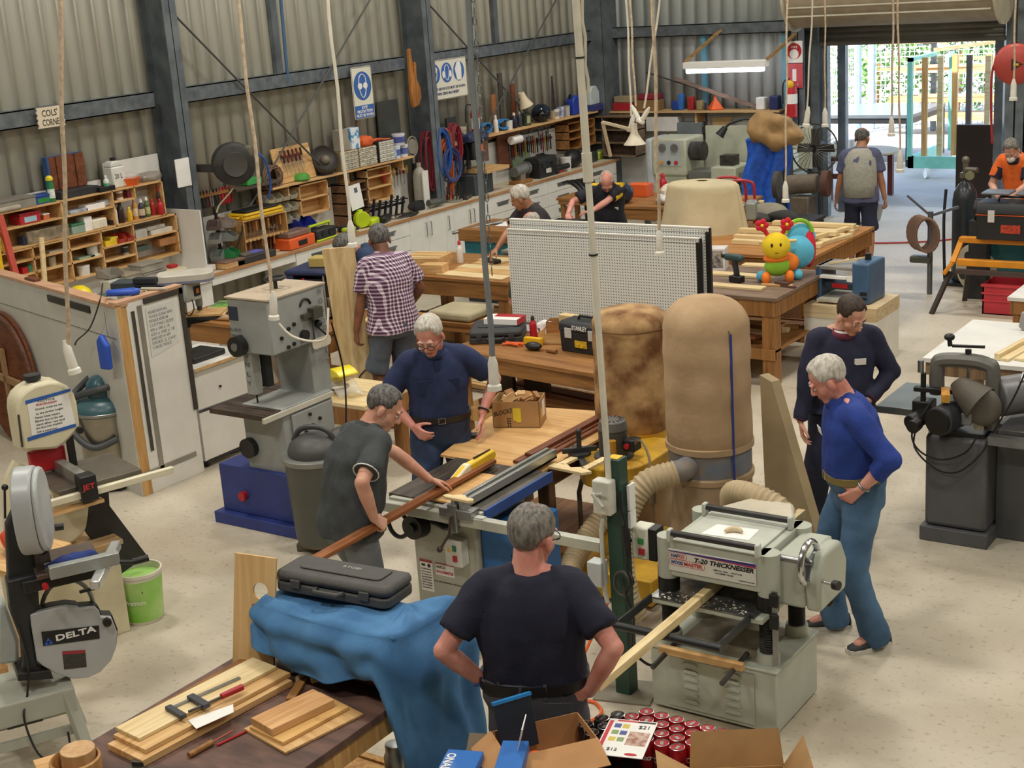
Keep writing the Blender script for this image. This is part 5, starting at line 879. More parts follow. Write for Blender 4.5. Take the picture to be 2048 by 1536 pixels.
one('plane_iron',MB().b(-.05,-.02,0,.13,.02,.004).b(-.02,.02,0,.03,.13,.022),mat('4a463f',.4,.4),'dark try square lying on the foreground bench','try square',(-4.27,3.26,TB),25,bev=.001)
for i,(x,y,r)in enumerate(((-4.50,3.42,40),(-4.485,3.44,35))):one('dowel_offcut',MB().b(-.012,-.05,0,.012,.05,.018),OAKY,['small tan offcut lying alone left of the plank stack, nearer edge','small tan offcut beside another left of the plank stack'][i],'offcut',(x,y,TB),-r)
one('crumpled_rag',lump(MB(),(0,0,.03),(.05,.06,.05),.6,26,flat=0),mat('6f7668',.9,bump=.4),'grey green crumpled rag at the bottom of the bench','rag',(-4.13,3.16,TB));one('magazine',MB().b(-.09,-.12,0,.09,.12,.004),mat('e6ece4',.4,var=0,c2='7fb8a0',sc=6,contrast=(.3,.42)),'white and green leaflet lying under the crumpled rag','leaflet',(-4.10,3.13,TB),40)
one('blue_packet',MB().b(-.05,-.03,0,.05,.03,.01),mat('3a6ac0',.5),'small blue packet at the bottom edge beside the pot','packet',(-4.30,3.05,TB),20)
for i,(x,y,r)in enumerate(((-4.18,4.17,10),(-4.12,4.20,60),(-4.09,4.19,-30))):one('wood_scrap',MB().bc((0,0,.014),(.02,.10,.026),(0,0,0)),PALE,['pale wood scrap lying under the coat hem, leftmost of three','pale wood scrap in the middle of three under the coat hem','pale wood scrap rightmost of three under the coat hem'][i],'offcut',(x,y,TB),r)
one('oak_strip',MB().b(-.02,-.16,0,.02,.16,.015),OAKY,'brown strip of timber lying behind the thick offcut','strip',(-4.15,4.12,TB),25)
t=thing('oil_can','tall red and black oil tin under the draped blue coat','can',(-4.33,4.33,TB));P('body',MB().b(-.09,-.07,0,.09,.07,.28),mat('1d1b1c',.35),t,bev=.008);P('red_panel',MB().b(-.0905,-.071,.14,.0905,.071,.24),RED,t);P('label',MB().b(-.06,-.0715,.03,.02,-.0705,.07),mat('b7a98f',.5),t);P('edge_seam',MB().c((.09,-.07,0),(.09,-.07,.28),.005),STEEL,t)
one('paper_tube',MB().c((0,-.06,.03),(0,.06,.03),.026,n=18),PAPER,'white cardboard tube lying beside the oil tin','tube',(-4.22,4.22,TB),-40)
t=thing('black_machine','dark boxy bench machine mostly hidden under the blue coat','machine',(-3.98,4.40,TB));P('body',MB().b(-.24,-.17,0,.28,.15,.27),BLACK,t,bev=.01);P('timber_face',MB().b(.0,-.172,.02,.26,-.168,.2),MAHOG,t);P('green_panel',MB().b(.22,.06,.15,.34,.18,.28),mat('7f9a7a',.4),t,bev=.01)
case('black plastic tool case lying on the blue coat',(-4.11,4.42,1.215),(.60,.24,.095),'4a4947',8).rotation_euler=(-.05,.03,math.radians(8))
text('lettering','RYOBI',.03,mat('b9b9b0',.5),bpy.data.objects['tool_case.001'],(-.02,.02,.104),X1,Y1,width=.09)
def coat():
 mb=MB();path=[(-4.43,4.30),(-4.40,4.20),(-4.2,4.18),(-3.95,4.17),(-3.76,4.17),(-3.66,4.22),(-3.64,4.34),(-3.64,4.48),(-3.66,4.62)];ps=spl([(x,y,0)for x,y in path],8);m=len(ps)-1
 def fn(u,v):
  k=u*m;i=min(int(k),m-1);E=ps[i].lerp(ps[i+1],k-i);d=(ps[i+1]-ps[i]).normalized();n=V((d.y,-d.x,0));C=V((max(-4.38,min(E.x,-3.78)),4.46,0))
  f=math.sin(u*52+3*math.sin(v*3))*.6+math.sin(u*23-v*6)*.8+noise.noise(V((u*9,v*4,1)))*1.3
  if v<.35:t=v/.35;p=C.lerp(E,t);z=1.195+.012*f*t;return V((p.x,p.y,z))
  q=(v-.35)/.65;D=.13+.10*math.sin(u*5)**2+.62*smooth01(.52,.66,u)*(1-.25*smooth01(.8,1,u));o=.02+.05*smooth01(0,.25,q)*(1+smooth01(.5,.7,u))+.022*f*min(1,q*2)
  p=E+n*o;return V((p.x,p.y,1.19-q*D-.02*(1-math.cos(min(q*6,1.5)))))
 mb.grid(fn,120,60);return mb
o=one('blue_coat',coat(),mat('4f83b3',.85,var=0,c2='3c6c9c',sc=6,bump=.2,bsc=160),'faded blue work coat draped over the bench end and hanging down','coat',(0,0,0),solid=.006,sharp=180)
P('pocket',MB().grid(lambda u,v:V((-3.82+.16*u+.02*v,4.14+.05*u-.005*math.sin(u*9),1.10+.08*v-.012*math.sin(u*6))),10,6),mat('4f83b3',.85,var=0,c2='3c6c9c',sc=6,bump=.2,bsc=160),o,solid=.008,sharp=180)
for i in range(7):random.seed(i);one('offcut',MB().b(-.35,-.02,0,.3,.02,.02),[OAK,PINE,MAHOG][i%3],'timber offcut on the lower shelf of the foreground bench','offcut',(-4.0+random.uniform(-.15,.1),3.4+i*.12,.282+.021*(i%2)),random.uniform(-25,25),group='offcuts under the foreground bench',bev=.002)
one('steel_thermos',MB().lathe([(.045,0),(.05,.01),(.05,.2),(.04,.22),(.04,.26),(0,.262)],n=20),STEEL,'steel flask standing under the bench end below the coat','flask',(-3.85,4.35,.283))
# ---- drinks table at the bottom of the picture
t=thing('drinks_table','white trestle table of drink cans at the bottom edge','table',(-2.4,3.55,0));P('top',MB().b(-.62,-.95,.85,.75,.80,.88),mat('4a4642',.6),t,bev=.003)
for x in(-.56,.68):
 for y in(-.88,.72):P('leg',MB().b(x-.02,y-.02,0,x+.02,y+.02,.85),IRON,t)
CANR=mat('a5161f',.28,.3,var=.12,sc=25);CANK=mat('1c1a1b',.28,.3,var=.1);ALU=mat('c9cacb',.22,.95,var=.05)
def can_at(label,loc,m,rz,group,script=True):
 o=thing('drink_can',label,'can',loc,rz,group);b=P('body',MB().lathe([(.026,0),(.033,.010),(.033,.104),(.0275,.118)],n=22),m,o,sharp=50);l=P('lid',MB().lathe([(.0275,.117),(.0285,.121),(.0265,.1215),(.025,.117),(.0,.1165)],n=22),ALU,o,sharp=50)
 P('ring_pull',MB().b(-.006,-.012,.117,.006,.012,.1195),STEEL,l)
 if script:
  me=text('lettering','Coca-Cola',.034,mat('f0ecea',.4,var=0),o,(0,0,0),X1,Y1,width=.085,shear=.35,bold=.01).data
  for v in me.vertices:a=-PI/2+(v.co.x-.0425)/.0333;z=.045+v.co.y;r=.0334+v.co.z*.3;v.co=V((r*math.cos(a),r*math.sin(a),z))
 return o
c0=G(1293,1423,1.0);e1=(G(1470,1470,1.0)-c0);e1.z=0;e1.normalize();e2=V((e1.y,-e1.x,0));c0.z=.881;proto=None;nm=['first','second','third','fourth','fifth','sixth','seventh','eighth'];rows=['back row','second row from the back','third row from the back','front row']
face=math.degrees(math.atan2(-c0.y,-c0.x))+90
for r in range(4):
 for i in range(8 if r<3 else 6):
  p=c0+e1*(.0675*(i-(.5 if r%2 else 0)))+e2*(.0605*r)
  if r==3 and i in(1,5):continue
  lb='red cola can, %s from the left in the %s'%(nm[i],rows[r])
  if proto is None:proto=can_at(lb,p,CANR,face,'red cola cans')
  else:
   o=dup(proto,p,face+random.uniform(-40,40),lb,'red cola cans')
for i,(a,b_)in enumerate(((-1.3,1.2),(-1.9,2.1),(-1.3,2.9),(-2.4,3.2),(-.6,3.9),(-1.6,3.9))):
 p=c0+e1*(.068*a)+e2*(.061*b_);can_at('black cola can, %s of the black ones counting from the back'%nm[i],p,CANK,0,'black cola cans',False)
t=thing('catalogue','colourful supermarket flyer lying on top of the cans','flyer',(-2.53,4.19,1.004),16);P('sheet',MB().b(-.095,-.135,0,.095,.135,.003),PAPER,t)
P('red_band',MB().b(-.09,-.13,.0031,-.075,.12,.0036).b(-.06,.118,.0031,.02,.13,.0036),mat('c9434a',.5,var=0),t);P('dark_band',MB().b(.02,.118,.0031,.09,.13,.0036),INK,t);P('meat_photo',MB().b(.005,-.05,.0031,.085,.05,.0036),mat('9a6a58',.5,var=.5,sc=40,c2='d9c0b0'),t)
for i in range(6):P('offer_photo',MB().b(-.065+.033*(i%2),.07-.05*(i//2),.0031,-.038+.033*(i%2),.10-.05*(i//2),.0036),[mat('4a5a9a',.5),mat('d9c25a',.5),mat('8aa06a',.5)][i%3],t)
text('lettering','$21',.035,INK,t,(.03,.075,.0032),X1,Y1,width=.04);text('lettering','$12',.03,INK,t,(-.055,-.10,.0032),X1,Y1,width=.04);P('red_logo',MB().prism([(.025*math.cos(a),.01*math.sin(a))for a in[2*PI*i/16 for i in range(16)]],(.045,-.115,.0031),X1,Y1,(0,0,.0005)),RED,t)
def carton(label,loc,d,rz,flaps,m=CARD,inner=None):
 x,y,z=d;o=thing('cardboard_box',label,'box',loc,rz);mb=MB();t_=.004
 mb.b(-x/2,-y/2,0,x/2,-y/2+t_,z).b(-x/2,y/2-t_,0,x/2,y/2,z).b(-x/2,-y/2,0,-x/2+t_,y/2,z).b(x/2-t_,-y/2,0,x/2,y/2,z).b(-x/2,-y/2,0,x/2,y/2,t_);P('carton',mb,m,o)
 for sd,L_,a in flaps:
  a=math.radians(a);q=MB()
  if sd in 'NS':s_=1 if sd=='N' else-1;q.prism([(-x/2,0),(x/2,0),(x/2-.01,L_),(-x/2+.01,L_)],(0,s_*y/2,z),X1,(0,s_*math.cos(a),math.sin(a)),(0,0,t_))
  else:s_=1 if sd=='E' else-1;q.prism([(-y/2,0),(y/2,0),(y/2-.01,L_),(-y/2+.01,L_)],(s_*x/2,0,z),Y1,(s_*math.cos(a),0,math.sin(a)),(0,0,t_))
  P('flap',q,m,o)
 return o
carton('open brown cardboard box with raised flaps at the right of the cans',(-1.98,4.05,.881),(.34,.30,.14),32,[('N',.13,70),('W',.15,35),('E',.14,60)])
t=carton('long open brown carton behind the lemonade packs',(-2.80,4.03,.881),(.22,.36,.15),-38,[('E',.16,-10),('S',.1,-30)],mat('b8895a',.85));P('orange_fruit',MB().ball((.03,-.05,.06),.045),ORANGE,t)
BLK=mat('2d6fc0',.4,var=.05)
t=thing('lemonade_carton','torn blue lemonade pack standing before the open carton','carton',(-2.79,3.80,.881),25);P('pack',MB().b(-.05,-.10,0,.05,.10,.19),BLK,t,bev=.003);text('lettering','LEMON',.055,PAPER,t,(.051,-.09,.05),Y1,UP,width=.17,bold=.02);P('yellow_band',MB().b(-.0505,-.1005,0,.0505,.1005,.03),YELLOW,t);P('white_flap',MB().bc((.03,.06,.24),(.004,.09,.12),(10,15,0)),PAPER,t)
t=thing('lemonade_carton','flat blue lemonade pack at the bottom left of the drinks table','carton',(-2.98,3.72,.881),20);P('pack',MB().b(-.07,-.10,0,.07,.10,.14),BLK,t,bev=.003);text('lettering','ONADE',.05,PAPER,t,(-.06,.07,.1405),Y1*-1,X1,width=.15,bold=.02)
t=thing('blue_folder','black and blue stiff case leaning inside the open carton','folder',(-2.92,4.02,.95),-30);P('cover',MB().bc((0,0,.1),(.012,.16,.20),(0,-14,0)),mat('202a38',.4),t,bev=.003);P('blue_edge',MB().bc((-.025,0,.2),(.02,.165,.012),(0,-14,0)),mat('2d8ad0',.4),t)
one('grey_flap',MB().bc((0,0,.06),(.2,.12,.006),(35,0,20)),mat('7a6a54',.85),'brown grey torn cardboard flap left of the blue folder','cardboard',(-3.01,3.97,.885));one('plastic_wrap',lump(MB(),(0,0,.04),(.09,.07,.05),.5,16,flat=0),mat('d9d6d4',.25,alpha=.55),'clear torn plastic wrap before the red cans','wrap',(-2.28,4.06,.882));one('red_wrapper',MB().bc((0,0,.05),(.10,.004,.09),(30,0,30)),mat('e6d8d6',.4,var=0,c2='b5303a',sc=20),'torn white and red can wrapper in front of the cans','wrapper',(-2.33,4.10,.885))
# ==== left machines
# ---- grey metal bandsaw with its lower cover lettered
B0=V((-5.95,4.15,0));L_=PLN(B0,60);t=thing('bandsaw','black and grey bandsaw with blue logo plate, nearest at lower left','bandsaw',B0,60);BG=mat('aeb1b2',.35,var=.05);STG=mat('a8ab9e',.45,var=.06)
def pxs(L_,pts,s=1,o=(0,0),off=0.0):return[L_(o[0]+x/s,o[1]+y/s,off)for x,y in pts]
def slab(poly,y0,y1):return MB().prism(poly,(0,y0,0),X1,UP,(0,y1-y0,0))
low=pxs(L_,[(235,350),(300,325),(400,300),(520,280),(610,290),(612,302),(740,290),(770,320),(782,365),(865,368),(885,420),(908,480),(900,600),(862,700),(780,790),(680,835),(560,842),(430,802),(330,742),(285,700),(270,600),(242,430)],3.88,(0,1140))
P('lower_cover_back',slab([(x*1.03,z)for x,z in low],.03,.10),BLACK,t,bev=.004);lc=P('lower_cover',slab(low,-.005,.03),BG,t,bev=.006)
q=[L_(x,y)for x,y in((82,1263),(197,1250),(199,1276),(86,1291))];P('logo_plate',slab(q,-.008,-.004),BLACK,lc)
tri=L_(97,1284);s_=.022
for dx,dz in((-.5,0),(.5,0),(0,.86)):P('triangle',MB().prism([(-.48*s_,0),(.48*s_,0),(0,.84*s_)],(tri[0]+dx*s_-.0,-.0082,tri[1]+dz*s_-.01),X1,UP,(0,-.0012,0)),mat('2f62d0',.4),lc)
b0=L_(111,1281);text('lettering','DELTA',.046,mat('e8e8e6',.4,var=0),lc,(b0[0],-.0085,b0[1]),X1,UP,width=L_(193,1272)[0]-b0[0],bold=.03,ext=.001)
q=[L_(x,y)for x,y in((124,1302),(170,1299),(173,1333),(128,1338))];w1=P('warning_label',slab(q,-.007,-.004),mat('3a3a36',.5,var=.3,sc=60),lc);q=[L_(x,y)for x,y in((124,1302),(170,1299),(170,1305),(125,1308))];P('label_band',slab(q,-.008,-.006),mat('a03038',.5),lc)
k=L_(213,1242);P('knob',MB().c((k[0],-.03,k[1]),(k[0],0,k[1]),.022),BLACK,lc)
P('column',slab(pxs(L_,[(15,1165),(75,1150),(80,1215),(62,1240),(62,1260),(70,1300),(75,1335),(105,1352),(40,1358),(48,1330),(45,1290),(22,1230)]),.01,.12),mat('26282a',.5),t,bev=.008);P('spine',slab(pxs(L_,[(15,1060),(38,1010),(55,1030),(78,1130),(78,1200),(20,1200)]),.05,.13),mat('2b2d2f',.5),t,bev=.01);P('column_foot',slab(pxs(L_,[(35,1345),(100,1338),(106,1355),(35,1360)]),-.02,.2),BLACK,t,bev=.004)
uz0,uz1=L_(70,1105)[1],L_(60,933)[1];um=(uz0+uz1)/2;uh=(uz1-uz0)/2;xu=L_(60,1020)[0]
outl=[(.185*math.cos(a)*(1 if abs(math.cos(a))<.9 else .97),uh*math.copysign(abs(math.sin(a))**.8,math.sin(a)))for a in[2*PI*i/36 for i in range(36)]]
uc=P('upper_cover',MB().prism(outl,(xu-.05,.02,um),V((.30,.95,0)).normalized(),UP,V((.95,-.30,0)).normalized()*.10),BG,t,bev=.012);dd=V((.95,-.30,0)).normalized()
P('cover_door',MB().prism([(a*.95,b_*.96)for a,b_ in outl],V((xu-.05,.02,um))+dd*.10,V((.30,.95,0)).normalized(),UP,dd*.03),mat('b9bdbd',.3),uc,bev=.014)
P('tension_lever',MB().tube([(xu-.12,.05,um-.03),(xu-.10,.02,um+.13)],.006).ball((xu-.098,.018,um+.14),.017),BLACK,t);P('knob',MB().c((xu+.10,-.05,um-.10),(xu+.14,-.06,um-.10),.018),BLACK,uc)
zt=L_(150,1120)[1];P('blade_guide',MB().b(xu-.02,-.04,zt,xu+.02,.0,zt+.12).bc((xu+.03,-.02,zt+.06),(.05,.05,.05)),IRON,t,bev=.003);P('saw_table',MB().b(xu-.03,-.08,zt-.035,xu+.30,.26,zt-.01),mat('5f5148',.45,.3,var=.25,sc=6),t,bev=.003);P('trunnion',MB().b(xu-.1,-.06,zt-.10,xu+.28,.0,zt-.036).b(xu+.05,.0,zt-.12,xu+.2,.15,zt-.036),BLACK,t,bev=.005)
P('rip_fence',MB().b(xu+.03,-.13,zt-.03,xu+.38,-.08,zt+.035),mat('aab0ad',.35,.4),t,bev=.003);P('fence_rail',MB().bar((xu+.22,-.26,zt-.06),(xu+.42,.20,zt-.04),.055,.05),mat('c9ccca',.3,.7),t,bev=.01);P('fence_handle',MB().c((xu+.38,-.12,zt-.02),(xu+.46,-.15,zt-.03),.012).c((xu+.44,-.145,zt-.025),(xu+.52,-.15,zt-.02),.018),BLACK,t);P('red_button',MB().c((xu+.0,-.1,zt-.06),(xu+.0,-.13,zt-.06),.016),RED,t);P('wing_nut',MB().b(xu+.16,-.1,zt-.15,xu+.24,-.09,zt-.13),BLACK,t,bev=.005)
lw=P('lower_wheel',MB().tube([V((.12+.13*math.cos(a),.09,.80+.16*math.sin(a)))for a in[2*PI*i/28 for i in range(28)]],.012,8,True),mat('8f9290',.4,.6),t)
zs=L_(135,1365)[1];P('stand_top',MB().b(-.42,-.08,zs-.13,.07,.32,zs),STG,t,bev=.01)
for x,y,dx,dy in((.03,-.05,.06,-.06),(.03,.28,.08,.08),(-.38,-.05,-.05,-.06),(-.38,.28,-.05,.08)):P('leg',MB().bar((x,y,zs-.02),(x+dx,y+dy,0.0),.075,.03),STG,t,bev=.003)
P('cross_brace',MB().b(-.38,.27,.12,.05,.29,.17).b(-.38,-.06,.16,.05,-.04,.21),STG,t);P('motor',MB().c((-.28,.1,zs-.15),(-.10,.1,zs-.15),.07),BLACK,t);P('motor_housing',slab(pxs(L_,[(0,1225),(18,1228),(45,1300),(45,1345),(0,1350)]),.12,.3),mat('b9bfbc',.4),t,bev=.02);P('power_lead',MB().tube(spl([L3 for L3 in[V((-.14,-.01,.8)),V((-.13,-.02,.6)),V((-.16,-.04,zs+.01)),V((-.2,-.1,zs-.1)),V((-.15,-.1,.1)),V((-.02,-.12,.08)),V((.0,-.1,.2))]]),.006,6),BLACK,t)
one('blue_rag',lump(MB(),(0,0,.025),(.13,.04,.03),.35,26,24,12,3,flat=0),mat('23397a',.85,bump=.4,bsc=40),'rolled blue rag lying on the nearest bandsaw table','rag',B0+Matrix.Rotation(math.radians(60),3,'Z')@V((xu+.16,-.02,zt-.009)),66)
# ---- cream bandsaw behind it
J0=V((-7.05,5.2,0));J=PLN(J0,72);CRM=mat('d9d2b4',.4,var=.05);t=thing('bandsaw','cream bandsaw with taped notice on its cover and black dust chute','bandsaw',J0,72)
up=pxs(J,[(150,400),(155,320),(185,250),(240,195),(330,140),(480,105),(570,112),(650,150),(715,225),(745,320),(775,555),(735,600),(690,650),(620,720),(550,765),(430,775),(300,782),(215,792),(180,600)],4.876,(0,740))
P('upper_housing',slab([(x*1.0-.0,z)for x,z in up],.03,.16),CRM,t,bev=.01);uc=P('upper_cover',slab(up,-.02,.03),CRM,t,bev=.02)
q=pxs(J,[(265,330),(665,225),(735,530),(310,640)],4.876,(0,740),.02);nt_=P('notice',slab(q,-.0225,-.021),PAPER,uc)
for a in([(245,300),(680,180),(690,205),(250,335)],[(265,660),(735,520),(742,550),(270,695)]):P('blue_tape',slab(pxs(J,a,4.876,(0,740),.02),-.0235,-.022),mat('2f5fb0',.6),uc)
for i in range(9):
 a=J(*[(75,805),(72,812),(70,821),(72,830),(70,838),(70,845),(72,852),(72,859),(74,866)][i],.02);b_=J(*[(112,798),(118,803),(130,808),(132,816),(125,826),(132,832),(135,838),(130,845),(120,856)][i],.02);d_=V((b_[0]-a[0],0,b_[1]-a[1]));text('small_print',['NOTICE','BEFORE USING BANDSAW','Guard: must be set','to the timber height','Fence: keep square','Blades are to be left','slack after use and','the dust tray emptied','Ask a supervisor'][i],.018,[INK,REDI][i==1],nt_,(a[0],-.0228,a[1]),d_,UP.cross(d_).cross(d_)*-1 if False else UP,width=d_.length*.9)
lowj=pxs(J,[(455,500),(860,430),(872,620),(855,740),(795,830),(705,900),(600,940),(500,948),(420,900),(380,760)],4.876,(0,900));P('lower_cover',slab(lowj,-.02,.14),CRM,t,bev=.02)
P('frame_arm',MB().tube(spl([(J(25,1130)[0],.1,.35),(J(18,960)[0],.1,.9),(J(20,915)[0],.1,1.08),(J(40,880)[0],.1,1.2)]),.045,10),CRM,t);zt=J(150,935)[1]-.02;xb=J(150,935)[0]
P('saw_table',MB().b(xb-.22,-.30,zt-.03,xb+.30,.18,zt),mat('6d665c',.4,.4,var=.2,sc=6),t,bev=.003);P('cream_trunnion',MB().b(xb-.18,-.06,zt-.16,xb+.22,-.02,zt-.03),CRM,t)
P('rip_fence',MB().b(xb-.10,-.30,zt,xb-.04,.24,zt+.075),mat('a5a39a',.35,.5),t,bev=.004);fh=P('fence_head',MB().b(xb-.12,-.40,zt-.08,xb-.02,-.30,zt+.08),BLACK,t,bev=.008);text('lettering','JET',.045,REDI,fh,(xb-.11,-.401,zt+.0),X1,UP,width=.08,bold=.03)
P('fence_rail',MB().b(xb-.42,-.37,zt-.06,xb+.48,-.33,zt-.02),mat('ded8bd',.4),t,bev=.004);P('mdf_strip',MB().b(xb-.42,-.36,zt-.12,xb+.02,-.30,zt-.10),PINE,t);P('guide_post',MB().b(xb-.02,.0,zt+.03,xb+.02,.03,zt+.30),BLACK,t);P('red_guard',MB().b(xb-.24,.06,zt+.02,xb-.02,.12,zt+.16),RED,t,bev=.01);P('hinge_rod',MB().c((J(38,830)[0]-.01,-.02,J(36,828)[1]),(J(45,890)[0]-.01,-.02,J(45,892)[1]),.006),IRON,uc);k=J(155,858);P('knob',MB().c((k[0],-.05,k[1]),(k[0],-.02,k[1]),.02),BLACK,uc);P('tension_wheel',MB().c((J(75,765)[0],.08,J(75,763)[1]),(J(75,765)[0],.08,J(75,763)[1]+.03),.05),DARK,t)
ch=[J(x,y)for x,y in((180,985),(215,980),(217,1010),(292,1110),(235,1150),(168,1060))];P('dust_chute',slab(ch,-.02,.012),mat('2d2c2a',.6),t,bev=.003)
zc=J(235,1130)[1];P('stand_top',MB().b(J(40,1100)[0]-.1,-.16,.60,J(222,1085)[0]+.02,.36,.63),wood('c9a878','a9845a'),t,bev=.003);P('stand_cabinet',MB().b(J(40,1100)[0]-.05,-.12,0,J(228,1130)[0],.34,.60),mat('cdc5a4',.45),t,bev=.006)
t=thing('paint_bucket','white bucket with green label standing under the black chute','bucket',G(262,1250,0)+V((0,.12,0)));P('pail',MB().lathe([(.118,0),(.122,.005),(.145,.32),(.152,.325),(.152,.345),(.140,.345),(.138,.32),(.11,.02),(0,.018)],n=28),mat('dcd8c8',.5),t,sharp=50);P('green_label',MB().lathe([(.1235,.02),(.1445,.30)],n=28),mat('7fbf3f',.5,var=0,c2='b9d98a',sc=3),t);P('wire_handle',MB().tube(arc((0,0,.29),.152,200,340,12,(.8,-.6,0),UP),.003,5),IRON,t)
ux=V((.83,.56,0));n_=V((.56,-.83,0));text('lettering','Premium',.05,PAPER,t,n_*.142-ux*.07+UP*.15,ux,UP,width=.13);
t=thing('sander_bench','small pine bench at the left edge behind the near bandsaw','bench',(-6.65,4.55,0));P('top',MB().b(-.35,-.2,.84,.12,.25,.88),PINE,t);P('leg',MB().b(-.3,-.15,0,-.22,-.07,.84),PINE,t);P('leg',MB().b(.02,-.15,0,.1,-.07,.84),PINE,t)
one('orange_tool',lump(MB(),(0,0,.07),(.12,.08,.07),.3,9,flat=0),mat('e2502a',.4),'orange power tool on the small bench at the left edge','tool',(-6.72,4.58,.881));one('black_lead',MB().tube(spl([(0,0,.1),(.05,.02,.3),(.02,.0,.2),(-.06,.02,.02)]),.008,6),BLACK,'black lead coiled over the orange tool','lead',(-6.66,4.55,.88))
# ---- partition with its return, shelf edge trim and things hung on it
PG=mat('c6c4bc',.55,var=.04);a=G(0,548,1.58);b_=V((-8.72,7.15,0));u=(b_-V((a.x,a.y,0))).normalized();a0=b_-u*4.2
t=thing('partition','low grey panelled partition with a white return end and timber post','partition',(-9.5,7.3,0));n_=V((-u.y,u.x,0))
P('long_panel',mw(t).prism([(0,0),(4.2,0),(4.2,1.555),(0,1.555)],a0,u,UP,n_*.04),PG,t);P('top_cap',mw(t).prism([(0,1.556),(4.2,1.556),(4.2,1.58),(0,1.58)],a0-n_*.01,u,UP,n_*.12),wood('c9a082','b58a6a'),t)
P('panel_joint',mw(t).prism([(0,1.30),(4.15,1.30),(4.15,1.306),(0,1.306)],a0-n_*.002,u,UP,n_*.003).prism([(4.0,1.30),(4.004,1.30),(4.004,1.5),(4.0,1.5)],a0-n_*.002,u,UP,n_*.003),mat('6f6e6a',.6),t);P('black_strip',mw(t).prism([(2.95,1.46),(3.75,1.46),(3.75,1.515),(2.95,1.515)],a0-n_*.012,u,UP,n_*.012),mat('26241f',.5),t)
P('timber_post',mw(t).b(-8.76,7.16,0,-8.71,7.25,1.56),PINEZ,t,bev=.002);P('white_end',mw(t).b(-8.73,7.25,0.0,-8.705,7.82,1.58),MELA,t,bev=.002);P('end_cap',mw(t).b(-8.79,7.15,1.575,-8.70,7.84,1.60),wood('c9a082','b58a6a',1),t,bev=.002);P('side_trim',mw(t).b(-8.703,7.79,.55,-8.69,7.83,1.58).b(-8.703,7.42,1.53,-8.69,7.83,1.575),mat('3d3932',.6),t);P('back_end',mw(t).b(-8.79,7.25,0.0,-8.765,7.82,1.58),MELA,t)
one('steel_ruler',mw(t).b(-8.703,7.285,.35,-8.695,7.315,1.50),mat('55534e',.4,.5),'long dark steel straight edge hung on the white partition end','straight edge',(-9.5,7.3,0));one('tee_square',mw(t).b(-8.703,7.35,.12,-8.697,7.395,1.53).b(-8.703,7.16,.16,-8.697,7.75,.20),mat('9c9890',.4,.5),'long aluminium tee square hung on the white partition end','tee square',(-9.5,7.3,0),bev=.001)
o=one('notice_sheet',mw(t).prism([(0,0),(.30,.06),(.30,.40),(0,.40)],(-8.702,7.43,1.09),Y1,UP,(.002,0,0)),mat('dad9d2',.6,var=0),'hand written notice sheet pinned on the white partition end','notice',(-9.5,7.3,0))
for i in range(9):text('handwriting',['PLEASE LEAVE ALL','TOOLS CLEAN AND','PUT BACK AFTER USE','CUTTING SIZES','450 x 300 x 18','620 x 240 x 18','SHELVES 4 OFF','SIDES 2 OFF','CHECK TWICE'][i],.034,mat('85858a',.8),o,inv(t)@V((-8.6995,7.45,1.44-i*.036)),Y1,UP,width=.2+.05*(i%2))
t2=thing('round_table_top','round brown table top with a timber cross leaning on the grey partition','table top',V((-11.0,7.66,0)));ctr=V((AX(20,770,-10.95).x,AX(20,770,-10.95).y,.62));ctr=a0+u*((ctr-a0).dot(u))+UP*.62-n_*.05
P('disc',mw(t2).lathe([(.0,-.018),(.60,-.018),(.62,0),(.60,.018),(0,.018)],ctr,48,-n_+UP*.05),MAHOG,t2,sharp=30);P('rim',mw(t2).tube([ctr-n_*.025+u*.585*math.cos(q)+UP*.585*math.sin(q)for q in[2*PI*i/48 for i in range(48)]],.022,8,True),wood('6a4430','4c2c1c'),t2);P('cross_rail',mw(t2).bar(ctr-n_*.035-UP*.28,ctr-n_*.035+UP*.28,.06,.03,n_),mat('a5845c',.7),t2);P('cross_rail',mw(t2).bar(ctr-n_*.035-u*.5,ctr-n_*.035+u*.32,.06,.03,n_),mat('a5845c',.7),t2)
p=G(285,600,1.6);one('blue_dustpan',MB().prism([(-.12,0),(.10,-.03),(.16,.03),(.10,.09),(-.12,.06)],(0,0,0),X1,Y1,(0,0,.05)),BLUEP,'bright blue plastic scoop lying on top of the partition end','scoop',(-8.86,7.34,1.602),35,bev=.02);one('blue_scoop',MB().prism([(0,0),(.16,.02),(.17,.22),(.08,.30),(0,.24)],(-8.93,7.085,1.06),u,UP,-n_*-.05),BLUEP,'bright blue dustpan hung on the grey partition near the post','dustpan',(0,0,0),bev=.02)
one('black_brush',MB().b(-.10,-.035,.03,.10,.035,.08).b(-.09,-.03,0,.09,.03,.03),mat('23262c',.8),'black bench brush lying on the partition cap','brush',(-8.92,7.66,1.602),20,bev=.01);one('file_handle',MB().c((0,0,.012),(.22,.03,.012),.012),mat('c9c2ae',.5),'pale stick lying on the partition cap beside the brush','stick',(-8.86,7.56,1.602),10);one('black_tin_box',MB().b(-.16,-.09,0,.16,.09,.05),mat('3a4248',.5),'dark flat box behind the black brush','box',(-9.12,7.70,1.585),25,bev=.006)
one('wood_sander',MB().b(-.1,-.03,0,.1,.03,.02),MAHOG,'reddish wooden block lying on the partition cap','block',V((a0+u*2.55+n_*.05).to_tuple())+UP*1.582,math.degrees(math.atan2(u.y,u.x)))
one('black_lead',MB().tube(spl([AY(205,567,7.30),AY(200,600,7.12),AY(180,655,7.14),AY(155,680,7.16),AY(150,690,7.16)]),.006,6),BLACK,'thin black lead hanging over the grey partition','lead',(0,0,0))
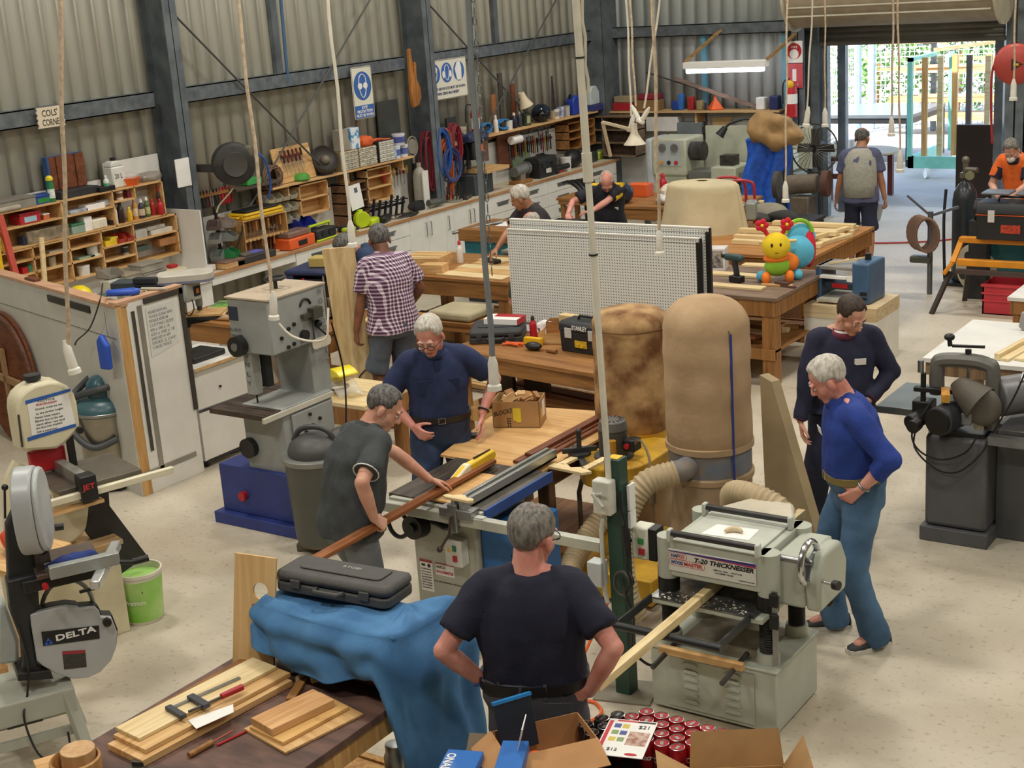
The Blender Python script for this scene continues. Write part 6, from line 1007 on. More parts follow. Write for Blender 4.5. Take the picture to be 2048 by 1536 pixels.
# ---- wet and dry vacuum
vc=G(208,930,0);vc=V((AX(205,800,-9.2).x,AX(205,800,-9.2).y,0));t=thing('vacuum_cleaner','steel drum vacuum with teal lid and black hose before the partition','vacuum',vc)
P('drum',MB().lathe([(.20,.06),(.215,.08),(.22,.10),(.22,.64),(.20,.65)],n=32),mat('9c968a',.28,.85,var=.15,sc=4),t);P('base_ring',MB().lathe([(.18,.0),(.23,.02),(.23,.07),(.2,.08)],n=28),DARK,t);TEAL=mat('3d5f66',.35,var=.1);lid=P('lid',MB().lathe([(.235,.63),(.24,.66),(.235,.69),(.20,.74),(.13,.77),(.05,.78)],n=32),TEAL,t,sharp=60);P('lid_band',MB().lathe([(.237,.635),(.243,.64),(.243,.66),(.237,.665)],n=32),STEEL,lid);P('motor_dome',MB().lathe([(.115,.76),(.12,.82),(.11,.88),(.07,.925),(0,.94)],n=24),mat('2f5560',.3),t)
P('suction_hose',MB().tube(spl([(.24,-.1,.45),(.1,-.24,.40),(-.08,-.27,.52),(-.2,-.2,.66),(-.24,-.08,.74),(-.1,.12,.80),(.14,.1,.86),(.14,-.08,.86),(-.08,-.16,.80),(-.25,-.14,.72),(-.28,-.02,.78),(-.16,.1,.92)]),.028,12),mat('45474a',.5),t);P('castor',MB().c((.18,-.12,.035),(.18,-.08,.035),.035),BLACK,t);P('castor',MB().c((-.15,-.15,.035),(-.15,-.11,.035),.035),BLACK,t)
# ---- white cupboard with drill press
t=thing('white_cupboard','white melamine cupboard on castors carrying the drill press','cupboard',(-8.95,8.17,0));K=lambda:mw(t);P('box',K().b(-9.30,7.86,.07,-8.72,8.45,.86),MELA,t,bev=.002);P('top',K().b(-9.32,7.84,.86,-8.68,8.50,.885),MELA,t,bev=.002);P('edge_band',K().b(-8.68,7.84,.86,-8.677,8.5,.885),PINE,t);P('kick_rail',K().b(-8.73,7.88,.05,-8.72,8.44,.075),DARK,t);P('black_knob',K().c((-8.715,8.12,.66),(-8.70,8.12,.66),.01),BLACK,t)
for y in(7.92,8.40):P('castor',K().c((-8.78,y-.012,.035),(-8.78,y+.012,.035),.035),BLACK,t);P('castor',K().c((-9.25,y-.012,.035),(-9.25,y+.012,.035),.035),BLACK,t)
t=thing('drill_press','small drill press with pale belt cover and black base','drill press',(-8.98,8.12,.886));P('base',MB().b(-.12,-.17,0,.18,.20,.05),BLACK,t,bev=.012);P('column',MB().c((-.06,0,.05),(-.06,0,.62),.036),mat('8f8a80',.3,.7),t);P('column_collar',MB().c((-.06,0,.26),(-.06,0,.34),.052).bar((-.06,0,.30),(.10,.14,.32),.05,.04),BLACK,t);P('work_table',MB().bc((.10,.12,.35),(.26,.24,.02),(0,0,20)),DARK,t);P('wood_pad',MB().bc((.10,.12,.375),(.30,.24,.022),(0,0,30)),PINE,t,bev=.002);P('white_pad',MB().bc((.14,.16,.36),(.2,.2,.012),(0,0,36)),PALE,t)
hd=P('head',MB().b(-.10,-.09,.50,.10,.09,.66),mat('a9aaa2',.4),t,bev=.015);P('switch',MB().b(.10,.0,.54,.108,.07,.62),BLACK,hd);P('switch_button',MB().b(.108,.02,.56,.112,.05,.60),mat('c9702a',.4),hd);P('belt_cover',MB().prism(rrect(-.22,-.13,.25,.13,.09,6),(0,0,.66),X1,Y1,(0,0,.08)),mat('c6c0b2',.4),t,bev=.012).rotation_euler=(0,0,.7);P('cover_stripe',MB().prism(rrect(-.223,-.133,.253,.133,.09,6),(0,0,.665),X1,Y1,(0,0,.02)),mat('7d7d92',.4),t).rotation_euler=(0,0,.7)
P('chuck',MB().c((.06,.08,.40),(.06,.08,.50),.022),IRON,t);P('quill',MB().c((.06,.08,.44),(.06,.08,.52),.03),STEEL,t);P('motor',MB().c((-.16,-.1,.50),(-.16,-.1,.66),.075),BLACK,t);P('loose_cable',MB().tube(spl([(.1,-.03,.52),(.12,-.04,.44),(.06,-.05,.38),(-.02,-.03,.42)]),.005,5),BLACK,t)
# ---- big grey bandsaw on a blue base
t=thing('bandsaw','tall grey bandsaw on a blue base with a dark tilting table','bandsaw',(-7.22,7.40,0));K=lambda:mw(t);BS=mat('989b98',.45,var=.1,sc=5);BLB=mat('2f3f86',.5,var=.1)
P('plinth',K().b(-7.75,7.0,0,-6.90,7.75,.09),BLB,t,bev=.006);P('blue_base',K().b(-7.70,7.06,.09,-6.95,7.70,.46),BLB,t,bev=.006);P('stop_button',K().c((-7.46,7.06,.24),(-7.46,7.02,.24),.035),RED,t)
P('lower_body',K().b(-7.42,7.10,.44,-7.02,7.64,.95),BS,t,bev=.01);P('lower_door',K().b(-7.018,7.18,.62,-7.0,7.62,.88),BS,t,bev=.006)
for y,z in((7.30,.72),(7.38,.75),(7.46,.78),(7.36,.84)):P('door_knob',K().c((-7.0,y,z),(-6.985,y,z),.013),BLACK,t)
P('spine',K().b(-7.40,7.50,.9,-7.06,7.70,1.70),BS,t,bev=.006);P('upper_body',K().b(-7.44,7.10,1.34,-7.04,7.70,1.74),BS,t,bev=.012);P('top_plate',K().b(-7.45,7.09,1.74,-7.03,7.71,1.752),mat('b9a992',.7,var=.1),t);P('top_wheel',K().tube([V((-7.25+.07*math.cos(q),7.42+.07*math.sin(q),1.83))for q in[2*PI*i/20 for i in range(20)]],.012,8,True).c((-7.25,7.42,1.74),(-7.25,7.42,1.83),.015).b(-7.32,7.41,1.815,-7.18,7.43,1.825),BLACK,t)
hwl=P('handwheel',K().c((-7.34,7.09,1.40),(-7.34,7.03,1.40),.075,n=24),BLACK,t);P('hub',K().c((-7.34,7.03,1.40),(-7.34,7.02,1.40),.03),STEEL,hwl);P('side_knob',K().c((-7.03,7.42,1.42),(-7.0,7.42,1.42),.04),BLACK,t);P('tension_gauge',K().tube(arc((-7.035,7.48,1.62),.055,10,170,12,Y1,UP),.009,6),BLACK,t);P('gauge_clamp',K().b(-7.04,7.42,1.54,-7.0,7.56,1.57).b(-7.04,7.50,1.52,-6.98,7.60,1.60),mat('4a4a3e',.5),t)
for y,z in((7.28,1.50),(7.34,1.52),(7.26,1.37),(7.32,1.38),(7.2,1.45)):P('cap_screw',K().c((-7.04,y,z),(-7.025,y,z),.014),BLACK,t)
P('tag_frame',K().bar((-7.03,7.53,1.52),(-7.0,7.50,1.36),.012).bar((-7.03,7.56,1.46),(-6.99,7.66,1.34),.012).ball((-7.02,7.58,1.47),.03),BLACK,t);P('plastic_tag',K().prism(rrect(0,0,.2,.075,.03),(-6.99,7.46,1.30),Y1,UP,(.006,0,0)),mat('cfc8b4',.4),t)
P('blade_guard',K().b(-7.36,7.12,1.02,-7.28,7.20,1.36),mat('a9aca6',.45),t,bev=.004);P('guard_back',K().b(-7.30,7.22,1.06,-7.24,7.28,1.36),DARK,t);P('blade',K().b(-7.31,7.15,.94,-7.306,7.165,1.04),IRON,t);P('screen',K().b(-7.43,7.095,1.58,-7.34,7.101,1.68),mat('30364a',.3),t)
tb=P('saw_table',K().b(-7.58,6.93,.905,-7.03,7.60,.945),mat('5a4a40',.45,.35,var=0,c2='3f342e',sc=6,stretch=(1,4,1)),t,bev=.003);P('table_slot',K().b(-7.57,7.05,.944,-7.04,7.06,.9462).b(-7.57,7.48,.944,-7.04,7.49,.9462),BLACK,tb);P('steel_rail',K().b(-7.025,6.90,.90,-7.0,7.64,.935),mat('c9c5b5',.4),tb);P('back_rail',K().bar((-7.62,6.86,.93),(-7.55,7.6,.94),.02),STEEL,tb);P('trunnion',K().prism([(0,0),(.3,0),(.24,-.16),(.08,-.16)],(-7.25,7.12,.905),Y1,UP,(.16,0,0)),mat('8a8d88',.45),t)
for i,(s,y,z,w_)in enumerate((('WOOD',7.235,1.46,.05),)):pass
mb=None
for i,ch in enumerate('WOOD'):wtext('hand_lettering',ch,.06,mat('5d6068',.7),t,(-7.03,7.615,1.68-i*.075),Y1,UP,width=.045)
for i,ch in enumerate('ONLY'):wtext('hand_lettering',ch,.06,mat('5d6068',.7),t,(-7.03,7.63,1.40-i*.085),Y1,UP,width=.045);wtext('hand_lettering',ch,.05,mat('5d6068',.7),t,(-7.345,7.115,1.30-i*.07),X1,UP,width=.035)
wtext('hand_lettering','BLADE',.035,mat('5d6068',.7),t,(-7.435,7.093,1.50),X1,UP,width=.11);wtext('hand_lettering','19mm x 3TPI',.03,mat('5d6068',.7),t,(-7.435,7.093,1.46),X1,UP,width=.12)
hw2=P('height_wheel',K().c((-7.37,7.10,.62),(-7.37,7.05,.62),.075,n=20).c((-7.45,7.05,.60),(-7.50,7.0,.59),.012),BLACK,t);P('motor',K().c((-6.98,7.72,.56),(-6.98,7.52,.56),.095,n=24),mat('4c4944',.5),t);P('motor_end',K().c((-6.98,7.51,.56),(-6.98,7.52,.56),.08,n=24),mat('6a6048',.5),t);P('capacitor',K().c((-7.06,7.18,.60),(-6.98,7.3,.63),.03),mat('b59a62',.5),t);P('belt_shelf',K().b(-7.1,7.15,.46,-6.92,7.6,.50),mat('7a6a55',.6),t)
P('power_lead',K().tube(spl([(-7.0,7.70,1.45),(-6.97,7.74,1.1),(-6.96,7.72,.8),(-6.93,7.62,.5),(-6.92,7.5,.3)]),.007,6),BLACK,t)
# ---- round dust bin
t=thing('dust_bin','charcoal plastic dust extractor drum with handled lid on a wheeled base','dust extractor',(-6.62,6.98,0));CH=mat('54564f',.5,var=.06);P('drum',MB().lathe([(.19,.08),(.20,.10),(.225,.66),(.235,.68),(.235,.70)],n=36),CH,t,sharp=50);P('rim',MB().lathe([(.238,.675),(.246,.69),(.246,.71),(.235,.715)],n=36),mat('8a8d88',.4,.4),t);P('lid',MB().lathe([(.19,.70),(.195,.745),(.18,.79),(.12,.835),(.06,.85),(0,.852)],n=32),mat('4a4b49',.5),t,sharp=60)
P('handle',MB().tube(spl([(-.15,-.05,.80),(-.10,-.03,.88),(0,0,.905),(.10,.03,.88),(.15,.05,.80)]),.020,10),mat('404142',.45),t);P('wheeled_base',MB().lathe([(.15,.05),(.19,.06),(.19,.09)],n=24).bc((-.1,-.1,.03),(.12,.06,.05),(0,0,30)).bc((.1,.05,.03),(.12,.06,.05),(0,0,30)),mat('5f5547',.6),t);P('clip',MB().bc((.22,.10,.68),(.03,.04,.09),(0,0,25)),STEEL,t)
u3=V((.80,.6,0));n3=V((.6,-.8,0));P('badge',MB().prism([(-.0,0),(.10,0),(.10,.10),(0,.10)],n3*.212+u3*.04+UP*.46,u3,UP,n3*.004),mat('3a3c3a',.5),t);text('lettering','OZITO',.035,PAPER,t,n3*.217+u3*.045+UP*.515,u3,UP,width=.085);text('lettering','Dust',.035,PAPER,t,n3*.217+u3*.045+UP*.475,u3,UP,width=.07)
# ---- small stand with the face shield
t=bench('small pine topped stand carrying the yellow face shield',-7.85,8.22,-7.22,8.86,.62,PALE,OAKZ,.15,None,.09,0,.05,.0)
t=thing('face_shield','yellow brow guard face shield with clear visor on the small stand','face shield',(-7.62,8.42,.621),-20);P('brow_guard',MB().prism([(0,0),(.02,.07),(.08,.12),(.16,.14),(.24,.125),(.29,.10),(.29,.085),(.2,.08),(.1,.03),(.03,-.02)],(-.14,-.09,.10),X1,UP,(0,.18,0)),mat('f0e02a',.3),t,bev=.03);P('visor',MB().grid(lambda a_,b_:V((-.02+.16*a_+.06*b_,-.10+.20*b_,.125-.11*a_+.03*math.sin(b_*PI))),6,8),mat('e6e6e0',.08,var=0,alpha=.3),t,solid=.002,sharp=180);P('headband',MB().tube([V((-.06+.07*math.cos(a_),.09*math.sin(a_),.05))for a_ in[2*PI*i/18 for i in range(18)]],.012,6,True),BLACK,t)
one('leaning_plank',MB().prism([(-.14,0),(.14,0),(.14,1.66),(-.14,1.66)],(0,0,0),V((.72,.69,0)),V((.02,-.10,.995)),V((.69,-.72,0))*.025),wood('e4cc9c','c6a673',2,.8),'wide tall pale plank leaning upright beside the blue machine','plank',(-8.28,9.42,0),bev=.003)
one('aluminium_rail',MB().b(-.03,-.02,0,.03,.02,.62).b(.03,-.03,0,.09,.0,.04),mat('c9c8c0',.35,.5),'pale aluminium rail standing beside the small stand leg','rail',(-7.66,8.12,0),10)
# ---- long bench with the navy machine and books
bench('long oak bench holding the navy thicknesser and magazines',-10.5,9.22,-8.52,10.15,.85,OAK,OAKZ,.17,.25,.10)
t=thing('benchtop_planer','navy blue portable planer with yellow block on top','planer',(-9.05,9.95,.851),12);NB=mat('263258',.4,var=.1)
P('side_tower',MB().b(-.30,-.24,0,-.22,.22,.42),NB,t,bev=.02);P('side_tower',MB().b(.18,-.24,0,.32,.22,.42),NB,t,bev=.02);P('head',MB().b(-.22,-.18,.18,.18,.18,.36),mat('33363c',.5),t,bev=.01);P('top_cover',MB().b(-.31,-.25,.40,.33,.23,.45),NB,t,bev=.02);P('feed_table',MB().b(-.22,-.3,.03,.18,.3,.06),STEEL,t);P('chrome_post',MB().c((.10,-.22,.06),(.10,-.22,.40),.014),CHROME,t);P('red_knob',MB().c((-.1,-.25,.37),(-.1,-.26,.37),.014),RED,t)
boxy('foam_block','yellow brown foam block on top of the navy planer','block',(-9.05,9.95,1.302),(.26,.18,.09),mat('b7a05a',.9),20,bev=.01)
p=G(480,590,.9);t=thing('magazine_stack','stack of green covered magazines in a tray on the oak bench','magazines',(-9.95,9.62,.851),15);P('tray',MB().b(-.25,-.16,0,.25,.16,.05),MAHOG,t);P('magazines',MB().bc((-.03,0,.07),(.42,.28,.04),(0,0,6)),PAPER,t);P('cover',MB().bc((-.03,0,.092),(.40,.27,.004),(0,0,6)),mat('7fb04a',.4,var=0,c2='3a4a50',sc=5,contrast=(.35,.45)),t);P('wood_block',MB().bc((.18,.12,.10),(.28,.12,.09),(0,0,20)),MAHOG,t,bev=.02)
t=thing('honey_box','brown carton with a black hexagon mark on the oak bench','carton',(-9.18,9.42,.851),8);P('carton',MB().b(-.14,-.10,0,.14,.10,.15),CARD,t,bev=.002);P('hexagon_mark',MB().prism([(.045*math.cos(a_),.055*math.sin(a_))for a_ in[PI/6+PI/3*i for i in range(6)]],(.06,-.1005,.075),X1,UP,(0,-.001,0)),INK,t);P('yellow_packet',MB().bc((0,.02,.17),(.14,.06,.10),(0,15,10)),mat('e6cf5a',.5),t);P('white_packet',MB().bc((.08,0,.18),(.1,.05,.1),(0,-20,10)),PAPER,t)
boxy('timber_tray','dark timber boxes stacked under the magazines','box',(-9.62,9.45,.851),(.40,.16,.07),MAHOG,10);one('long_offcuts',MB().c((-.3,0,.03),(.3,.06,.03),.03),mat('d3ad86',.7),'pale rounded rail lying at the front of the oak bench','rail',(-9.75,9.32,.851));one('pink_rag',lump(MB(),(0,0,.03),(.07,.05,.05),.5,4,flat=0),mat('9a6a72',.9),'dusty pink rag near the back of the oak bench','rag',(-9.28,9.72,.851))
t=thing('foam_esky','white polystyrene box under the oak bench','box',(-9.55,9.50,.251),0);P('box',MB().b(-.26,-.2,0,.26,.2,.32),mat('e3dfd2',.8,bump=.2),t,bev=.02);P('lid',MB().b(-.27,-.21,.32,.27,.21,.35),mat('5a4a40',.7,var=.3),t);P('tools',lump(MB(),(0,0,.36),(.2,.15,.05),.5,8),mat('4a4038',.6),t);one('red_lid',MB().b(-.1,-.08,0,.1,.08,.02),RED,'red plastic lid on the polystyrene box','lid',(-9.5,9.5,.66))
for i in range(6):random.seed(20+i);one('shelf_offcut',MB().b(-.5,-.05,0,.5,.05,.03),[OAK,MAHOG,PINE][i%3],'timber length on the lower shelf of the oak bench','timber',(-9.0+random.uniform(-.1,.1),9.4+.1*i,.252+.031*(i%2)),random.uniform(-8,8),group='timber under the oak bench',bev=.002)
one('curved_panel',MB().prism(rrect(-.24,-.16,.24,.16,.08),(0,0,0),X1,Y1,(0,0,.02)),PALE,'pale rounded wooden panel being worked by the man in blue','panel',(-8.25,9.90,.861),30,bev=.003)
bench('dark oak bench before the checked shirt man holding the pale rounded panel',-8.48,9.66,-7.95,10.2,.86,OAK,wood('6e4a30','4a2e1c',2),.2,.3,.09)
one('black_cord',MB().tube(spl([(-8.30,9.45,1.2),(-8.34,9.40,1.0),(-8.28,9.42,.86),(-8.12,9.55,.7),(-8.1,9.5,.45),(-8.2,9.42,.35),(-8.24,9.36,.45),(-8.12,9.46,.58)]),.006,5),BLACK,'thin black cord looping down beside the leaning plank','cord',(0,0,0))
# ==== middle benches, pegboard, back wall, doorway and yard
t=bench('pine workbench with the black case, Stanley style toolbox and open box',-7.14,9.18,-5.3,10.12,.82,OAK,PINEZ,.12,.30,.095,-8);t['label']='pine workbench with black case, black toolbox and boards stacked below'
for i in range(14):
 random.seed(40+i);one('stored_board',MB().b(-.8,-.06,0,.75,.06,.025),[MAHOG,OAK,wood('6a5446','4a382c'),MAHOG][i%4],'dark board stored on the lower shelf of the pine workbench','board',(-6.15,9.38+.085*(i%6),.302+.026*(i//6+i%2)),-8+random.uniform(-4,4),group='boards under the pine workbench',bev=.002)
for i,(x,y)in enumerate(((-6.95,9.75),(-6.62,9.8))):one('stored_panel',MB().b(-.14,-.02,.0,.14,.02,.48),mat('5a5348',.7),['dark panel standing under the pine workbench, left one','dark panel standing under the pine workbench, right one'][i],'panel',(x,y,.302),-8)
case('black plastic tool case lying closed on the left end of the workbench',(-6.98,9.78,.821),(.46,.44,.11),'35373a',28)
t=thing('tape_box','white and red carton lying on the black tool case','carton',(-6.95,9.85,.94),10);P('carton',MB().b(-.16,-.09,0,.16,.09,.05),PAPER,t,bev=.002);P('red_end',MB().b(-.10,.0,.0502,.162,.09,.052).b(.155,-.09,0,.162,.09,.05),RED,t)
bottle('red glue bottle with dark cap in the middle of the workbench',(-6.66,9.85,.821),.20,.032,'b5202c','3a2222');boxy('yellow_pack','yellow packet lying before the red bottle','packet',(-6.55,9.68,.821),(.17,.05,.06),YELLOW);one('black_tape_measure',lump(MB(),(0,0,.035),(.08,.05,.035),.3,6,flat=0),BLACK,'black rounded tool bag at the workbench edge','bag',(-6.46,9.52,.821));one('orange_pliers',MB().tube(spl([(-.1,.03,.015),(-.03,.0,.02),(.06,.02,.02),(.08,.0,.015)]),.014,6).tube(spl([(-.1,-.03,.015),(-.03,-.01,.02),(.06,-.03,.02)]),.012,6),ORANGE,'orange handled pliers lying left of the yellow packet','pliers',(-6.68,9.58,.821));one('turned_handle',MB().c((-.08,0,.018),(.02,0,.018),.018).c((.02,0,.018),(.16,.01,.018),.007),OAK,'wooden handled turning tool on the workbench edge','tool',(-6.28,9.5,.821),170)
carton('open pine finger jointed box beside the black toolbox',(-6.42,9.86,.821),(.28,.24,.09),18,[],PINE);carton('smaller wooden box standing behind the open pine box',(-6.50,10.0,.821),(.18,.14,.14),18,[],OAK);one('white_plastic_bag',lump(MB(),(0,0,.06),(.09,.07,.07),.5,18,flat=0),mat('e9e8e6',.4),'crumpled white plastic bag on the workbench','bag',(-6.60,9.98,.821));boxy('clear_folder','clear plastic folder of papers lying behind the tool case','folder',(-6.78,10.12,.821),(.42,.2,.01),mat('c9bfc0',.3,var=.2),0)
toolbox('black toolbox with silver latch and yellow badge on the workbench',(-5.98,9.66,.821),(.24,.44,.26),'26282a','2c2f33','26282a',-98,logo='d9b22a')
text('lettering','STANLEY',.05,PAPER,bpy.data.objects['toolbox.001'],(.131,-.08,.20),Y1,UP,width=.16,bold=.02)
for i in range(5):one('pine_batten',MB().b(-.75,-.02,0,.55,.02,.028),PALE,'pale pine batten in the bundle before the pegboard, number %s from the front'%['one','two','three','four','five'][i]if False else['frontmost pale batten in the bundle before the pegboard','second pale batten from the front of the bundle','third pale batten of the bundle before the pegboard','pale batten lying on top of the front battens','rearmost pale batten lying on the bundle'][i],'batten',(-5.75,9.92+.045*(i%3),.95+.029*(i//3)),-8,group='pale battens before the pegboard',bev=.002)
boxy('batten_rest','dark wooden rest under the pale battens','block',(-6.25,10.02,.821),(.1,.24,.128),OAK,-8);boxy('batten_block','second wooden rest under the pale battens','block',(-5.45,9.9,.821),(.1,.24,.128),OAK,-8);one('leather_strap',MB().tube(arc((0,0,0),.09,20,150,8),.02,6),mat('6b4630',.7),'curved dark leather strap behind the boxes','strap',(-6.28,9.92,.84))
def peg():
 m=bpy.data.materials.new('pegboard');m.use_nodes=True;N=m.node_tree.nodes;L=m.node_tree.links;b=N['Principled BSDF'];tc=N.new('ShaderNodeTexCoord');sp_=N.new('ShaderNodeSeparateXYZ');L.new(tc.outputs['Object'],sp_.inputs[0])
 def mt(op,a,b_=None):
  q=N.new('ShaderNodeMath');q.operation=op
  for i,v in enumerate((a,b_)):
   if v is None:continue
   if isinstance(v,(int,float)):q.inputs[i].default_value=v
   else:L.new(v,q.inputs[i])
  return q.outputs[0]
 def fr(o):return mt('SUBTRACT',mt('FRACT',mt('MULTIPLY',o,40.0)),.5)
 d=mt('ADD',mt('POWER',mt('ABSOLUTE',fr(sp_.outputs[0])),2.0),mt('POWER',mt('ABSOLUTE',fr(sp_.outputs[2])),2.0));h=mt('LESS_THAN',d,.045)
 mx=N.new('ShaderNodeMix');mx.data_type='RGBA';L.new(h,mx.inputs['Factor']);mx.inputs['A'].default_value=(*s2l('e3e4e0'),1);mx.inputs['B'].default_value=(*s2l('5f605c'),1);L.new(mx.outputs['Result'],b.inputs['Base Color']);b.inputs['Roughness'].default_value=.5;return m
PEG=peg()
for y,x1,z1,lb in((10.40,-5.24,1.735,'white pegboard panel with black end frame, the rear taller one'),(10.345,-5.30,1.655,'white pegboard panel leaning in front of the taller one')):
 t=thing('pegboard',lb,'pegboard',(-6.22,y,.822));P('panel',MB().b(-.98,-.012,0,x1+6.22,.012,z1-.822),PEG,t);P('black_frame',MB().b(x1+6.22-.03,-.017,0,x1+6.22,.017,z1-.822-.03).b(x1+6.22,-.014,0,x1+6.232,.014,z1-.822),BLACK,t);P('top_edge',MB().b(-.98,-.02,z1-.825,x1+6.22,.02,z1-.815),WHITE,t);P('top_line',MB().b(-.98,-.0135,z1-.865,x1+6.19,-.0125,z1-.86),mat('77776f',.6),t)
bench('oak bench with thin boards on top where the white haired man leans',-9.7,11.45,-8.02,12.62,.88,OAK,OAKZ,.16,.30,.11)
for i in range(5):random.seed(60+i);one('thin_board',MB().b(-.42,-.09,0,.42,.09,.012),[PALE,PINE][i%2],['thin pale board under the white haired man\'s hand','thin pine board in the pile beside his hand, second','thin pale board in the pile on the oak bench, third','thin pine board at the back of the pile on the oak bench','thin pale board at the far end of the pile on the oak bench'][i],'board',(-8.55+.05*(i%2),11.62+.19*i,.881+.0005),random.uniform(-4,4),group='thin boards on the oak bench',bev=.001)
t=thing('till_tray','long divided pine tray on the back of the oak bench','tray',(-9.35,11.9,.881),10);P('tray',MB().b(-.22,-.2,0,.22,.2,.12),PINE,t);P('dividers',MB().b(-.2,-.18,.12,.2,-.15,.135).b(-.2,-.05,.12,.2,-.02,.135).b(-.2,.08,.12,.2,.11,.135),PALE,t);bottle('white glue bottle with red nozzle standing by the pine tray',(-9.10,12.15,.881),.24,.035,'e6e3dc','c2303a')
boxy('finger_box','small pine drawer box on the oak bench','box',(-9.05,11.62,.881),(.26,.16,.10),PINE,12);boxy('dark_brush','black brush lying on the oak bench','brush',(-8.72,12.2,.894),(.24,.08,.04),BLACK,-20,bev=.01)
for i in range(8):random.seed(70+i);one('stored_timber',MB().b(-.7,-.06,0,.6,.06,.03),[MAHOG,OAK,PALE,wood('5a4436','3c2c22')][i%4],'timber length on the lower shelf of the white haired man\'s bench','timber',(-8.85,11.65+.1*(i%4),.302+.031*(i//4)),random.uniform(-5,5),group='timber under the white haired man\'s bench',bev=.002)
t=bench('low timber frame with a canvas cushion in front of the oak bench',-8.55,10.75,-8.0,11.25,.62,OAK,OAKZ,.06,.25,.06);one('canvas_cushion',MB().b(-.26,-.22,0,.26,.22,.09),mat('b3a98a',.85),'khaki canvas cushion lying on the low timber frame','cushion',(-8.28,11.0,.621),bev=.03)
for i in range(4):one('stored_strip',MB().b(-.6,-.03,0,.5,.03,.04),[PINE,PALE,OAK,MAHOG][i],['pine strip on the floor below the cushion frame','pale strip on the floor below the cushion frame','brown strip on the floor below the cushion frame','dark red strip on the floor below the cushion frame'][i],'strip',(-7.9,10.62+i*.075,.04),-6)
t=thing('timber_bench','small teal and timber bench by the white cabinets','bench',(-10.05,14.1,0));P('top',MB().b(-.25,-.35,.76,.6,.4,.90),OAK,t);P('teal_body',MB().b(-.2,-.3,.1,.55,.35,.76),mat('16707f',.5),t);P('vice_bar',MB().c((-.3,-.4,.86),(.1,.1,.93),.02),STEEL,t);P('base',MB().b(-.2,-.3,0,.55,.35,.1),DARK,t);boxy('white_paper','white paper lying on the small teal bench','paper',(-9.85,14.2,.901),(.25,.3,.004),PAPER,10)
bench('heavy oak bench with the stuffed caterpillar and timber stacked below',-6.9,11.72,-5.25,12.95,.85,wood('8a7463','66503f'),OAKZ,.15,.34,.13)
for i in range(12):random.seed(80+i);one('stored_timber',MB().b(-.6,-.05,0,.55,.05,.03),[OAK,PINE,MAHOG,PALE][i%4],'timber length stacked on the lower shelf of the heavy oak bench','timber',(-6.0+random.uniform(-.1,.1),12.0+.12*(i%5),.342+.031*(i//5)),random.uniform(-14,14),group='timber under the heavy oak bench',bev=.002)
t=thing('toy_caterpillar','plush ride on caterpillar with yellow smiling face and red flower antennae','toy',(-5.52,12.42,.851),30);YP=mat('f0cf2a',.9,bump=.3,bsc=80);OP=mat('f0822a',.9,bump=.3,bsc=80);BP=mat('62bfe0',.9,bump=.3,bsc=80);RP=mat('d2283a',.9,bump=.3,bsc=80);GP=mat('8fc63a',.9,bump=.3,bsc=80)
hd=P('head',MB().ball((-.05,-.12,.36),(.135,.12,.125),24,16),YP,t);P('neck_collar',MB().ball((-.05,-.08,.23),(.12,.10,.05),20,10),OP,t);P('front_body',MB().ball((-.04,-.08,.16),(.12,.10,.10),20,12),GP,t);P('orange_segment',MB().ball((.06,.02,.17),(.12,.11,.10),20,12),OP,t);P('blue_seat',MB().ball((.18,.13,.24),(.16,.13,.16),22,14).ball((.22,.20,.36),(.14,.07,.14),20,12),BP,t);P('red_back',MB().ball((.29,.20,.26),(.07,.12,.19),18,12),RP,t);P('green_piping',MB().tube(arc((.20,.16,.42),.12,0,180,12),.02,8),GP,t)
for x,y in((-.15,-.14),(.07,-.12)):P('foot',MB().ball((x,y,.06),(.045,.06,.06),14,10),OP,t)
for x,y in((.16,.0),(-.18,.0)):P('foot',MB().ball((x,y,.05),(.05,.06,.05),14,10),BP,t)
for s_ in(-.075,.06):
 P('antenna',MB().tube([(-.05+s_,-.10,.46),(-.05+s_*1.5,-.10,.53)],.02,8),RP,hd);fl=MB()
 for q in range(5):fl.ball((-.05+s_*1.7+.035*math.cos(q*1.257),-.12,.56+.035*math.sin(q*1.257)),(.03,.022,.03),10,7)
 P('flower',fl,RP,hd);P('flower_centre',MB().ball((-.05+s_*1.7,-.14,.56),.016),YP,hd)
for s_ in(-.045,.035):P('eye',MB().ball((-.055+s_,-.228,.385),(.012,.012,.02),10,8),mat('2a1a14',.2),hd)
P('smile',MB().tube([V((-.055+.06*math.cos(a),-.232+.02*abs(math.cos(a)),.355+.045*math.sin(a)))for a in[PI+PI*i/12 for i in range(13)]],.004,6),mat('4a2a1a',.6),hd);P('wooden_handle',MB().c((-.2,-.02,.38),(.15,-.02,.38),.016),PALE,t)
d_=drill('dark teal cordless drill standing on its battery near the caterpillar',(-5.95,12.25,.851),165,'2f4a4c','2a2c2e',s=1.15)
t=thing('tool_carton','white carton with a router picture beside the pegboard','carton',(-6.38,12.72,.851),15);P('carton',MB().b(-.14,-.10,0,.14,.10,.22),mat('d9d4d2',.5),t,bev=.003);P('picture',MB().b(-.02,-.101,.03,.12,-.1,.20),mat('3a3634',.5,var=.6,sc=20,c2='b0aaa8'),t);P('red_print',MB().b(-.13,-.101,.04,-.04,-.1,.16),mat('a83a3a',.5,var=0,c2='d9c9c6',sc=30),t)
for i,(px,py,l,r)in enumerate(((1462,549,.75,-2),(1455,572,.75,-2),(1520,531,.35,4))):p=G(px,py,.86);one('pine_strip',MB().b(-l/2,-.06,0,l/2,.06,.022),PALE,['pale pine board under the drill on the heavy bench','pale pine board at the front of the heavy bench','short pale board behind the drill'][i],'board',(p.x,p.y,.851),r,bev=.002)
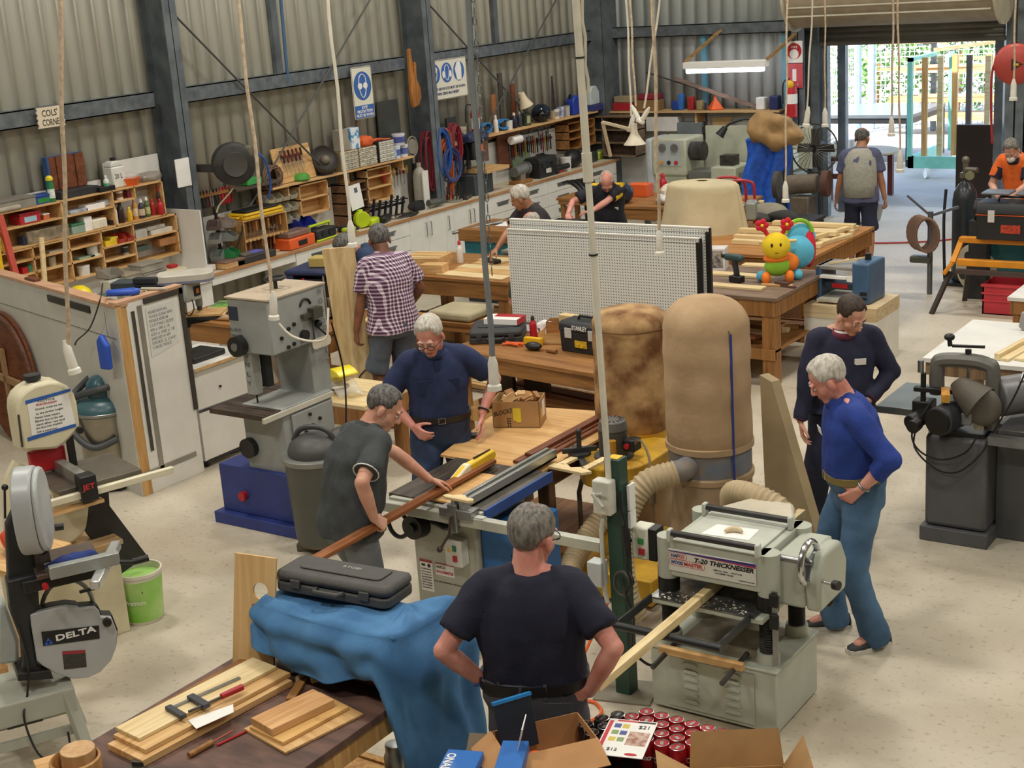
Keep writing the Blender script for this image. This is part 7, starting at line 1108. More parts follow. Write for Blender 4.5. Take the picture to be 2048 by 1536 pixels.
p=G(1555,572,.85);one('dark_square',MB().b(-.17,-.02,0,.2,.02,.015).b(-.02,-.02,.015,.12,.04,.04),mat('5a3c32',.6),'dark marking gauge lying before the caterpillar','gauge',(p.x,p.y,.851),-12);boxy('wedge','pine strip under the caterpillar feet','strip',(-5.45,12.18,.851),(.3,.05,.02),PINE,5)
pc=G(1690,603,.60);t=boxy('white_cabinet','white cabinet under the blue thickness planer','cabinet',(pc.x+.02,pc.y+.12,0),(.72,.62,.60),MELA,0,lid=wood('d9c7a3','bfa57a'));t=thing('portable_planer','steel blue portable thickness planer on the white cabinet','planer',(pc.x,pc.y+.12,.601),-3);SB=mat('3f5f80',.4);t.scale=(.86,.86,.86);P('side_tower',MB().b(-.32,-.2,0,-.25,.2,.40),SB,t,bev=.015);P('side_tower',MB().b(.12,-.22,0,.33,.22,.46),SB,t,bev=.025);P('top_plate',MB().b(-.32,-.2,.36,.14,.2,.40),mat('8d8b86',.4),t,bev=.008);P('cutter_head',MB().b(-.22,-.19,.14,.12,.16,.22),mat('2e3a48',.4),t,bev=.01);P('red_badge',MB().b(-.12,-.195,.16,.06,-.189,.21),RED,t);P('white_guard',MB().b(-.25,-.24,.27,.06,-.14,.30),PAPER,t);P('bed',MB().b(-.25,-.32,.02,.12,.3,.05),mat('c9c4b4',.4),t);P('knob',MB().c((.22,0,.46),(.22,0,.53),.035),BLACK,t);P('tag',MB().b(.06,-.21,.24,.13,-.205,.31),PAPER,t);P('vent',MB().b(.22,-.224,.1,.3,-.219,.14).b(.22,-.224,.05,.3,-.219,.08),BLACK,t);P('stick',MB().bar((-.2,-.1,.41),(.2,.1,.47),.02),PALE,t)
bench('orange oak bench with pale timber frames, beyond the caterpillar bench',-7.6,13.25,-5.55,15.0,.90,wood('b57f42','8f5d2b'),wood('a5703a','7f5429',2),.17,.2,.12)
for i,(x,y,l,z,r)in enumerate(((-6.15,13.75,1.0,0,0),(-6.2,14.0,1.1,.0,-1),(-6.2,14.3,1.15,0,0),(-6.15,14.5,1.1,.0,1),(-6.12,14.75,.95,0,0),(-6.2,14.15,1.1,.046,2),(-6.1,14.62,.95,.046,-1))):one('frame_timber',MB().b(-l/2,-.045,0,l/2,.045,.045),PALE,'pale planed frame rail, %s counting from the front of the orange oak bench'%['first','second','third','fourth','fifth','upper nearer one','upper farther one'][i],'rail',(x,y,.901+z),r,group='pale frame rails',bev=.003)
for i in range(2):one('frame_timber',MB().b(-.03,-.42,0,.03,.42,.04),PALEY,['pale rail lying crosswise at the right bench end, inner','pale rail lying crosswise at the right bench end, outer'][i],'rail',(-5.76+.08*i,14.1-.15*i,.948 if i==0 else .901),-14,group='pale frame rails',bev=.003)
t=thing('bench_vice','black iron bench vice under the front edge of the oak bench','vice',(-7.0,13.2,.62));P('jaw',MB().b(-.2,-.05,.0,.2,.04,.2),BLACK,t,bev=.02);P('screw_arms',MB().bar((-.14,-.07,.05),(.14,-.07,.16),.03).bar((-.14,-.07,.16),(.14,-.07,.05),.03),IRON,t)
for i,x in enumerate((-6.75,-6.3)):bin_(['bright green crate under the oak bench, left one','bright green crate under the oak bench, right one'][i],(x,13.75,.201),(.3,.3,.2),'3fa045',-90)
t=thing('mitre_saw','green sliding mitre saw with silver rails on the oak bench','mitre saw',(-7.15,14.3,.901),20);P('base',MB().c((0,0,.0),(0,0,.06),.17,n=24).b(-.3,-.04,.0,.32,.08,.07).prism([(-.36,-.2),(-.1,-.16),(-.1,.06),(-.36,.06)],(0,0,.0),X1,Y1,(0,0,.10)),mat('8b8f88',.4,.3),t,bev=.01);P('slide_rail',MB().c((-.1,.1,.25),(.42,.22,.25),.022).c((-.1,.18,.25),(.42,.30,.25),.022),CHROME,t);P('motor',lump(MB(),(-.22,.02,.32),(.16,.12,.11),.2,3),mat('2f7a50',.4),t);P('blade_guard',MB().c((-.12,.06,.22),(-.12,.09,.22),.15,n=28),mat('6b6f6a',.35,.5),t);P('handle',MB().tube(arc((-.30,-.04,.36),.08,60,260,10,X1,UP),.022,8),mat('2a8a58',.4),t);P('carriage',MB().b(.34,.08,.1,.46,.34,.30),mat('9aa09c',.4,.4),t,bev=.02)
t=thing('covered_machine','cream canvas cover draped over a machine on dark legs','covered machine',(-7.30,14.35,0));
def cov(u,v):
 a=2*PI*u;f=math.sin(a*7)*.5+math.sin(a*4+1)*.6;r=.06+.30*min(1,v*3.2)+.16*max(0,v-.3)+.03*f*v;z=1.46-.03*(v*3)**2 if v<.31 else 1.43-(v-.31)*(1.0+.35*math.sin(a*2+2.4));return V((r*1.12*math.cos(a),r*.8*math.sin(a),z))
P('canvas_cover',MB().grid(cov,72,24),mat('cdbf9c',.9,var=.12,sc=3,bump=.3,bsc=20),t,solid=.006,sharp=180);P('dark_frame',MB().b(-.22,-.16,.7,.22,.16,1.1).bar((-.3,-.2,0),(-.2,-.1,.9),.05).bar((.3,-.2,0),(.2,-.1,.9),.05).bar((-.3,.2,0),(-.2,.1,.9),.05).bar((.3,.2,0),(.2,.1,.9),.05),DARK,t)
t=bench('timber bench of rags and offcuts behind the canvas cover',-9.3,15.55,-7.6,16.6,.92,OAK,mat('77756c',.5),.14,None,.07)
for i,(x,y,r,c)in enumerate(((-8.45,15.95,(.22,.18,.13),'d2c6b0'),(-8.2,15.9,(.24,.16,.07),'8f7f6c'),(-8.0,15.95,(.2,.15,.09),'cbbd96'),(-8.55,15.8,(.13,.12,.08),'dad7d4'))):one('rag_heap',lump(MB(),(0,0,r[2]*.8),r,.5,9,26,16,i,flat=0),mat(c,.9,var=.2,sc=12),['cream cloth heap at the back of the rag bench','mottled grey rag heap at the front of the rag bench','khaki cloth heap right end of the rag bench','white plastic sheet crumpled on the rag bench'][i],'rag',(x,y,.921))
for i in range(4):one('offcut_board',MB().b(-.4,-.1,0,.45,.1,.035),[OAK,PINE,OAK,PALE][i],['brown board lowest in the stack right of the rags','pine board second in the stack right of the rags','brown board third in the stack right of the rags','pale curved board at the front of the rag stack'][i],'board',(-7.75,15.62+.08*i,.921+.0+.036*(i if i<3 else 0)),8*i-6)
bottle('small red fire extinguisher standing on the rag bench',(-8.80,16.2,.921),.32,.055,'c02430','c02430',None,'fire extinguisher','fire_extinguisher');t=thing('welding_helmet','black and blue welding helmet on the rag bench beside the bald man','helmet',(-9.15,15.75,.921));P('shell',lump(MB(),(0,0,.13),(.14,.15,.14),.1,5,flat=0),mat('22304a',.35),t);P('visor',MB().b(.06,-.14,.06,.13,-.08,.2),BLACK,t);boxy('orange_vice_box','orange timber box on the rag bench','box',(-9.2,16.3,.921),(.3,.2,.16),ORANGE)
t=thing('hand_truck','red tubular hand truck standing behind the mitre saw','hand truck',(-7.25,14.9,0),10);P('frame',MB().tube(spl([(-.2,0,.02),(-.2,0,.8),(-.2,.0,1.30),(-.12,0,1.40),(.0,0,1.42),(.12,0,1.40),(.2,0,1.30),(.2,0,.8),(.2,0,.02)]),.017,8).bar((-.2,0,.5),(.2,0,.5),.03).bar((-.2,0,1.0),(.2,0,1.0),.025),mat('b02430',.4),t);P('loop_handle',MB().tube(spl([(.05,.0,1.0),(.04,-.05,1.3),(.08,-.06,1.38),(.25,-.06,1.38),(.32,-.06,1.28),(.30,-.05,.7)]),.017,8),mat('b02430',.4),t);P('toe_plate',MB().b(-.25,-.2,0,.25,.02,.012),IRON,t)
for s_ in(-.24,.24):P('wheel',MB().c((s_-.025,.1,.12),(s_+.025,.1,.12),.12),BLACK,t)
t=thing('tarp_heap','blue plastic tarp hanging beside the steel column','tarp',(-7.95,17.5,0));P('blue_tarp',MB().grid(lambda u,v:V((-.30+.62*u-.10*v+.03*math.sin(v*9),.05*math.sin(u*14+v*4)+.25*u*v,1.50-1.05*v-.1*u*v+.04*math.sin(u*9))),36,24),mat('2f68d8',.45,var=.25,sc=14,bump=.4,bsc=14),t,solid=.006,sharp=180);P('support',MB().b(-.15,.12,0,.2,.4,1.35),DARK,t)
one('canvas_heap',lump(MB(),(0,0,.16),(.36,.24,.24),.45,5,36,22,2,flat=-.1),mat('a5855a',.9,var=.25,sc=6),'tan canvas bundle heaped on top of the blue tarp','canvas',(-7.85,17.55,1.45));t=bench('dark cluttered table before the blue tarp',-7.3,15.4,-6.6,16.2,.78,DARK,DARK,.1,None,.05)
for i,(x,y,r,c)in enumerate(((-7.1,15.7,(.28,.16,.12),'8d8878'),(-6.85,15.55,(.22,.10,.09),'2c2a29'),(-7.2,15.5,(.2,.1,.07),'3a3735'))):one('dark_pad',lump(MB(),(0,0,r[2]*.8),r,.25,5,flat=0),mat(c,.7),['grey cushion heaped on the dark table','black round pad on the dark table','black bag at the left of the dark table'][i],'pad',(x,y,.781))
t=thing('metal_lathe','pale green metal lathe with chuck against the back wall','lathe',(-9.5,19.3,0));LG=mat('b9bda8',.45);K=lambda:mw(t);P('headstock',K().b(-10.5,19.0,.75,-9.92,19.6,1.30),LG,t,bev=.03);P('gear_cover',K().b(-10.62,19.0,.55,-10.48,19.6,1.30),mat('b6bcc0',.4),t,bev=.05);P('panel',K().b(-10.40,18.99,.90,-10.0,19.0,1.25),mat('aeb6ba',.4),t);P('pedestal',K().b(-10.5,19.05,0,-9.95,19.6,.75).b(-8.7,19.05,0,-8.2,19.6,.6),LG,t,bev=.01)
for x,c in((-10.33,'d9a04a'),(-10.2,'222222'),(-10.08,'c0302a')):P('button',K().c((x,18.985,.95),(x,18.97,.95),.03),mat(c,.4),t)
for x in(-10.3,-10.1):P('dial',K().c((x,18.985,1.17),(x,18.965,1.17),.06),STEEL,t)
P('chuck',K().c((-9.92,19.2,1.1),(-9.72,19.2,1.1),.14,n=24),IRON,t);P('bed',K().b(-9.92,19.05,.62,-8.2,19.45,.82),mat('7d8078',.4,.3),t,bev=.01);P('lead_screw',K().c((-9.9,19.02,.68),(-8.2,19.02,.68),.03).c((-9.9,19.02,.56),(-8.2,19.02,.56),.04),mat('2e2e2c',.4,.5),t);P('carriage',K().b(-9.5,18.95,.55,-9.1,19.5,.90),LG,t,bev=.02);P('tool_post',K().b(-9.42,19.1,.9,-9.2,19.3,1.05),IRON,t);P('tailstock',K().b(-8.62,19.1,.82,-8.3,19.4,1.12).c((-8.85,19.2,1.05),(-8.6,19.2,1.05),.05),LG,t,bev=.03);P('splash_back',K().b(-9.9,19.62,.8,-8.2,19.65,1.42),LG,t)
P('work_light',K().tube(spl([(-8.95,19.5,.9),(-8.93,19.45,1.35),(-9.05,19.35,1.55),(-9.3,19.25,1.50),(-9.38,19.2,1.42)]),.02,8).c((-9.36,19.2,1.45),(-9.44,19.15,1.33),.04,.07),BLACK,t)
t=thing('wall_shelf','long pine shelf across the back wall below the fluorescent lamp','shelf',(-10.2,20.0,1.6));P('board',mw(t).b(-11.75,19.85,1.585,-8.80,YB-.04,1.615),wood('c9a878','a98852'),t)
for x in(-11.5,-10.2,-8.95):P('bracket',mw(t).b(x-.015,19.9,1.35,x+.015,YB-.05,1.585),PINE,t)
o=shelfunit('dark_shelf_unit','dark open shelf unit standing at the back left corner',0,.3,0,1.15,0,.62,[(.2,0,1.15),(.4,0,1.15)],[(.55,0,.62)],wood('7d6a55','5a4a3a'));o.location=(-11.62,19.82,.95);o.rotation_euler=(0,0,-PI/2);o['label']='dark open shelf unit below the pine shelf in the back corner'
for i,(px,z,d,c,nm,lb)in enumerate(((1215,1.616,(.16,.2,.22),'d5d3cc','white_carton','white carton at the left end of the back shelf'),(1250,1.616,(.36,.2,.12),'a82430','red_case','red metal case on the back shelf'),(1252,1.74,(.34,.2,.1),'9a8a6a','tan_box','tan box on top of the red case'),(1298,1.616,(.42,.2,.16),'8f6f45','timber_box','brown timber box on the back shelf'),(1300,1.78,(.34,.2,.09),'8a2a3a','maroon_case','maroon case on top of the timber box'),(1352,1.616,(.12,.1,.14),'22408a','blue_jug','dark blue jug on the back shelf'),(1382,1.616,(.1,.1,.2),'a02a2a','red_tin','red tin on the back shelf'),(1523,1.616,(.14,.14,.18),'d9d9d2','white_tub','white tub at the right of the back shelf'),(1550,1.616,(.14,.14,.2),'232c5a','navy_tub','navy blue tub right end of the back shelf'),(1362,1.616,(.08,.08,.24),'2f6ab0','blue_bottle','tall blue bottle on the back shelf'),(1400,1.616,(.1,.1,.14),'9a8a60','brass_lamp','brass coloured tin on the back shelf'))):p=AY(px,218,19.98);boxy(nm,lb,nm.split('_')[1],(p.x,20.0,z),d,mat(c,.45),bev=.012)
p=AY(1432,216,20.0);one('oil_funnel',MB().lathe([(.13,0),(.14,.02),(.03,.15),(.015,.22)],n=4),ORANGE,'orange pyramid shaped can in the middle of the back shelf','can',(p.x,19.98,1.616));one('steel_angle',MB().bar((-1.35,0,.48),(0.05,0,.02),.05),wood('8a7466','5f5048'),'long dark timber rail lying sloped above the back shelf','rail',(AY(1515,205,20).x,19.96,1.616));one('steel_rod',MB().c((-1.75,.02,.58),(0.0,.05,.06),.012),IRON,'thin steel rod lying sloped beside the timber rail','rod',(AY(1500,205,20).x,19.98,1.616))
for nm,px,py,w_,h_,c,lb in(('grey_case',1380,262,.42,.26,'6f7678','clear grey case standing on the bench at the back wall'),('router_carton',1325,248,.55,.22,'d2cfca','white and red router carton on the back bench shelf'),('plywood_sheet',1442,265,.32,.45,'a8895a','brown plywood panel hung under the back shelf'),('tin_sign',1543,250,.38,.30,'b5bfc4','pale metal sheet fixed under the back shelf')):p=AY(px,py,19.9);one(nm,MB().b(-w_/2,-.08 if 'ca' in nm else-.01,0,w_/2,.08 if 'ca' in nm else .01,h_),mat(c,.5),lb,nm.split('_')[1],(p.x,19.95,p.z-h_/2),bev=.004)
one('mallet',MB().c((0,0,.08),(0,0,.45),.02).b(-.09,-.05,0,.09,.05,.09),mat('3a2a2a',.5),'dark mallet hanging under the back shelf','mallet',(AY(1413,265,19.95).x,19.95,AY(1413,265,19.95).z))
t=thing('fluorescent_lamp','white fluorescent batten lamp hung on timber arms at the back wall','lamp',(-9.4,19.55,2.2));a=AY(1370,138,19.5);b_=AY(1534,133,19.5);P('housing',mw(t).bar(a+UP*.05,b_+UP*.05,.16,.10),PAPER,t,bev=.01);P('tube',mw(t).c(a+V((.04,-.02,-.03)),b_+V((-.04,-.02,-.03)),.035),mat('f4f2ff',.5,var=0,emit=14),t)
for q in(a,b_):P('timber_arm',mw(t).bar(q+UP*.1,V((q.x+.35,YB-.08,2.82)),.06,.03),wood('a8875a','866539'),t)
for i,px in enumerate((1412,1572)):q=AY(px,200,YB-.06);struct('trim_%d'%(51+i),MB().b(q.x-.04,YB-.1,1.6,q.x+.04,YB-.05,2.86),mat('5b93a8',.5))
for zt,h_,lb in((2.60,.32,'FIRE HOSE'),(2.29,.36,'EXTINGUISHER')):
 q=AY(1587,100,YB-.30);t=thing('safety_sign','red and white round emergency sign on the steel column' if lb[0]=='F' else 'red fire extinguisher sign with white symbol on the steel column','sign',(q.x,YB-.275,zt-h_));P('plate',MB().b(-.13,-.004,0,.13,.004,h_),PAPER if lb[0]=='F' else mat('c8505a',.5),t)
 if lb[0]=='F':P('red_disc',MB().c((0,-.004,h_*.55),(0,-.006,h_*.55),.115,n=28),RED,t);P('white_disc',MB().c((0,-.006,h_*.42),(0,-.0075,h_*.42),.07,n=24),PAPER,t);text('lettering','FIRE',.05,PAPER,t,(-.05,-.0076,h_*.68),X1,UP,width=.1)
 else:P('symbol',MB().b(-.03,-.006,.1,.03,-.004,.27),PAPER,t);text('lettering','FIRE',.05,PAPER,t,(-.06,-.0065,.03),X1,UP,width=.12)
t=thing('fire_extinguisher','red fire extinguisher hung on the steel column by the doorway','fire extinguisher',(AY(1583,230,YB-.4).x,YB-.38,AY(1583,235,YB-.4).z));P('cylinder',MB().lathe([(.07,0),(.08,.01),(.08,.42),(.05,.5),(.02,.52)],n=20),RED,t);P('yellow_tag',MB().ball((0,-.06,.48),(.06,.03,.06),8,6),YELLOW,t);P('label_band',MB().lathe([(.081,.2),(.081,.34)],n=20),PAPER,t);P('hose',MB().tube(spl([(-.02,0,.56),(-.12,-.02,.5),(-.13,-.02,.2)]),.012,6),BLACK,t)
t=thing('pedestal_fan','dark pedestal fan with wire cage beside the steel column','fan',(-7.55,18.2,0));c_=V((0,0,1.30));P('cage',MB().tube([c_+V((.33*math.cos(a),-.05,.33*math.sin(a)))for a in[2*PI*i/32 for i in range(32)]],.012,6,True),mat('55534c',.4,.4),t);mb=MB()
for i in range(28):a=2*PI*i/28;mb.tube([c_+V((.06*math.cos(a),-.12,.06*math.sin(a))),c_+V((.25*math.cos(a),-.12,.25*math.sin(a))),c_+V((.33*math.cos(a),-.05,.33*math.sin(a)))],.004,4)
P('cage_wires',mb,mat('5d5b54',.4,.4),t);mb=MB()
for i in range(4):a=PI/2*i;mb.bc(c_+V((.15*math.cos(a),0,.15*math.sin(a))),(.22,.012,.12),(25,-math.degrees(a),0))
P('blades',mb,mat('3f3e3a',.5),t);P('motor',MB().c(c_,c_+V((0,.18,0)),.08),DARK,t);P('pole',MB().c((0,.12,0),(0,.12,1.3),.025).c((0,.12,0),(0,.12,.03),.25),DARK,t)
t=thing('bench_grinder','brown dusty double ended grinder on a pedestal by the doorway','grinder',(-7.02,16.5,0));GB=mat('6b6052',.7,var=.25,sc=8);P('pedestal',MB().b(-.12,-.12,.02,.12,.12,.95).b(-.22,-.22,0,.22,.22,.03),GB,t,bev=.02);P('motor',MB().c((-.2,0,1.08),(.18,.05,1.10),.12,n=20),GB,t,bev=.02);P('buffing_wheel',MB().c((-.36,-.02,1.08),(-.3,-.01,1.08),.17,n=24),mat('4a443c',.8),t);P('wire_wheel',MB().c((.24,.05,1.1),(.32,.06,1.1),.16,n=24),mat('5a3a30',.8),t)
# ---- right hand side
DG=mat('55575a',.5,var=.06);t=thing('drum_sander','dark grey cabinet sander with arched casting, motor and drum','sander',(-2.72,9.1,0));K=lambda:mw(t)
P('plinth',K().b(-2.95,8.82,0,-2.50,9.25,.10),DG,t,bev=.006);P('cabinet',K().b(-2.93,8.85,.10,-2.52,9.22,.74),DG,t,bev=.03);P('rear_cabinet',K().b(-2.52,9.05,0,-1.7,9.9,.80).b(-2.1,8.95,0,-1.5,9.6,.74),DG,t,bev=.01);P('base_casting',K().b(-2.90,8.88,.74,-2.55,9.2,.77),BLACK,t)
mo=P('motor',K().c((-2.80,8.72,.88),(-2.74,8.98,.88),.095,n=28),mat('34363a',.5,.2),t,bev=.01);P('motor_cowl',K().c((-2.805,8.70,.88),(-2.80,8.72,.88),.085,n=28),BLACK,mo);P('wiring_box',K().b(-2.69,8.82,.84,-2.62,8.92,.92),mat('6f7070',.4),mo,bev=.01)
P('arch',K().tube(spl([(-2.90,9.0,.98),(-2.90,9.0,1.16),(-2.87,9.0,1.21),(-2.70,9.0,1.225),(-2.58,9.0,1.21),(-2.54,9.0,1.15),(-2.54,9.0,.78)]),.05,10),mat('6d6d68',.45,.2),t);P('crank',K().c((-2.70,9.0,1.22),(-2.70,9.0,1.30),.02).bar((-2.80,8.98,1.32),(-2.60,9.02,1.32),.025,.015).ball((-2.815,8.97,1.38),(.035,.035,.025)).c((-2.81,8.97,1.32),(-2.815,8.97,1.37),.015),BLACK,t);P('screw',K().c((-2.70,9.0,.95),(-2.70,9.0,1.22),.010),STEEL,t)
P('drum_guard',K().c((-2.52,9.02,.99),(-1.95,9.62,1.0),.13,n=28),mat('77787a',.4,.2),t,bev=.015);P('warning_triangle',K().prism([(0,0),(.09,.0),(.045,.07)],(-2.38,9.05,1.105),(.7,.7,.1),(-.5,.45,.55),(.002,-.002,.002)),PAPER,t);P('belt_guard',K().tube([(-2.74,8.92,1.10),(-2.70,8.90,1.06),(-2.58,8.88,.98)],[.055,.085,.13],14).ball((-2.56,8.87,.965),(.12,.05,.13)),mat('5a544a',.6),t,sharp=60)
P('clamp_bracket',K().b(-2.98,8.90,.86,-2.95,8.93,1.14).bar((-3.02,8.9,1.03),(-2.70,8.93,1.03),.05,.03),BLACK,t,bev=.004);P('gas_strut',K().c((-2.985,8.92,1.14),(-2.985,8.92,1.22),.02),STEEL,t);P('feed_motor',K().c((-3.0,8.76,.83),(-2.93,8.95,.86),.055,n=20).b(-3.03,8.88,.82,-2.9,9.0,.95),BLACK,t,bev=.01);P('dust_port',K().c((-2.97,8.72,.82),(-2.96,8.78,.83),.045),BLACK,t);P('timber_block',K().bc((-2.80,8.86,1.02),(.055,.18,.055),(0,0,18)),wood('d59a3f','b07a2a',1),t,bev=.003)
P('left_table',K().b(-3.30,8.95,.815,-2.92,9.55,.865),mat('7b8285',.3,.5,var=.08),t,bev=.004);P('right_table',K().b(-2.46,8.85,.80,-1.4,9.6,.83),mat('55534f',.4,.4,var=.2),t,bev=.004);P('front_rail',K().b(-2.5,8.78,.74,-1.4,8.85,.80),STEEL,t);P('data_plate',K().b(-2.62,8.875,.80,-2.555,8.88,.88),mat('a09a80',.5,var=.3,sc=60),t)
P('grey_lead',K().tube(spl([(-2.9,8.85,.95),(-2.98,8.75,.78),(-2.93,8.74,.66),(-2.80,8.78,.60),(-2.65,8.80,.66),(-2.58,8.84,.78)]),.006,6).tube(spl([(-2.95,8.8,.85),(-2.97,8.76,.68),(-2.85,8.80,.53),(-2.7,8.80,.52),(-2.56,8.82,.65),(-2.48,8.85,.82),(-2.3,8.8,1.2),(-2.1,8.7,1.9),(-1.9,8.5,3.0)]),.006,6),BLACK,t)
t=bench('white topped table with an L shaped pine strip, beyond the sander',-3.42,10.25,-2.1,11.5,.85,mat('e0dfda',.5,var=.06,sc=4),wood('8a7152','6a5238',2),.1,None,.08);one('corner_strip',MB().b(-.02,-.7,0,.02,.6,.05).b(.02,-.7,0,.09,.6,.02),PALEY,'L shaped pale timber strip lying on the white topped table','strip',(-2.80,11.05,.851),-8,bev=.002);one('pine_board',MB().b(-.25,-.6,0,.25,.5,.018),PALEY,'pale pine board beside the L shaped strip','board',(-2.45,10.95,.851),-8,bev=.002)
q=G(2008,648,1.0);one('circular_saw_shoe',MB().prism([(0,0),(.08,-.06),(.14,.02),(.5,.04),(.5,.12),(.02,.12)],(0,0,0),X1,UP,(0,.06,0)),mat('9c9a98',.4),'grey and orange saw arm projecting at the right edge','saw arm',(q.x,q.y+.4,.88),bev=.01);t=bench('second white topped table at the right edge beyond the first',-3.38,12.35,-2.3,13.4,.85,mat('e0dfda',.5),OAKZ,.12,None,.1)
t=thing('folding_workbench','orange folding workbench on dark legs carrying the big toolbox','workbench',(-4.25,15.4,0));OR=mat('e0921f',.45);K=lambda:mw(t);P('jaw',K().b(-4.72,15.30,.70,-3.6,15.40,.76),OR,t,bev=.006);P('jaw',K().b(-4.66,15.05,.50,-3.6,15.13,.57),OR,t,bev=.006);P('end_frame',K().bar((-4.70,15.35,.73),(-4.72,15.10,.52),.06,.03).bar((-4.72,15.1,.52),(-4.80,15.05,.40),.06,.03),OR,t,bev=.004);P('cross_bar',K().b(-4.66,15.0,.42,-3.6,15.06,.47),mat('4a3a34',.6),t)
for a,b_ in(((-4.74,15.1,.42),(-4.86,14.85,.0)),((-4.60,15.3,.46),(-4.72,15.55,0)),((-3.7,15.1,.42),(-3.6,14.85,0)),((-3.7,15.3,.46),(-3.6,15.55,0))):P('leg',K().bar(a,b_,.05,.035),mat('3a332f',.5),t)
t=toolbox('big black toolbox with grey lid lids and orange trim on the folding bench',(-4.15,15.38,.761),(.34,.72,.40),'222325','2a2c30','33363a',-90,'d5d3cc','toolbox','b8402a');P('grey_lid',MB().b(-.13,-.33,.475,.13,-.03,.50).b(-.13,.03,.475,.13,.33,.50),mat('6a7078',.4),t,bev=.01);P('orange_line',MB().b(-.175,-.365,.265,.177,.365,.272),ORANGE,t);t['label']='big black toolbox with grey lid panels on the orange folding bench'
t=thing('gas_bottle','dark grey gas cylinder with regulator on a trolley by the orange vest','gas bottle',(-4.98,16.35,0));q=G(1985,395,0);
P('cylinder',MB().lathe([(.13,.05),(.14,.07),(.14,.98),(.125,1.08),(.08,1.16),(.035,1.2),(.035,1.24)],n=28),mat('2c3136',.3),t,sharp=50);P('regulator',MB().b(-.05,-.05,1.24,.05,.05,1.30).c((0,0,1.3),(0,0,1.42),.03).c((.02,-.05,1.34),(.16,-.08,1.34),.03).ball((0,0,1.44),.045),mat('6f6a5c',.4,.4),t);P('gauge',MB().c((.08,-.08,1.28),(.08,-.12,1.28),.05),mat('8a8a6a',.4),t);P('trolley',MB().b(-.2,-.16,0,.2,.16,.04).tube(spl([(-.22,.0,.04),(-.24,.0,.7),(-.22,0,1.1)]),.018,8),DARK,t)
t=thing('cable_trolley','steel pole stand hung with coiled brown welding cable','cable stand',(-5.18,15.75,0));P('pole',MB().c((0,0,0),(0,0,.95),.03).bar((-.3,.1,1.1),(.0,0,.9),.02).bar((0,.0,.9),(.3,.05,1.0),.03),mat('6a6d70',.4,.4),t);cb=MB()
for i in range(6):cb.tube([V((-.14+.03*i+.13*math.cos(a),-.03*i+.02,.70+.19*math.sin(a)))for a in[2*PI*j/20 for j in range(20)]],.016,6,True)
P('coiled_cable',cb,mat('7a5f50',.7),t);P('vice_head',MB().b(-.22,-.06,.36,.02,.06,.44),mat('4f5248',.5),t,bev=.02)
q=G(1913,590,0);t=thing('wheel','cream metal wheel with round holes leaning behind the folding bench','wheel',(-4.72,15.9,.29));P('disc',MB().c((0,0,0),(.02,.04,.0),.28,n=36),mat('c9c0aa',.5),t)
for i in range(4):a=PI/2*i+.5;P('hole',MB().c((.15*math.cos(a),-.002,.15*math.sin(a)),(.15*math.cos(a)-.004,-.008,.15*math.sin(a)),.06,n=18),DARK,t)
P('hub',MB().c((0,-.03,0),(0,0,0),.03),IRON,t);t=thing('teal_cabinet','teal steel cabinet on castors under the folding bench','cabinet',(-4.15,16.1,0));P('body',MB().b(-.5,-.28,.1,.5,.28,.74),mat('1e6a74',.45),t,bev=.008);P('door_line',MB().b(.16,-.283,.12,.165,-.28,.72),BLACK,t)
for x in(.08,.26):P('hole',MB().c((x,-.281,.64),(x,-.284,.64),.025),BLACK,t)
for x in(-.42,.42):P('castor',MB().c((x-.02,-.2,.05),(x+.02,-.2,.05),.05),BLACK,t)
t=thing('red_crate','red plastic crate on the floor before the teal cabinet','crate',(-4.10,15.22,0));P('body',MB().b(-.27,-.2,0,.27,.2,.012).b(-.27,-.2,0,-.255,.2,.33).b(.255,-.2,0,.27,.2,.33).b(-.27,-.2,0,.27,-.185,.33).b(-.27,.185,0,.27,.2,.33),mat('b8303a',.45),t);P('rim',MB().b(-.285,-.215,.30,.285,-.2,.33).b(-.28,-.21,.14,.28,-.2,.16).b(-.28,-.21,.22,.28,-.2,.24),mat('c2363f',.45),t)
one('red_hose',MB().tube(spl([G(1700,484,.01),G(1760,486,.012),G(1850,483,.012),G(1925,476,.012),G(1960,470,.02)]),.012,6),mat('b0303a',.5),'red air hose lying across the floor','hose',(0,0,0))
t=thing('red_hose_reel','red hose reel with dark triangle badge hanging at the right door post','hose reel',(-4.35,17.2,2.2));c_=AY(2030,128,17.2);ax=V((.35,-.9,0)).normalized();RR=mat('b5473e',.45);P('casing',mw(t).lathe([(.02,-.08),(.20,-.08),(.235,-.05),(.235,.05),(.20,.08),(.02,.085)],c_,36,ax),RR,t,sharp=50);x_=V((.9,.35,0)).normalized();P('badge',mw(t).prism([(-.07,-.07),(.06,0),(-.07,.07)],c_+ax*.086+x_*.02,x_,UP,ax*.004),mat('3a2e28',.5),t);P('badge_mark',mw(t).bc(c_+ax*.092+x_*-.0,(.06,.004,.025),(0,0,21)),YELLOW,t);P('hose',mw(t).tube(spl([c_+x_*-.2+UP*.06,c_+x_*-.25-UP*.1,c_+x_*-.25-UP*.5,c_+x_*-.23-UP*.9]),.014,8),mat('a8303a',.5),t);P('hanger',mw(t).tube([c_+UP*.2,c_+UP*1.0],.015,6).tube(arc(c_+UP*.2,.06,0,180,8,x_,UP),.01,6),IRON,t)
boxy('canvas_tool_roll','pale timber piece on the toolbox bench at the right edge','timber',G(2040,400,.9)+V((0,0,0)),(.3,.1,.05),PALE)
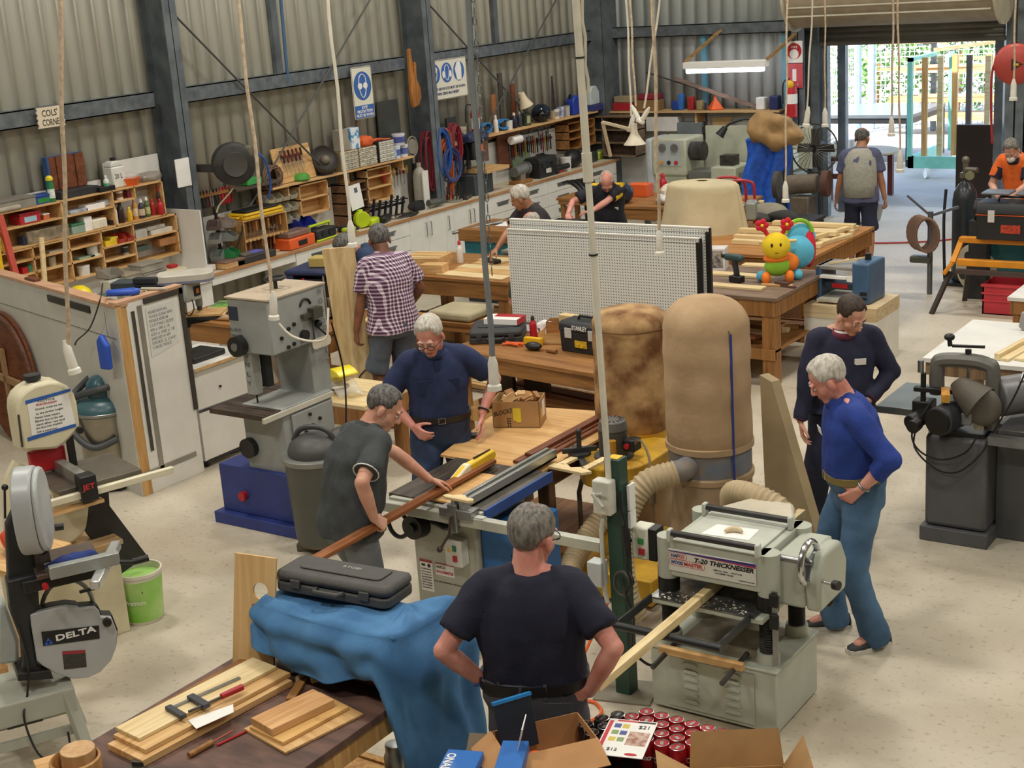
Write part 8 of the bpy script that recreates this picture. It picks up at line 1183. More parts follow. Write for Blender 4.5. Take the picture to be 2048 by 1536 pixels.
t=thing('cable_drum','black and cream cable drum standing behind the big toolbox','cable drum',(-4.62,15.75,.88));P('drum',MB().c((-.05,0,.11),(.05,0,.11),.12,n=28),BLACK,t);P('flange',MB().c((.05,0,.11),(.065,0,.11),.13,n=28),mat('c9c0a8',.5),t);boxy('drum_stand','dark stand beneath the cable drum','stand',(-4.62,15.75,0),(.2,.2,.879),DARK)
# ---- the doorway and the yard outside
struct('yard_ground',MB().b(-30,YB+1.05,-.22,14,60,-.01),mat('b9b2a6',.9,var=.15,sc=1.2));struct('eave',MB().b(XW,YB+.1,4.3,7,YB+2.6,4.42),SHEET)
for px,lb in((1687,'left'),(2000,'right')):q=AY(px,200,YB+.5);struct('trim_%d'%(60+(px>1800)),MB().b(q.x-.06,YB+.42,0,q.x+.06,YB+.54,4.3),COLM)
t=thing('round_table','round table with dark red legs near the doorway','table',(-8.35,21.9,0));P('top',MB().c((0,0,.72),(0,0,.75),.62,n=40),mat('b5a17c',.6),t);RL=mat('6a2c26',.5)
for x,y in((-.38,-.3),(.38,-.3),(-.38,.35),(.38,.35)):P('leg',MB().b(x-.04,y-.04,0,x+.04,y+.04,.72),RL,t)
P('apron',MB().b(-.4,-.32,.62,.4,-.28,.72).b(-.4,-.32,.34,.4,-.28,.42).b(-.4,.33,.62,.4,.37,.72),RL,t)
for i,(x,y)in enumerate(((-8.75,21.95),(-8.55,22.1))):
 t=thing('mug',['white mug with a handle on the round table, left one','white mug on the round table nearer the vest man'][i],'mug',(x,y,.751));P('cup',MB().lathe([(.05,0),(.06,.01),(.062,.14),(.055,.14),(.05,.02)],n=18),PAPER,t);P('handle',MB().tube(arc((-.06,0,.07),.04,90,270,8),.01,6),PAPER,t)
t=thing('outdoor_table','long black steel framed table in the yard','table',(-9.6,26.2,0));P('top',MB().b(-1.1,-1.0,.86,.95,.9,.92),mat('6a7076',.25,.3),t)
for x in(-1.04,.89):
 for y in(-.94,.84):P('leg',MB().b(x-.05,y-.05,0,x+.05,y+.05,.86),BLACK,t)
P('apron',MB().b(-1.08,-.98,.76,.93,-.94,.86).b(.89,-.98,.76,.93,.88,.86),BLACK,t)
TQ=mat('7fc7b4',.5);t=thing('timber_trolley','pale green trolley frame with upright timbers on castors','trolley',(-7.6,24.6,0));K=lambda:mw(t);P('base',K().b(-8.3,24.0,.16,-6.9,24.08,.36).b(-8.3,24.0,.16,-8.2,25.4,.36),TQ,t);P('green_post',K().b(-8.32,24.0,.3,-8.24,24.08,2.0).b(-8.0,25.2,.3,-7.92,25.28,2.0),TQ,t);P('top_rail',K().b(-8.32,24.0,1.94,-8.24,25.3,2.0),TQ,t)
for i,(x,y)in enumerate(((-8.05,24.1),(-7.85,24.3),(-7.7,24.6),(-7.4,24.4),(-7.1,24.5),(-7.0,24.1))):P('upright',K().b(x-.045,y-.03,.3,x+.045,y+.03,2.0),[PINEZ,PALE,PINEZ,mat('5a5450',.6)][i%4],t)
P('brown_rail',K().bar((-7.9,25.2,1.88),(-6.6,24.4,1.95),.06).bar((-8.2,25.0,2.05),(-6.8,25.3,2.18),.08,.06),wood('b5a17c','8a7658'),t);P('castor',K().c((-8.0,24.0,.08),(-7.95,24.04,.08),.09),PAPER,t)
one('brown_board',MB().b(-.55,-.02,.0,.55,.02,1.24),mat('2a1d1a',.5),'dark brown board standing in the doorway at the right','board',(-6.0,21.05,.02))
t=thing('timber_rack','outdoor rack loaded with long weathered boards beyond the doorway','timber rack',(-8.6,30,0));P('rack_post',MB().b(-1.4,.3,0,-1.3,.4,2.6),GALV,t);P('rack_post',MB().b(2.4,.3,0,2.5,.4,2.6),GALV,t);P('rack_arm',MB().b(-1.4,-.5,.62,-1.3,.4,.66).b(-1.4,-.5,1.22,-1.3,.4,1.26).b(-1.4,-.5,1.82,-1.3,.4,1.86),GALV,t)
random.seed(5);WC=['d8b98a','c9a06a','e0c79a','b99a78','cfae86']
for lv,z in enumerate((.30,.67,1.27,1.87)):
 for i in range(9):one('stacked_board',MB().b(-1.9,-.09,0,3.6-random.random(),.09,.05),wood(WC[(i+lv)%5],'a07a4a'),'weathered board lying on the outdoor timber rack, %s tier'%['bottom','lower','middle','top'][lv],'board',(-8.3+random.uniform(-.7,.4),29.62+.19*(i%4),z+.053*(i//4)),random.uniform(-2,2),group='boards on the outdoor rack, tier %s'%['one','two','three','four'][lv])
def fence(label,a,b_):
 o=thing('mesh_fence',label,'fence',a);a=V(a);b_=V(b_);d=b_-a;n=int(d.length/.10);mb=MB()
 for i in range(n+1):p=d*(i/n);mb.bar(p,p+UP*2.9,.012)
 for j in range(30):mb.bar(UP*(.05+j*.098),d+UP*(.05+j*.098),.012)
 P('wire_mesh',mb,mat('e4e6ee',.5),o);P('post',MB().b(-.06,-.06,0,.06,.06,3.0),mat('a9c9d9',.5),o);P('post',MB().b(d.x-.06,d.y-.06,0,d.x+.06,d.y+.06,3.0),mat('a9c9d9',.5),o)
fence('white wire mesh fence panel at the left of the yard',(-11.6,24.5,0),(-11.4,29.8,0));fence('white wire mesh fence panel across the back of the yard',(-11.4,30.6,0),(-6.5,31.4,0))
LF=mat('6f9a48',.7,var=0,c2='3f6a30',sc=5)
for i,(x,y,z,r)in enumerate(((-12.2,33,1.2,1.6),(-10.4,33.4,1.4,1.6),(-8.8,34,1.2,1.7),(-7.0,34,1.9,2.0),(-5.0,33.5,2.0,2.0))):
 random.seed(i);mb=MB()
 for k in range(900):
  d=V((random.gauss(0,1),random.gauss(0,1),random.gauss(0,1))).normalized()*r*random.random()**.4;p=V((d.x,d.y*.6,z+d.z));u_=V((random.uniform(-1,1),random.uniform(-1,1),random.uniform(-1,1))).normalized()*.13;w_=V((random.uniform(-1,1),random.uniform(-1,1),random.uniform(-1,1))).normalized()*.05
  if p.z>.02:mb.a([p-u_,p+w_,p+u_,p-w_],[(0,1,2,3)])
 t=thing('shrub',['leafy shrub behind the left end of the mesh fence','leafy shrub behind the middle of the mesh fence','leafy shrub behind the right part of the mesh fence','tall leafy shrub behind the timber rack','tall leafy shrub at the right of the timber rack'][i],'shrub',(x,y,0));P('foliage',mb,LF,t,sharp=180);P('stem',MB().c((0,0,0),(.1,0,z),.06),OAK,t)
t=thing('white_tub','white plastic container with yellow label by the left fence','container',(-10.9,25.0,.0));P('body',MB().b(-.25,-.2,0,.25,.2,1.6),PAPER,t);P('yellow_label',MB().b(-.05,-.21,.9,.2,-.2,1.1),mat('e9e03a',.5),t)
# ==== far end of the long bench, signs, hanging cords
o=thing('wall_shelf','long pine shelf with helmet, bottles and jerry cans near the far corner','shelf',(-11.9,17.9,1.65));P('board',mw(o).b(-12.0,16.3,1.635,-11.72,19.55,1.66),PINEY,o);P('back_rail',mw(o).b(-12.0,16.3,1.56,-11.97,19.55,1.635),OAKY,o)
XF=-11.84;Z3=1.661
bottle('white spray bottle on the far pine shelf by the blue rope',at(XF,993,268,Z3),.24,.035,'e4e4e0','e9e9e6');bottle('dark bottle with a cream nozzle on the far pine shelf',at(XF,1029,251,Z3),.22,.045,'23253a','e2d9b8');bottle('dark squeeze bottle on the far pine shelf',at(XF,1040,248,Z3),.22,.035,'3a3d48','8f9096');tub('white mug shaped tub before the timber boards',at(XF+.04,1019,258,Z3),.13,.05,'e3e1da','dcdad2');boxy('green_tin','dark green tin with label on the far pine shelf','tin',at(XF,1051,247,Z3),(.12,.14,.18),mat('3d4a36',.5),label_m=mat('b0b48a',.6))
for px,py,nm in((972,270,'left'),(1007,262,'right')):one('blue_rope',MB().tube([V((.05*math.sin(i),.1*math.cos(i*.9),.09+.07*math.sin(i*.9)))for i in range(30)],.014,6),mat('2a7ab8',.6),'coil of bright blue rope on the far pine shelf, %s one'%nm,'rope',at(XF,px,py,Z3))
for px,py,z1,c,lb in((990,258,.52,'a0663a','reddish board leaning upright on the far shelf, left of three'),(1006,255,.80,'4a4540','tall dark board leaning upright on the far shelf, middle of three'),(1030,250,.62,'7a4428','brown board leaning upright on the far shelf, right of three')):one('leaning_board',MB().b(-.012,-.05,0,.012,.05,z1),mat(c,.6),lb,'board',at(-11.93,px,py,Z3))
t=thing('desk_lamp','cream bell shaped desk lamp clamped above the far pine shelf','lamp',at(-11.8,1052,250,Z3));P('shade',MB().lathe([(.04,.12),(.045,.2),(.06,.1),(.1,.0),(.11,-.02),(.1,-.02),(.05,.08)],(.02,0,.30),20,(-.2,-.3,1)),mat('dccdb0',.5),t,sharp=60);P('arm',MB().tube([(0,0,0),(-.05,-.12,.35),(.02,0,.5)],.008,6),IRON,t)
t=thing('motorcycle_helmet','glossy dark blue helmet with visor on the far pine shelf','helmet',at(XF,1083,237,Z3));P('shell',MB().ball((0,0,.13),(.14,.16,.14),24,14),mat('1f2938',.15),t);P('visor',MB().ball((.04,-.07,.12),(.11,.1,.08),18,10),mat('101216',.1),t)
t=thing('handsaw','handsaw standing upright with its dark blade on the far shelf','saw',at(XF,1108,233,Z3));P('blade',MB().prism([(-.06,0),(.06,0),(.02,.52),(-.02,.52)],(0,0,.12),Y1,UP,(.003,0,0)),IRON,t);P('handle',MB().b(-.02,-.07,0,.02,.07,.13),mat('b5a080',.5),t)
tub('white tub with a label beside the handsaw',at(XF,1112,232,Z3),.14,.06,'e6e4dc','e2e0d8','9a9a98');boxy('spray_can','blue and white can right of the handsaw','can',at(XF,1122,230,Z3),(.08,.08,.16),mat('dfe3ea',.4,var=0,c2='4a6ab0',sc=16));tub('clear jar on the far pine shelf beside the blue can',at(XF,1134,228,Z3),.16,.05,'b5b3aa','9a988f')
for px,py,c,lb in((1150,226,'2443a8','bright blue jerry can on the far pine shelf'),(1184,216,'c3d0d0','clear plastic jerry can tipped on the blue crate')):t=thing('jerry_can',lb,'jerry can',at(XF,px,py,Z3+(0 if px==1150 else .09)));P('body',MB().prism([(-.14,0),(.14,0),(.14,.2),(.06,.29),(-.08,.29),(-.14,.22)],(-.07,0,0),Y1,UP,(.14,0,0)),mat(c,.35),t,bev=.02);P('cap',MB().c((0,-.1,.25),(0,-.12,.31),.025),BLACK,t)
boxy('blue_crate','dark blue crate under the clear jerry can','crate',at(XF,1186,219,Z3),(.24,.34,.09),mat('34407a',.45))
shelfunit('pigeonhole_shelf','brown pigeonhole shelf hung under the far end of the pine shelf',-12.0,-11.76,18.7,19.5,1.15,1.56,[(1.3,18.7,19.5),(1.42,18.7,19.5)],[(19.1,1.15,1.56)],OAKY)
one('brown_panel_board',MB().b(-.01,-.28,0,.01,.28,.50),MAHOGY,'brown panel with a white switch under the far pine shelf','panel',at(-11.94,1018,312,1.10));one('paper_roll',MB().c((0,-.12,0),(0,.12,0),.06,n=20),PAPER,'white paper towel roll hung below the far pine shelf','roll',at(-11.80,1031,278,1.50))
t=thing('spanner_rack','rack of spanners and red handled tools below the far pine shelf','tool rack',(-11.95,17.7,1.15));P('rail',mw(t).b(-12.0,17.3,1.36,-11.93,18.5,1.40),mat('7a3a34',.5),t)
for i in range(22):random.seed(i);y=17.32+i*.053;P('hand_tool',mw(t).bar((-11.92,y,1.42+random.uniform(0,.12)),(-11.92,y,1.42-random.uniform(.12,.25)),.018,.012),[STEEL,IRON,mat('8a3030',.5),mat('b09a40',.5),BLACK][i%5],t)
t=thing('drill_press','navy topped drill press on the white bench behind the chain','drill press',at(-11.75,950,372,.902));NV=mat('2a3358',.4);P('base',MB().b(-.14,-.2,0,.14,.25,.28),mat('3a4246',.6),t,bev=.01);P('pine_table',MB().b(-.18,-.05,.29,.26,.5,.34),PINEY,t);P('column',MB().c((-.08,0,.28),(-.08,0,.75),.035),IRON,t);P('belt_cover',MB().b(-.18,-.22,.73,.14,.24,.84),NV,t,bev=.03);P('head',MB().b(-.1,-.12,.48,.1,.12,.73),BLACK,t,bev=.02);P('orange_switch',MB().b(.10,.02,.58,.125,.1,.68),ORANGE,t);P('side_panel',MB().b(-.06,.15,.42,.06,.3,.7),mat('6a4a3a',.6),t)
t=thing('tool_stand','round stand of upright drill bits on the white bench','tool stand',at(-11.65,908,395,.902));P('base',MB().c((0,0,0),(0,0,.03),.12,n=24),mat('8f8a7c',.5),t)
for i in range(11):a=i*.571;P('drill_bit',MB().c((.09*math.cos(a),.09*math.sin(a),.03),(.09*math.cos(a),.09*math.sin(a),.18+.03*(i%3)),.008,n=6),IRON,t)
boxy('steel_bracket','dark flat steel bracket lying beside the drill bit stand','bracket',at(-11.62,932,388,.902),(.1,.24,.05),IRON,20);one('angle_grinder',MB().c((0,-.14,.08),(0,.1,.07),.045).c((0,.12,.09),(0,.12,.04),.06),mat('55574f',.4),'dark angle grinder standing below the orange cords','grinder',at(-11.62,870,405,.902),bev=.01)
t=thing('bench_grinder','grey bench grinder on a wooden base near the black toolbox','grinder',at(-11.62,1042,368,.902));P('base',MB().b(-.1,-.16,0,.1,.16,.05),OAK,t);P('motor',MB().c((0,-.16,.18),(0,.14,.20),.075,n=20),mat('7b7d7a',.4,.3),t);P('wheel',MB().c((0,.14,.2),(0,.18,.2),.09,n=20),STEEL,t);P('stand',MB().b(-.05,-.06,.05,.05,.06,.14),mat('8a7d6c',.5),t)
toolbox('black plastic toolbox with white badge on the far white bench',at(-11.68,1083,358,.902),(.28,.46,.30),'1f2022','26282a','1f2022',0,'2a2a2a','toolbox','d9d9d4');t=thing('instrument_case','open green lidded case propped behind the black toolbox','case',at(-11.85,1052,345,.902));P('tray',MB().b(-.1,-.25,0,.12,.25,.12),DARK,t);P('lid',MB().bc((-.08,0,.28),(.03,.5,.32),(0,-18,0)),mat('6a7a62',.5),t)
one('heat_gun',MB().c((0,-.24,.06),(0,.16,.09),.05,.04).bar((0,-.1,.05),(.1,-.12,.03),.05),BLACK,'black and red hot air tool on the front of the far bench','tool',at(-11.58,1122,352,.902),-20,bev=.01);boxy('red_case','low red tool under the black hot air tool','tool',at(-11.62,1112,350,.902),(.1,.3,.05),mat('c23a30',.4));tub('white round jar at the front of the far bench',at(-11.62,1133,342,.902),.2,.08,'e2e0d9','d9d7cf')
one('welding_mask',lump(MB(),(0,0,.14),(.13,.2,.14),.12,5,flat=0),BLACK,'black welding mask lying on the far bench','mask',at(-11.7,1145,322,.902))
for i,(px,py,d,c,lb)in enumerate(((1085,310,(.16,.3,.16),'a52a38','red tool case behind the black toolbox'),(1100,322,(.14,.3,.12),'6a5c4a','brown cluttered tray behind the hot air tool'),(1110,300,(.2,.3,.22),'77736a','grey dusty machine at the back of the far bench'),(1180,306,(.16,.24,.16),'3a3c3a','dark tool at the far corner of the bench'),(1200,295,(.14,.3,.12),'a5bf3a','lime green tool at the far corner of the bench'),(1222,288,(.14,.14,.24),'e2e0da','white carton at the far corner of the bench'),(1245,290,(.16,.3,.12),'2a3a8a','blue bag at the far corner of the bench'),(1205,312,(.14,.14,.14),'b0aea6','clear jar group at the far corner of the bench'))):boxy('bench_item',lb,lb.split()[2]if i==5 else['case','tray','machine','tool','tool','carton','bag','jar'][i],at(-11.72-.06*(i%3),px,py+8,.902),d,mat(c,.5,var=.3,sc=18),bev=.02)
t=bench('small timber stand of black cables before the far drawers',-10.7,16.6,-10.1,17.1,.80,OAK,OAKZ,.06,None,.06);p=G(1150,378,.82)
for i in range(5):one('black_cables',MB().tube(spl([(-.25,.1,.06),(-.05,-.05+.03*i,.10),(.12,-.1,.03),(.26,-.16+.03*i,-.12),(.30,-.2,-.42+.05*i)]),.028,8),BLACK,'thick black cable drooping over the small timber stand','cable',(p.x+.04*i,p.y+.05*i,.82),group='black cables on the small stand')
t=bench('grey table where the man in black and yellow works',-9.3,13.2,-8.2,14.15,.80,mat('8a8880',.5),GALV,.06,None,.05);t=thing('battery_case','lime green and black tool battery case before the bald man','case',(-8.75,13.80,.801),0);P('case',MB().b(-.2,-.12,0,.2,.12,.24),LIME,t,bev=.02);P('black_band',MB().b(-.12,-.124,.0,-.06,.124,.243).b(.08,-.124,0,.14,.124,.243),BLACK,t);P('lid',MB().b(-.19,-.1,.24,.19,.1,.265),BLACK,t,bev=.01);boxy('battery','small lime and black battery on the grey table','battery',(-9.12,13.55,.801),(.16,.12,.12),LIME);boxy('orange_tool','orange and black tool end right of the lime case','tool',(-8.42,13.75,.801),(.1,.16,.2),mat('d8602a',.5,var=0,c2='222222',sc=9,contrast=(.45,.5)))
# ---- signs
WX=XW+.20
def wsign(label,tl,br,w_m=None):
 a=AX(*tl,WX);b_=AX(*br,WX);t=thing('safety_sign',label,'sign',(WX,a.y,b_.z));w_,h_=b_.y-a.y,a.z-b_.z;P('plate',MB().prism(rrect(0,0,w_,h_,.03),(0,0,0),Y1,UP,(.006,0,0)),mat('e2dfce',.4,var=.03),t);P('border',MB().tube([V((.007,y,z))for y,z in rrect(.008,.008,w_-.008,h_-.008,.025)],.004,4,True),mat('8a8a84',.5),t);return t,w_,h_
SB_=mat('2f62ae',.45,var=.03)
def disc(t,y,z,ry,rz,m=None,x=.0065,nm='blue_disc'):return P(nm,MB().prism([(ry*math.cos(a),rz*math.sin(a))for a in[2*PI*i/32 for i in range(32)]],(x,y,z),Y1,UP,(.002,0,0)),m or SB_,t)
def face_(t,y,z,k,nm='head_outline'):return P(nm,MB().tube([V((.010,y+k*a,z+k*b_))for a,b_ in((-.5,.35),(-.42,.75),(-.15,1),(.15,1),(.42,.75),(.5,.35),(.48,-.2),(.3,-.75),(.1,-1),(-.1,-1),(-.3,-.75),(-.48,-.2))],.006,5,True),PAPER,t)
t,w_,h_=wsign('eye protection sign with blue disc and goggles on the left wall',(700,136),(750,233));disc(t,w_/2,h_*.63,w_*.43,w_*.45);face_(t,w_/2,h_*.63,w_*.36)
for s_ in(-.11,.11):disc(t,w_/2+s_*w_*1.2,h_*.63,w_*.11,w_*.10,PAPER,.010,'goggle')
P('blue_panel',MB().b(.006,w_*.04,h_*.02,.0085,w_*.96,h_*.26),SB_,t)
for i,s_ in enumerate(('EYE','PROTECTION','MUST BE WORN')):text('lettering',s_,.05,PAPER,t,(.0088,w_*[.36,.13,.08][i],h_*(.19-.075*i)),Y1,UP,width=w_*[.28,.74,.84][i],bold=.02)
t,w_,h_=wsign('wide safety sign with three blue discs on the left wall',(849,124),(936,190))
for i in range(3):
 y=w_*(.2+.3*i);disc(t,y,h_*.66,w_*.135,h_*.25);face_(t,y,h_*.66,h_*.19)if i<2 else P('glove',MB().prism([(-.05,-.12),(.05,-.12),(.06,.05),(.03,.13),(-.04,.12),(-.09,.03)],(.009,y,h_*.66),Y1,UP,(.002,0,0)),PAPER,t)
 if i==0:disc(t,y,h_*.76,w_*.07,h_*.08,PAPER,.010,'hard_hat')
 if i==1:
  for s_ in(-1,1):disc(t,y+s_*w_*.085,h_*.62,w_*.03,h_*.09,PAPER,.010,'ear_muff')
text('lettering','ALL THE ABOVE KITS MUST BE WORN',.05,mat('33406e',.5),t,(.0075,w_*.06,h_*.24),Y1,UP,width=w_*.88,bold=.02);text('lettering','WHEN USING MACHINERY',.05,mat('33406e',.5),t,(.0075,w_*.2,h_*.12),Y1,UP,width=w_*.58,bold=.02)
a=AX(70,213,WX);b_=AX(129,250,WX);t=thing('name_sign','cream wavy edged hand lettered sign on the left wall','sign',(WX,a.y,b_.z));w_,h_=b_.y-a.y,.20
o_=[(0,0)]+[(w_*i/8,0)for i in range(1,8)]+[(w_+.008*(-1)**i,h_*i/8)for i in range(9)]+[(-.008*(-1)**i,h_*(8-i)/8)for i in range(9)];P('board',MB().prism(o_,(0,0,0),Y1,UP,(.015,0,0)),mat('d9ccb4',.6,var=.06),t)
for i,s_ in enumerate(("COLS'",'CORNER')):text('lettering',s_,.09,mat('3a3630',.7),t,(.0155,w_*[.16,.14][i],h_*[.55,.1][i]),Y1,UP,width=w_*[.6,.76][i],bold=.01)
a=AX(752,205,XW+.05);b_=AX(802,290,XW+.05);one('dark_panel',MB().b(0,0,0,.02,b_.y-a.y,a.z-b_.z),mat('3f423f',.6),'dark grey panel leaning on the wall below the eye sign','panel',(XW+.04,a.y,b_.z));a=AX(828,215,-11.66);t=thing('wood_carving','long varnished wooden carving hung on the second steel column','carving',(-11.66,a.y,a.z));P('body',MB().prism([(0,0),(.12,.02),(.18,.12),(.17,.25),(.11,.36),(.13,.55),(.10,.58),(.06,.45),(.04,.75),(.0,.74),(-.02,.36),(-.03,.2),(-.02,.05)],(0,-.06,0),Y1,UP,(.05,0,0)),wood('b5762f','7a4a1c',2),t,bev=.012)
# ---- cords and sockets hanging from the roof
def AD(px,py,D):d=_ray(px,py).normalized()*D;return V((d.x,d.y,d.z+CAMZ))
RP_=mat('c9b59a',.7,var=.25,sc=30);WP=mat('ded9c8',.5)
def pendant(label,px,py,D,top=None,r=.010,m=None,sock=True,s=1.0,tilt=(0,0),chain=False,w2=None):
 s*=.68;b=AD(px,py,D);t=thing('hanging_cord',label,'cord',b)
 T=V((b.x,b.y,6.9))if top is None else b+(AY(*top,b.y)-b)*((6.9-b.z)/(AY(*top,b.y).z-b.z));pts=[V((0,0,.10*s))]+[V((0,0,.1*s)).lerp(T-b,i/30)+V((math.sin(i*1.3)*.004,math.cos(i*1.1)*.004,0))for i in range(1,31)]
 P('cord',MB().tube(pts,r,7),m or RP_,t)
 if chain:
  mb=MB();q=pts[1];L=(T-b).length;d=(T-b).normalized()
  for i in range(int((L-.3)/.055)):c=q+d*(.3+i*.055)+V((.022,.012,0));mb.tube([c+d*(.024*math.cos(a))+(V((.83,.56,0))if i%2 else V((.56,-.83,0)))*(.009*math.sin(a))for a in[2*PI*k/8 for k in range(8)]],.003,4,True)
  P('chain',mb,mat('8d9197',.35,.8),t)
 if sock:so=P('socket',MB().lathe([(.012,.13),(.018,.11),(.030,.07),(.033,-.05),(.030,-.06),(.042,-.07),(.044,-.10),(.0,-.10)],(0,0,0),20),mat('e6e3d8',.4),t);so.scale=(s,s,s);so.rotation_euler=(tilt[0],tilt[1],0)
 return t
pendant('rope and white socket hanging at far left over the cream bandsaw',141,718,9.0,(122,0),.013,s=1.35,tilt=(.1,-.12));t=pendant('brown rope and clear white socket hanging before the grey bandsaw',547,614,9.6,None,.012,s=1.25,tilt=(0,.1));P('white_lead',MB().tube(spl([(.03,.0,-.11),(.10,.04,-.2),(.22,.1,-.24),(.30,.15,-.22),(.31,.17,-.12),(.30,.2,-.03)]),.008,6),WP,t)
pendant('pale cord and socket hanging in front of the man in blue',703,470,10.2,(656,0),.012,m=WP,s=1.25);pendant('grey cord with chain and white socket hanging over the outfeed bench',987,748,7.6,(935,0),.016,m=mat('8f969c',.4,.4),s=1.3,chain=True)
pt=thing('conduit_pole','pale plastic conduit pole rising from the green post to the roof','conduit',(-3.64,6.08,1.36));b=V((-3.675,6.05,1.2));T=AY(1152,0,6.05);T=b+(T-b)*((6.9-b.z)/(T.z-b.z));P('pipe',mw(pt).c(b,b.lerp(T,.30),.017).c(b.lerp(T,.29),T,.020),WP,pt);P('joint',mw(pt).c(b.lerp(T,.285),b.lerp(T,.31),.026),WP,pt)
mb=mw(pt);mb.tube([b.lerp(T,.36+i*.012)+V((.024,.014,0))+V((.006*math.sin(i*2),.004*math.cos(i*2),0))for i in range(52)],.009,6);P('chain_sleeve',mb,mat('cfc8b4',.6),pt)
for i in range(9):q=b.lerp(T,.22+.085*i);P('cable_tie',mw(pt).c(q,q+(T-b).normalized()*.008,.024,n=12),BLACK,pt)
pendant('rope and ribbed white socket hanging in front of the pegboard',1319,488,8.6,(1306,0),.010,s=1.0)
for px,py,D,top,lb,tl in((1263,248,16.5,(1253,0),'pale cord and socket, left of the three over the metal bench',.3),(1272,228,16.3,(1260,0),'pale cord with tilted socket, middle of the three over the metal bench',-.5),(1289,232,16.2,(1322,0),'pale cord pulled right with socket, rightmost of the three',.6)):pendant(lb,px,py,D,top,.012,m=WP if px!=1272 else RP_,s=1.3,tilt=(0,tl))
p=AD(1269,278,16.4);one('cream_lamp',MB().lathe([(.035,.17),(.04,.07),(.08,.0),(.12,-.05),(.125,-.06),(.11,-.06),(.03,.05)],n=22),mat('ddd3bd',.5),'cream bell lamp hanging on a sprung arm over the metal bench','lamp',p,sharp=60);one('lamp_arm',MB().bar((0,0,0),AD(1206,262,16.6)-p,.03).bar(AD(1206,262,16.6)-p,AD(1222,330,16.8)-p,.03),mat('c9b89a',.5),'cream sprung lamp arm over the far bench corner','lamp arm',p+V((0,0,.1)))
pendant('long cord and white socket hanging before the dusty grinder',1571,386,14.6,(1575,0),.010,s=1.35);pendant('pale cord and socket hanging at the column left of the doorway',1614,236,17.4,(1626,0),.010,m=WP,s=1.5,tilt=(0,.15));pendant('thin cord and small socket just inside the doorway',1650,237,18.4,(1650,0),.010,s=1.5)
t=pendant('cord with chain and socket over the round table, upper one',1783,255,17.8,(1787,0),.012,s=1.5);pendant('cord with ring and socket over the round table, lower one',1800,325,17.6,(1795,0),.012,s=1.7);pendant('grey cord and socket hanging across the red hose reel',2027,182,15.8,(2031,0),.010,s=1.4)
# ==== people
def tag_(k,z=1.30,u=-.075):chest_patch('name_tag',k,z,u,.075,.045,PAPER,front=.150+k['belly']*.3)
DEN=mat('55789c',.85,var=0,c2='3e5c7c',sc=4,bump=.25,bsc=120)
def ex(k):watch(k,-1,STEEL,q=.88);tag_(k,1.30,.06)
person('older man in royal blue shirt and faded jeans with hand on hip',(-2.79,7.30),(-.80,-.60),1.75,'pink','white',None,(5,8),0,(10,26,0),{-1:dict(at=(-.205,.05,.985),pole=(-.8,-1,.0),d=(.35,.55,-.55),n=(1,0,-.2),curl=(40,45,50,55)),1:dict(at=(.20,-.02,1.0),pole=(.8,-1,0),d=(-.3,.6,-.5),n=(-1,0,0))},((-.15,-.06,20),(.13,.10,-5)),.05,1.08,'243f92','rolled','5b7fa0',False,'8a7a4a',('243f92',),False,'26282a',botmat=DEN,extras=ex)
def ex(k):tag_(k,1.30,-.08);P('white_collar',MB().tube(arc(k['sp'](1.475)[0]+k['sp'](1.475)[2]*.01,.075,20,160,10,k['sp'](1.475)[1],k['sp'](1.475)[2]),.012,6),PAPER,k['root']);watch(k,-1,CHROME)
person('dark haired man in navy jumper with maroon collar looking down',(-3.45,8.72),(.55,-.84),1.75,'fair','dark',None,(3,8),0,(-28,28,0),{1:dict(at=(.30,.12,.86),pole=(1,-.8,0),d=(-.1,.25,-1),n=(-1,.2,0),curl=(18,22,26,30)),-1:dict(at=(-.14,.17,1.0),pole=(-1,-.5,.0),d=(.55,.35,-.6),n=(.3,-1,0))},((-.10,.05,5),(.20,-.06,-25)),.05,1.10,'23263f','long','1d2238',False,None,('6f2a40','5a2034'),False,'2a2a2c',extras=ex)
def ex(k):
 watch(k,-1,BLACK)
 for u in(-.085,.085):chest_patch('shirt_pocket',k,1.27,u,.10,.10,mat('1f2c52',.85),.006,.148)
 c,x,y,R=k['sp'](1.2);P('placket',MB().bar(k['sp'](1.06)[0]+y*.158,k['sp'](1.42)[0]+y*.125,.028,.008),mat('1f2c52',.85),k['root'])
person('white haired man with glasses in navy shirt, hands on his hips',(-5.68,7.22),(.66,-.75),1.79,'pink','white',None,(2,6),0,(22,26,4),{1:dict(at=(.19,.12,.99),pole=(1,-.6,.1),d=(-.45,.6,-.35),n=(-.7,-.6,0),curl=(25,30,32,35)),-1:dict(at=(-.27,.10,1.02),pole=(-1,-.6,0),d=(.15,.3,-1),n=(1,0,0),curl=(14,16,18,20),spread=1.5)},((-.13,-.05,10),(.15,.12,-12)),.03,1.06,'233056','short','28344f',False,'2a2320',('233056',),True,'202225',botmat=mat('2b3a58',.85,var=.15,sc=6,bump=.2,bsc=140),extras=ex)
person('grey haired man in charcoal polo bending to feed timber through the saw',(-5.22,5.70),(.30,.95),1.74,'fair','salt',None,(16,14),-6,(32,20,0),{1:dict(at=(-4.955,5.63,.985),w=True,pole=(.6,-1,-.1),d=(.05,.75,-.65),n=(-.9,0,-.4),curl=(60,62,64,66),thumb=.2),-1:dict(at=(-5.02,6.22,1.01),w=True,pole=(-.6,-.2,1),d=(.1,.85,-.5),n=(0,-.4,-.9),curl=(12,16,18,22),spread=1.7)},((-.14,.06,10),(.13,-.12,-6)),.06,1.10,'3f4446','short','6f7478',True,None,('33383a','e6e6e2'),False,'2a2b2d',hem=.84)
for o in bpy.data.objects:
 if o.name.startswith('person')and 'charcoal' in o.get('label',''):pass
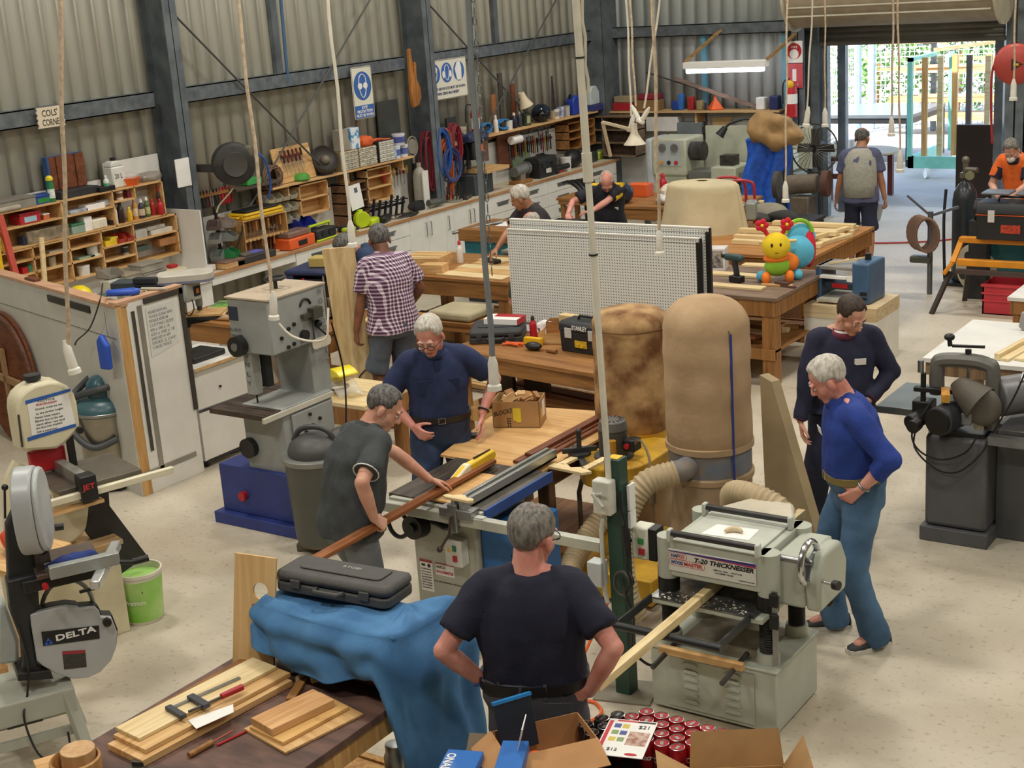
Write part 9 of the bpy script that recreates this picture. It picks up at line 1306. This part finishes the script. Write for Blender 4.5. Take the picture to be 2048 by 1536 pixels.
def ex(k):
 watch(k,-1,mat('2a5a9a',.5),q=.86)
 for u in(-.10,.10):c,x,y,R=k['sp'](.93);p=c+x*u-y*.148;P('pocket_flap',MB().bar(p-x*.06,p+x*.06,.006,.10),mat('474650',.85),k['root'],bev=.002)
 for u in(-.13,-.045,.05,.13):c,x,y,R=k['sp'](1.022);p=c+x*u*1.05-y*math.sqrt(max(0,1-(u/.19)**2))*.156;P('belt_loop',MB().bar(p-UP*.035,p+UP*.035,.014,.006),mat('4b4a54',.85),k['root'])
person('broad man in black navy t-shirt seen from behind, hands on hips',(-3.07,4.38),(-.50,.87),1.80,'pink','grey','crown',(1,3),0,(32,10,4),{-1:dict(at=(-.20,.0,1.0),pole=(-1,-.6,0),d=(.5,.5,-.45),n=(.6,-.6,0),curl=(20,24,28,30)),1:dict(at=(.22,-.06,.98),pole=(.7,-.6,-.4),d=(-.8,-.35,.05),n=(0,1,0),curl=(10,55,62,66),thumb=.1)},((-.15,0,8),(.15,0,-8)),.05,1.16,'1d1f34','short','4b4a54',False,'17171a',None,True,'2a2a2c',topmat=mat('1c1e32',.85,var=.1,sc=3,bump=.2,bsc=80),extras=ex)
ck=bpy.data.materials.new('checked_cotton');ck.use_nodes=True;N=ck.node_tree.nodes;L=ck.node_tree.links;b=N['Principled BSDF'];b.inputs['Roughness'].default_value=.85;tc=N.new('ShaderNodeTexCoord');sx=N.new('ShaderNodeSeparateXYZ');L.new(tc.outputs['Object'],sx.inputs[0]);ws=[]
def mth(op,a,v=None,b2=None):
 q=N.new('ShaderNodeMath');q.operation=op;L.new(a,q.inputs[0])
 if v is not None:q.inputs[1].default_value=v
 if b2 is not None:L.new(b2,q.inputs[1])
 return q.outputs[0]
s1=mth('GREATER_THAN',mth('FRACT',mth('MULTIPLY',mth('ADD',sx.outputs[0],None,sx.outputs[1]),30)),.58);s2=mth('GREATER_THAN',mth('FRACT',mth('MULTIPLY',sx.outputs[2],30)),.58);sm_=mth('ADD',s1,None,s2);rp=N.new('ShaderNodeValToRGB');e=rp.color_ramp.elements;e[0].color=(*s2l('4a2a44'),1);e[1].position=1;e[1].color=(*s2l('e6dfe2'),1);e3=e.new(.5);e3.color=(*s2l('a88fa6'),1);L.new(mth('MULTIPLY',sm_,.5),rp.inputs[0]);L.new(rp.outputs[0],b.inputs['Base Color'])
person('tall man in purple and white checked shirt seen from behind',(-7.88,9.47),(-.45,.20),1.85,'brown','salt',None,(4,8),0,(18,14,0),{-1:dict(at=(-.30,.12,.82),pole=(-1,-1,0),d=(.05,.2,-1),n=(1,0,0),curl=(30,34,38,40)),1:dict(at=(.26,.22,.95),pole=(1,-1,0))},((-.14,0,8),(.14,0,-8)),.07,1.10,'7a5a7a','short','59616e',True,None,('8a6a88',),False,'2a2a2c',topmat=ck,hem=.84,vox=.008)
person('grey haired man in dark blue polo bent over the bench',(-8.78,10.72),(-.75,-.66),1.78,'tan','salt',None,(34,22),0,(-5,18,0),{-1:dict(at=(-.12,.42,.98),pole=(-1,-.5,0)),1:dict(at=(.15,.46,.98),pole=(1,-.5,0))},((-.14,0,8),(.14,0,-8)),.03,1.05,'2a3c5c','short','22262e',False,None,('2a3c5c','1a2030'),False,'2a2a2c',vox=.009,hem=.86)
person('white haired man in black polo resting a hand on the oak bench',(-8.33,12.62),(-.45,-.89),1.75,'tan','white',None,(10,12),0,(38,18,0),{-1:dict(at=(-8.30,12.2,1.0),w=True,pole=(-1,-.3,.3)),1:dict(at=(-8.62,11.98,.955),w=True,pole=(1,-.3,.2),d=(-.4,-.7,-.6),n=(0,0,-1),curl=(30,34,38,40))},((-.14,0,8),(.14,0,-8)),.04,1.05,'2a2528','short','2a2c30',False,None,('2a2528','8a8a9a'),False,'2a2a2c',vox=.009,hem=.86)
person('bald man in grey green shirt half hidden by the pegboard',(-7.33,11.12),(-.85,.25),1.70,'pink','silver','top',(6,10),0,(6,16,0),{-1:dict(at=(-.24,.24,.90),pole=(-1,-1,0),curl=(40,44,48,52)),1:dict(at=(.24,.18,.9),pole=(1,-1,0))},((-.14,0,8),(.14,0,-8)),.04,1.08,'4d5850','long','9a927e',False,None,None,False,'2a2a2c',vox=.009,hem=.86)
def ex(k):
 tag_(k,1.24,-.09)
 for sd in(-1,1):a,e,w=k['arms'][sd];c,x,y,R=k['sp'](1.44);P('yellow_shoulder',MB().tube([c+x*sd*.07-y*.01,a+UP*.045+(a-c)*.02,a.lerp(e,.35)+(a-c).normalized()*.035,a.lerp(e,.68)+(a-c).normalized()*.03],[.05,.052,.052,.05],12),mat('e6bf1e',.85),k['shirt'])
person('bald man in black and yellow polo working with his head bowed',(-8.68,14.62),(.45,-.89),1.68,'pink','silver','top',(14,20),0,(-6,34,0),{1:dict(at=(-8.86,13.98,1.10),w=True,pole=(1,-.5,0),d=(.5,-.8,-.1),n=(0,0,-1)),-1:dict(at=(-8.62,13.95,1.08),w=True,pole=(-1,-.5,0),d=(-.8,-.4,-.1),n=(0,0,-1))},((-.14,0,8),(.14,0,-8)),.05,1.08,'23242e','short','4a5058',False,None,('23242e',),True,'2a2a2c',vox=.010,hem=.86,extras=ex)
def ex(k):
 mb=MB();rs=[]
 for z,rx,ry in((.90,.205,.165),(1.05,.20,.165),(1.2,.205,.165),(1.34,.20,.15),(1.43,.16,.125),(1.47,.10,.09)):c,x,y,R=k['sp'](z);rs.append(ering(c,x,y,rx,ry,24,fy=.04))
 mb.rings(rs);P('grey_vest',mb,mat('a3a297',.9,var=.12,sc=30,bump=.3,bsc=160),k['root'],sharp=180);a,e,w=k['arms'][1];P('held_packet',MB().bar(w+V((-.05,0,-.07)),w+V((-.10,.0,-.27)),.09,.03,Y1),mat('a3a8ac',.5),k['root'],bev=.004)
person('older man in grey knitted vest and navy shorts walking away',(-6.42,16.85),(-.25,.97),1.76,'tan','salt','top',(6,8),0,(14,8,0),{1:dict(at=(.30,.05,.80),pole=(1,-1,0),curl=(55,58,60,62)),-1:dict(at=(-.30,.10,.84),pole=(-1,-1,0))},((-.11,.06,5),(.13,-.12,-5)),.03,1.04,'565a78','short','2c3048',True,None,('565a78',),False,'8a8a86',vox=.010,hem=.84,extras=ex)
def ex(k):
 P('dust_mask',MB().ball(k['Hd']((0,.085,-.045)),V((.045,.045,.042)),14,10,k['RH']),mat('e6e0d6',.7),k['root'])
 for sd in(-1,1):a,e,w=k['arms'][sd];P('navy_sleeve',MB().c(a.lerp(e,.3),a.lerp(e,.74),.078,.074,16),mat('23263a',.85),k['shirt'])
person('man in orange high visibility shirt and dust mask at the right edge',(-4.52,17.05),(-.25,-.97),1.74,'fair','grey',None,(14,18),0,(-14,22,0),{1:dict(at=(.08,.42,.98),pole=(1,-.5,0)),-1:dict(at=(-.06,.46,.96),pole=(-1,-.5,0))},((-.14,0,8),(.14,0,-8)),.05,1.1,'f0702a','short','26304e',False,None,('23263a',),False,'2a2a2c',vox=.010,hem=.86,extras=ex)
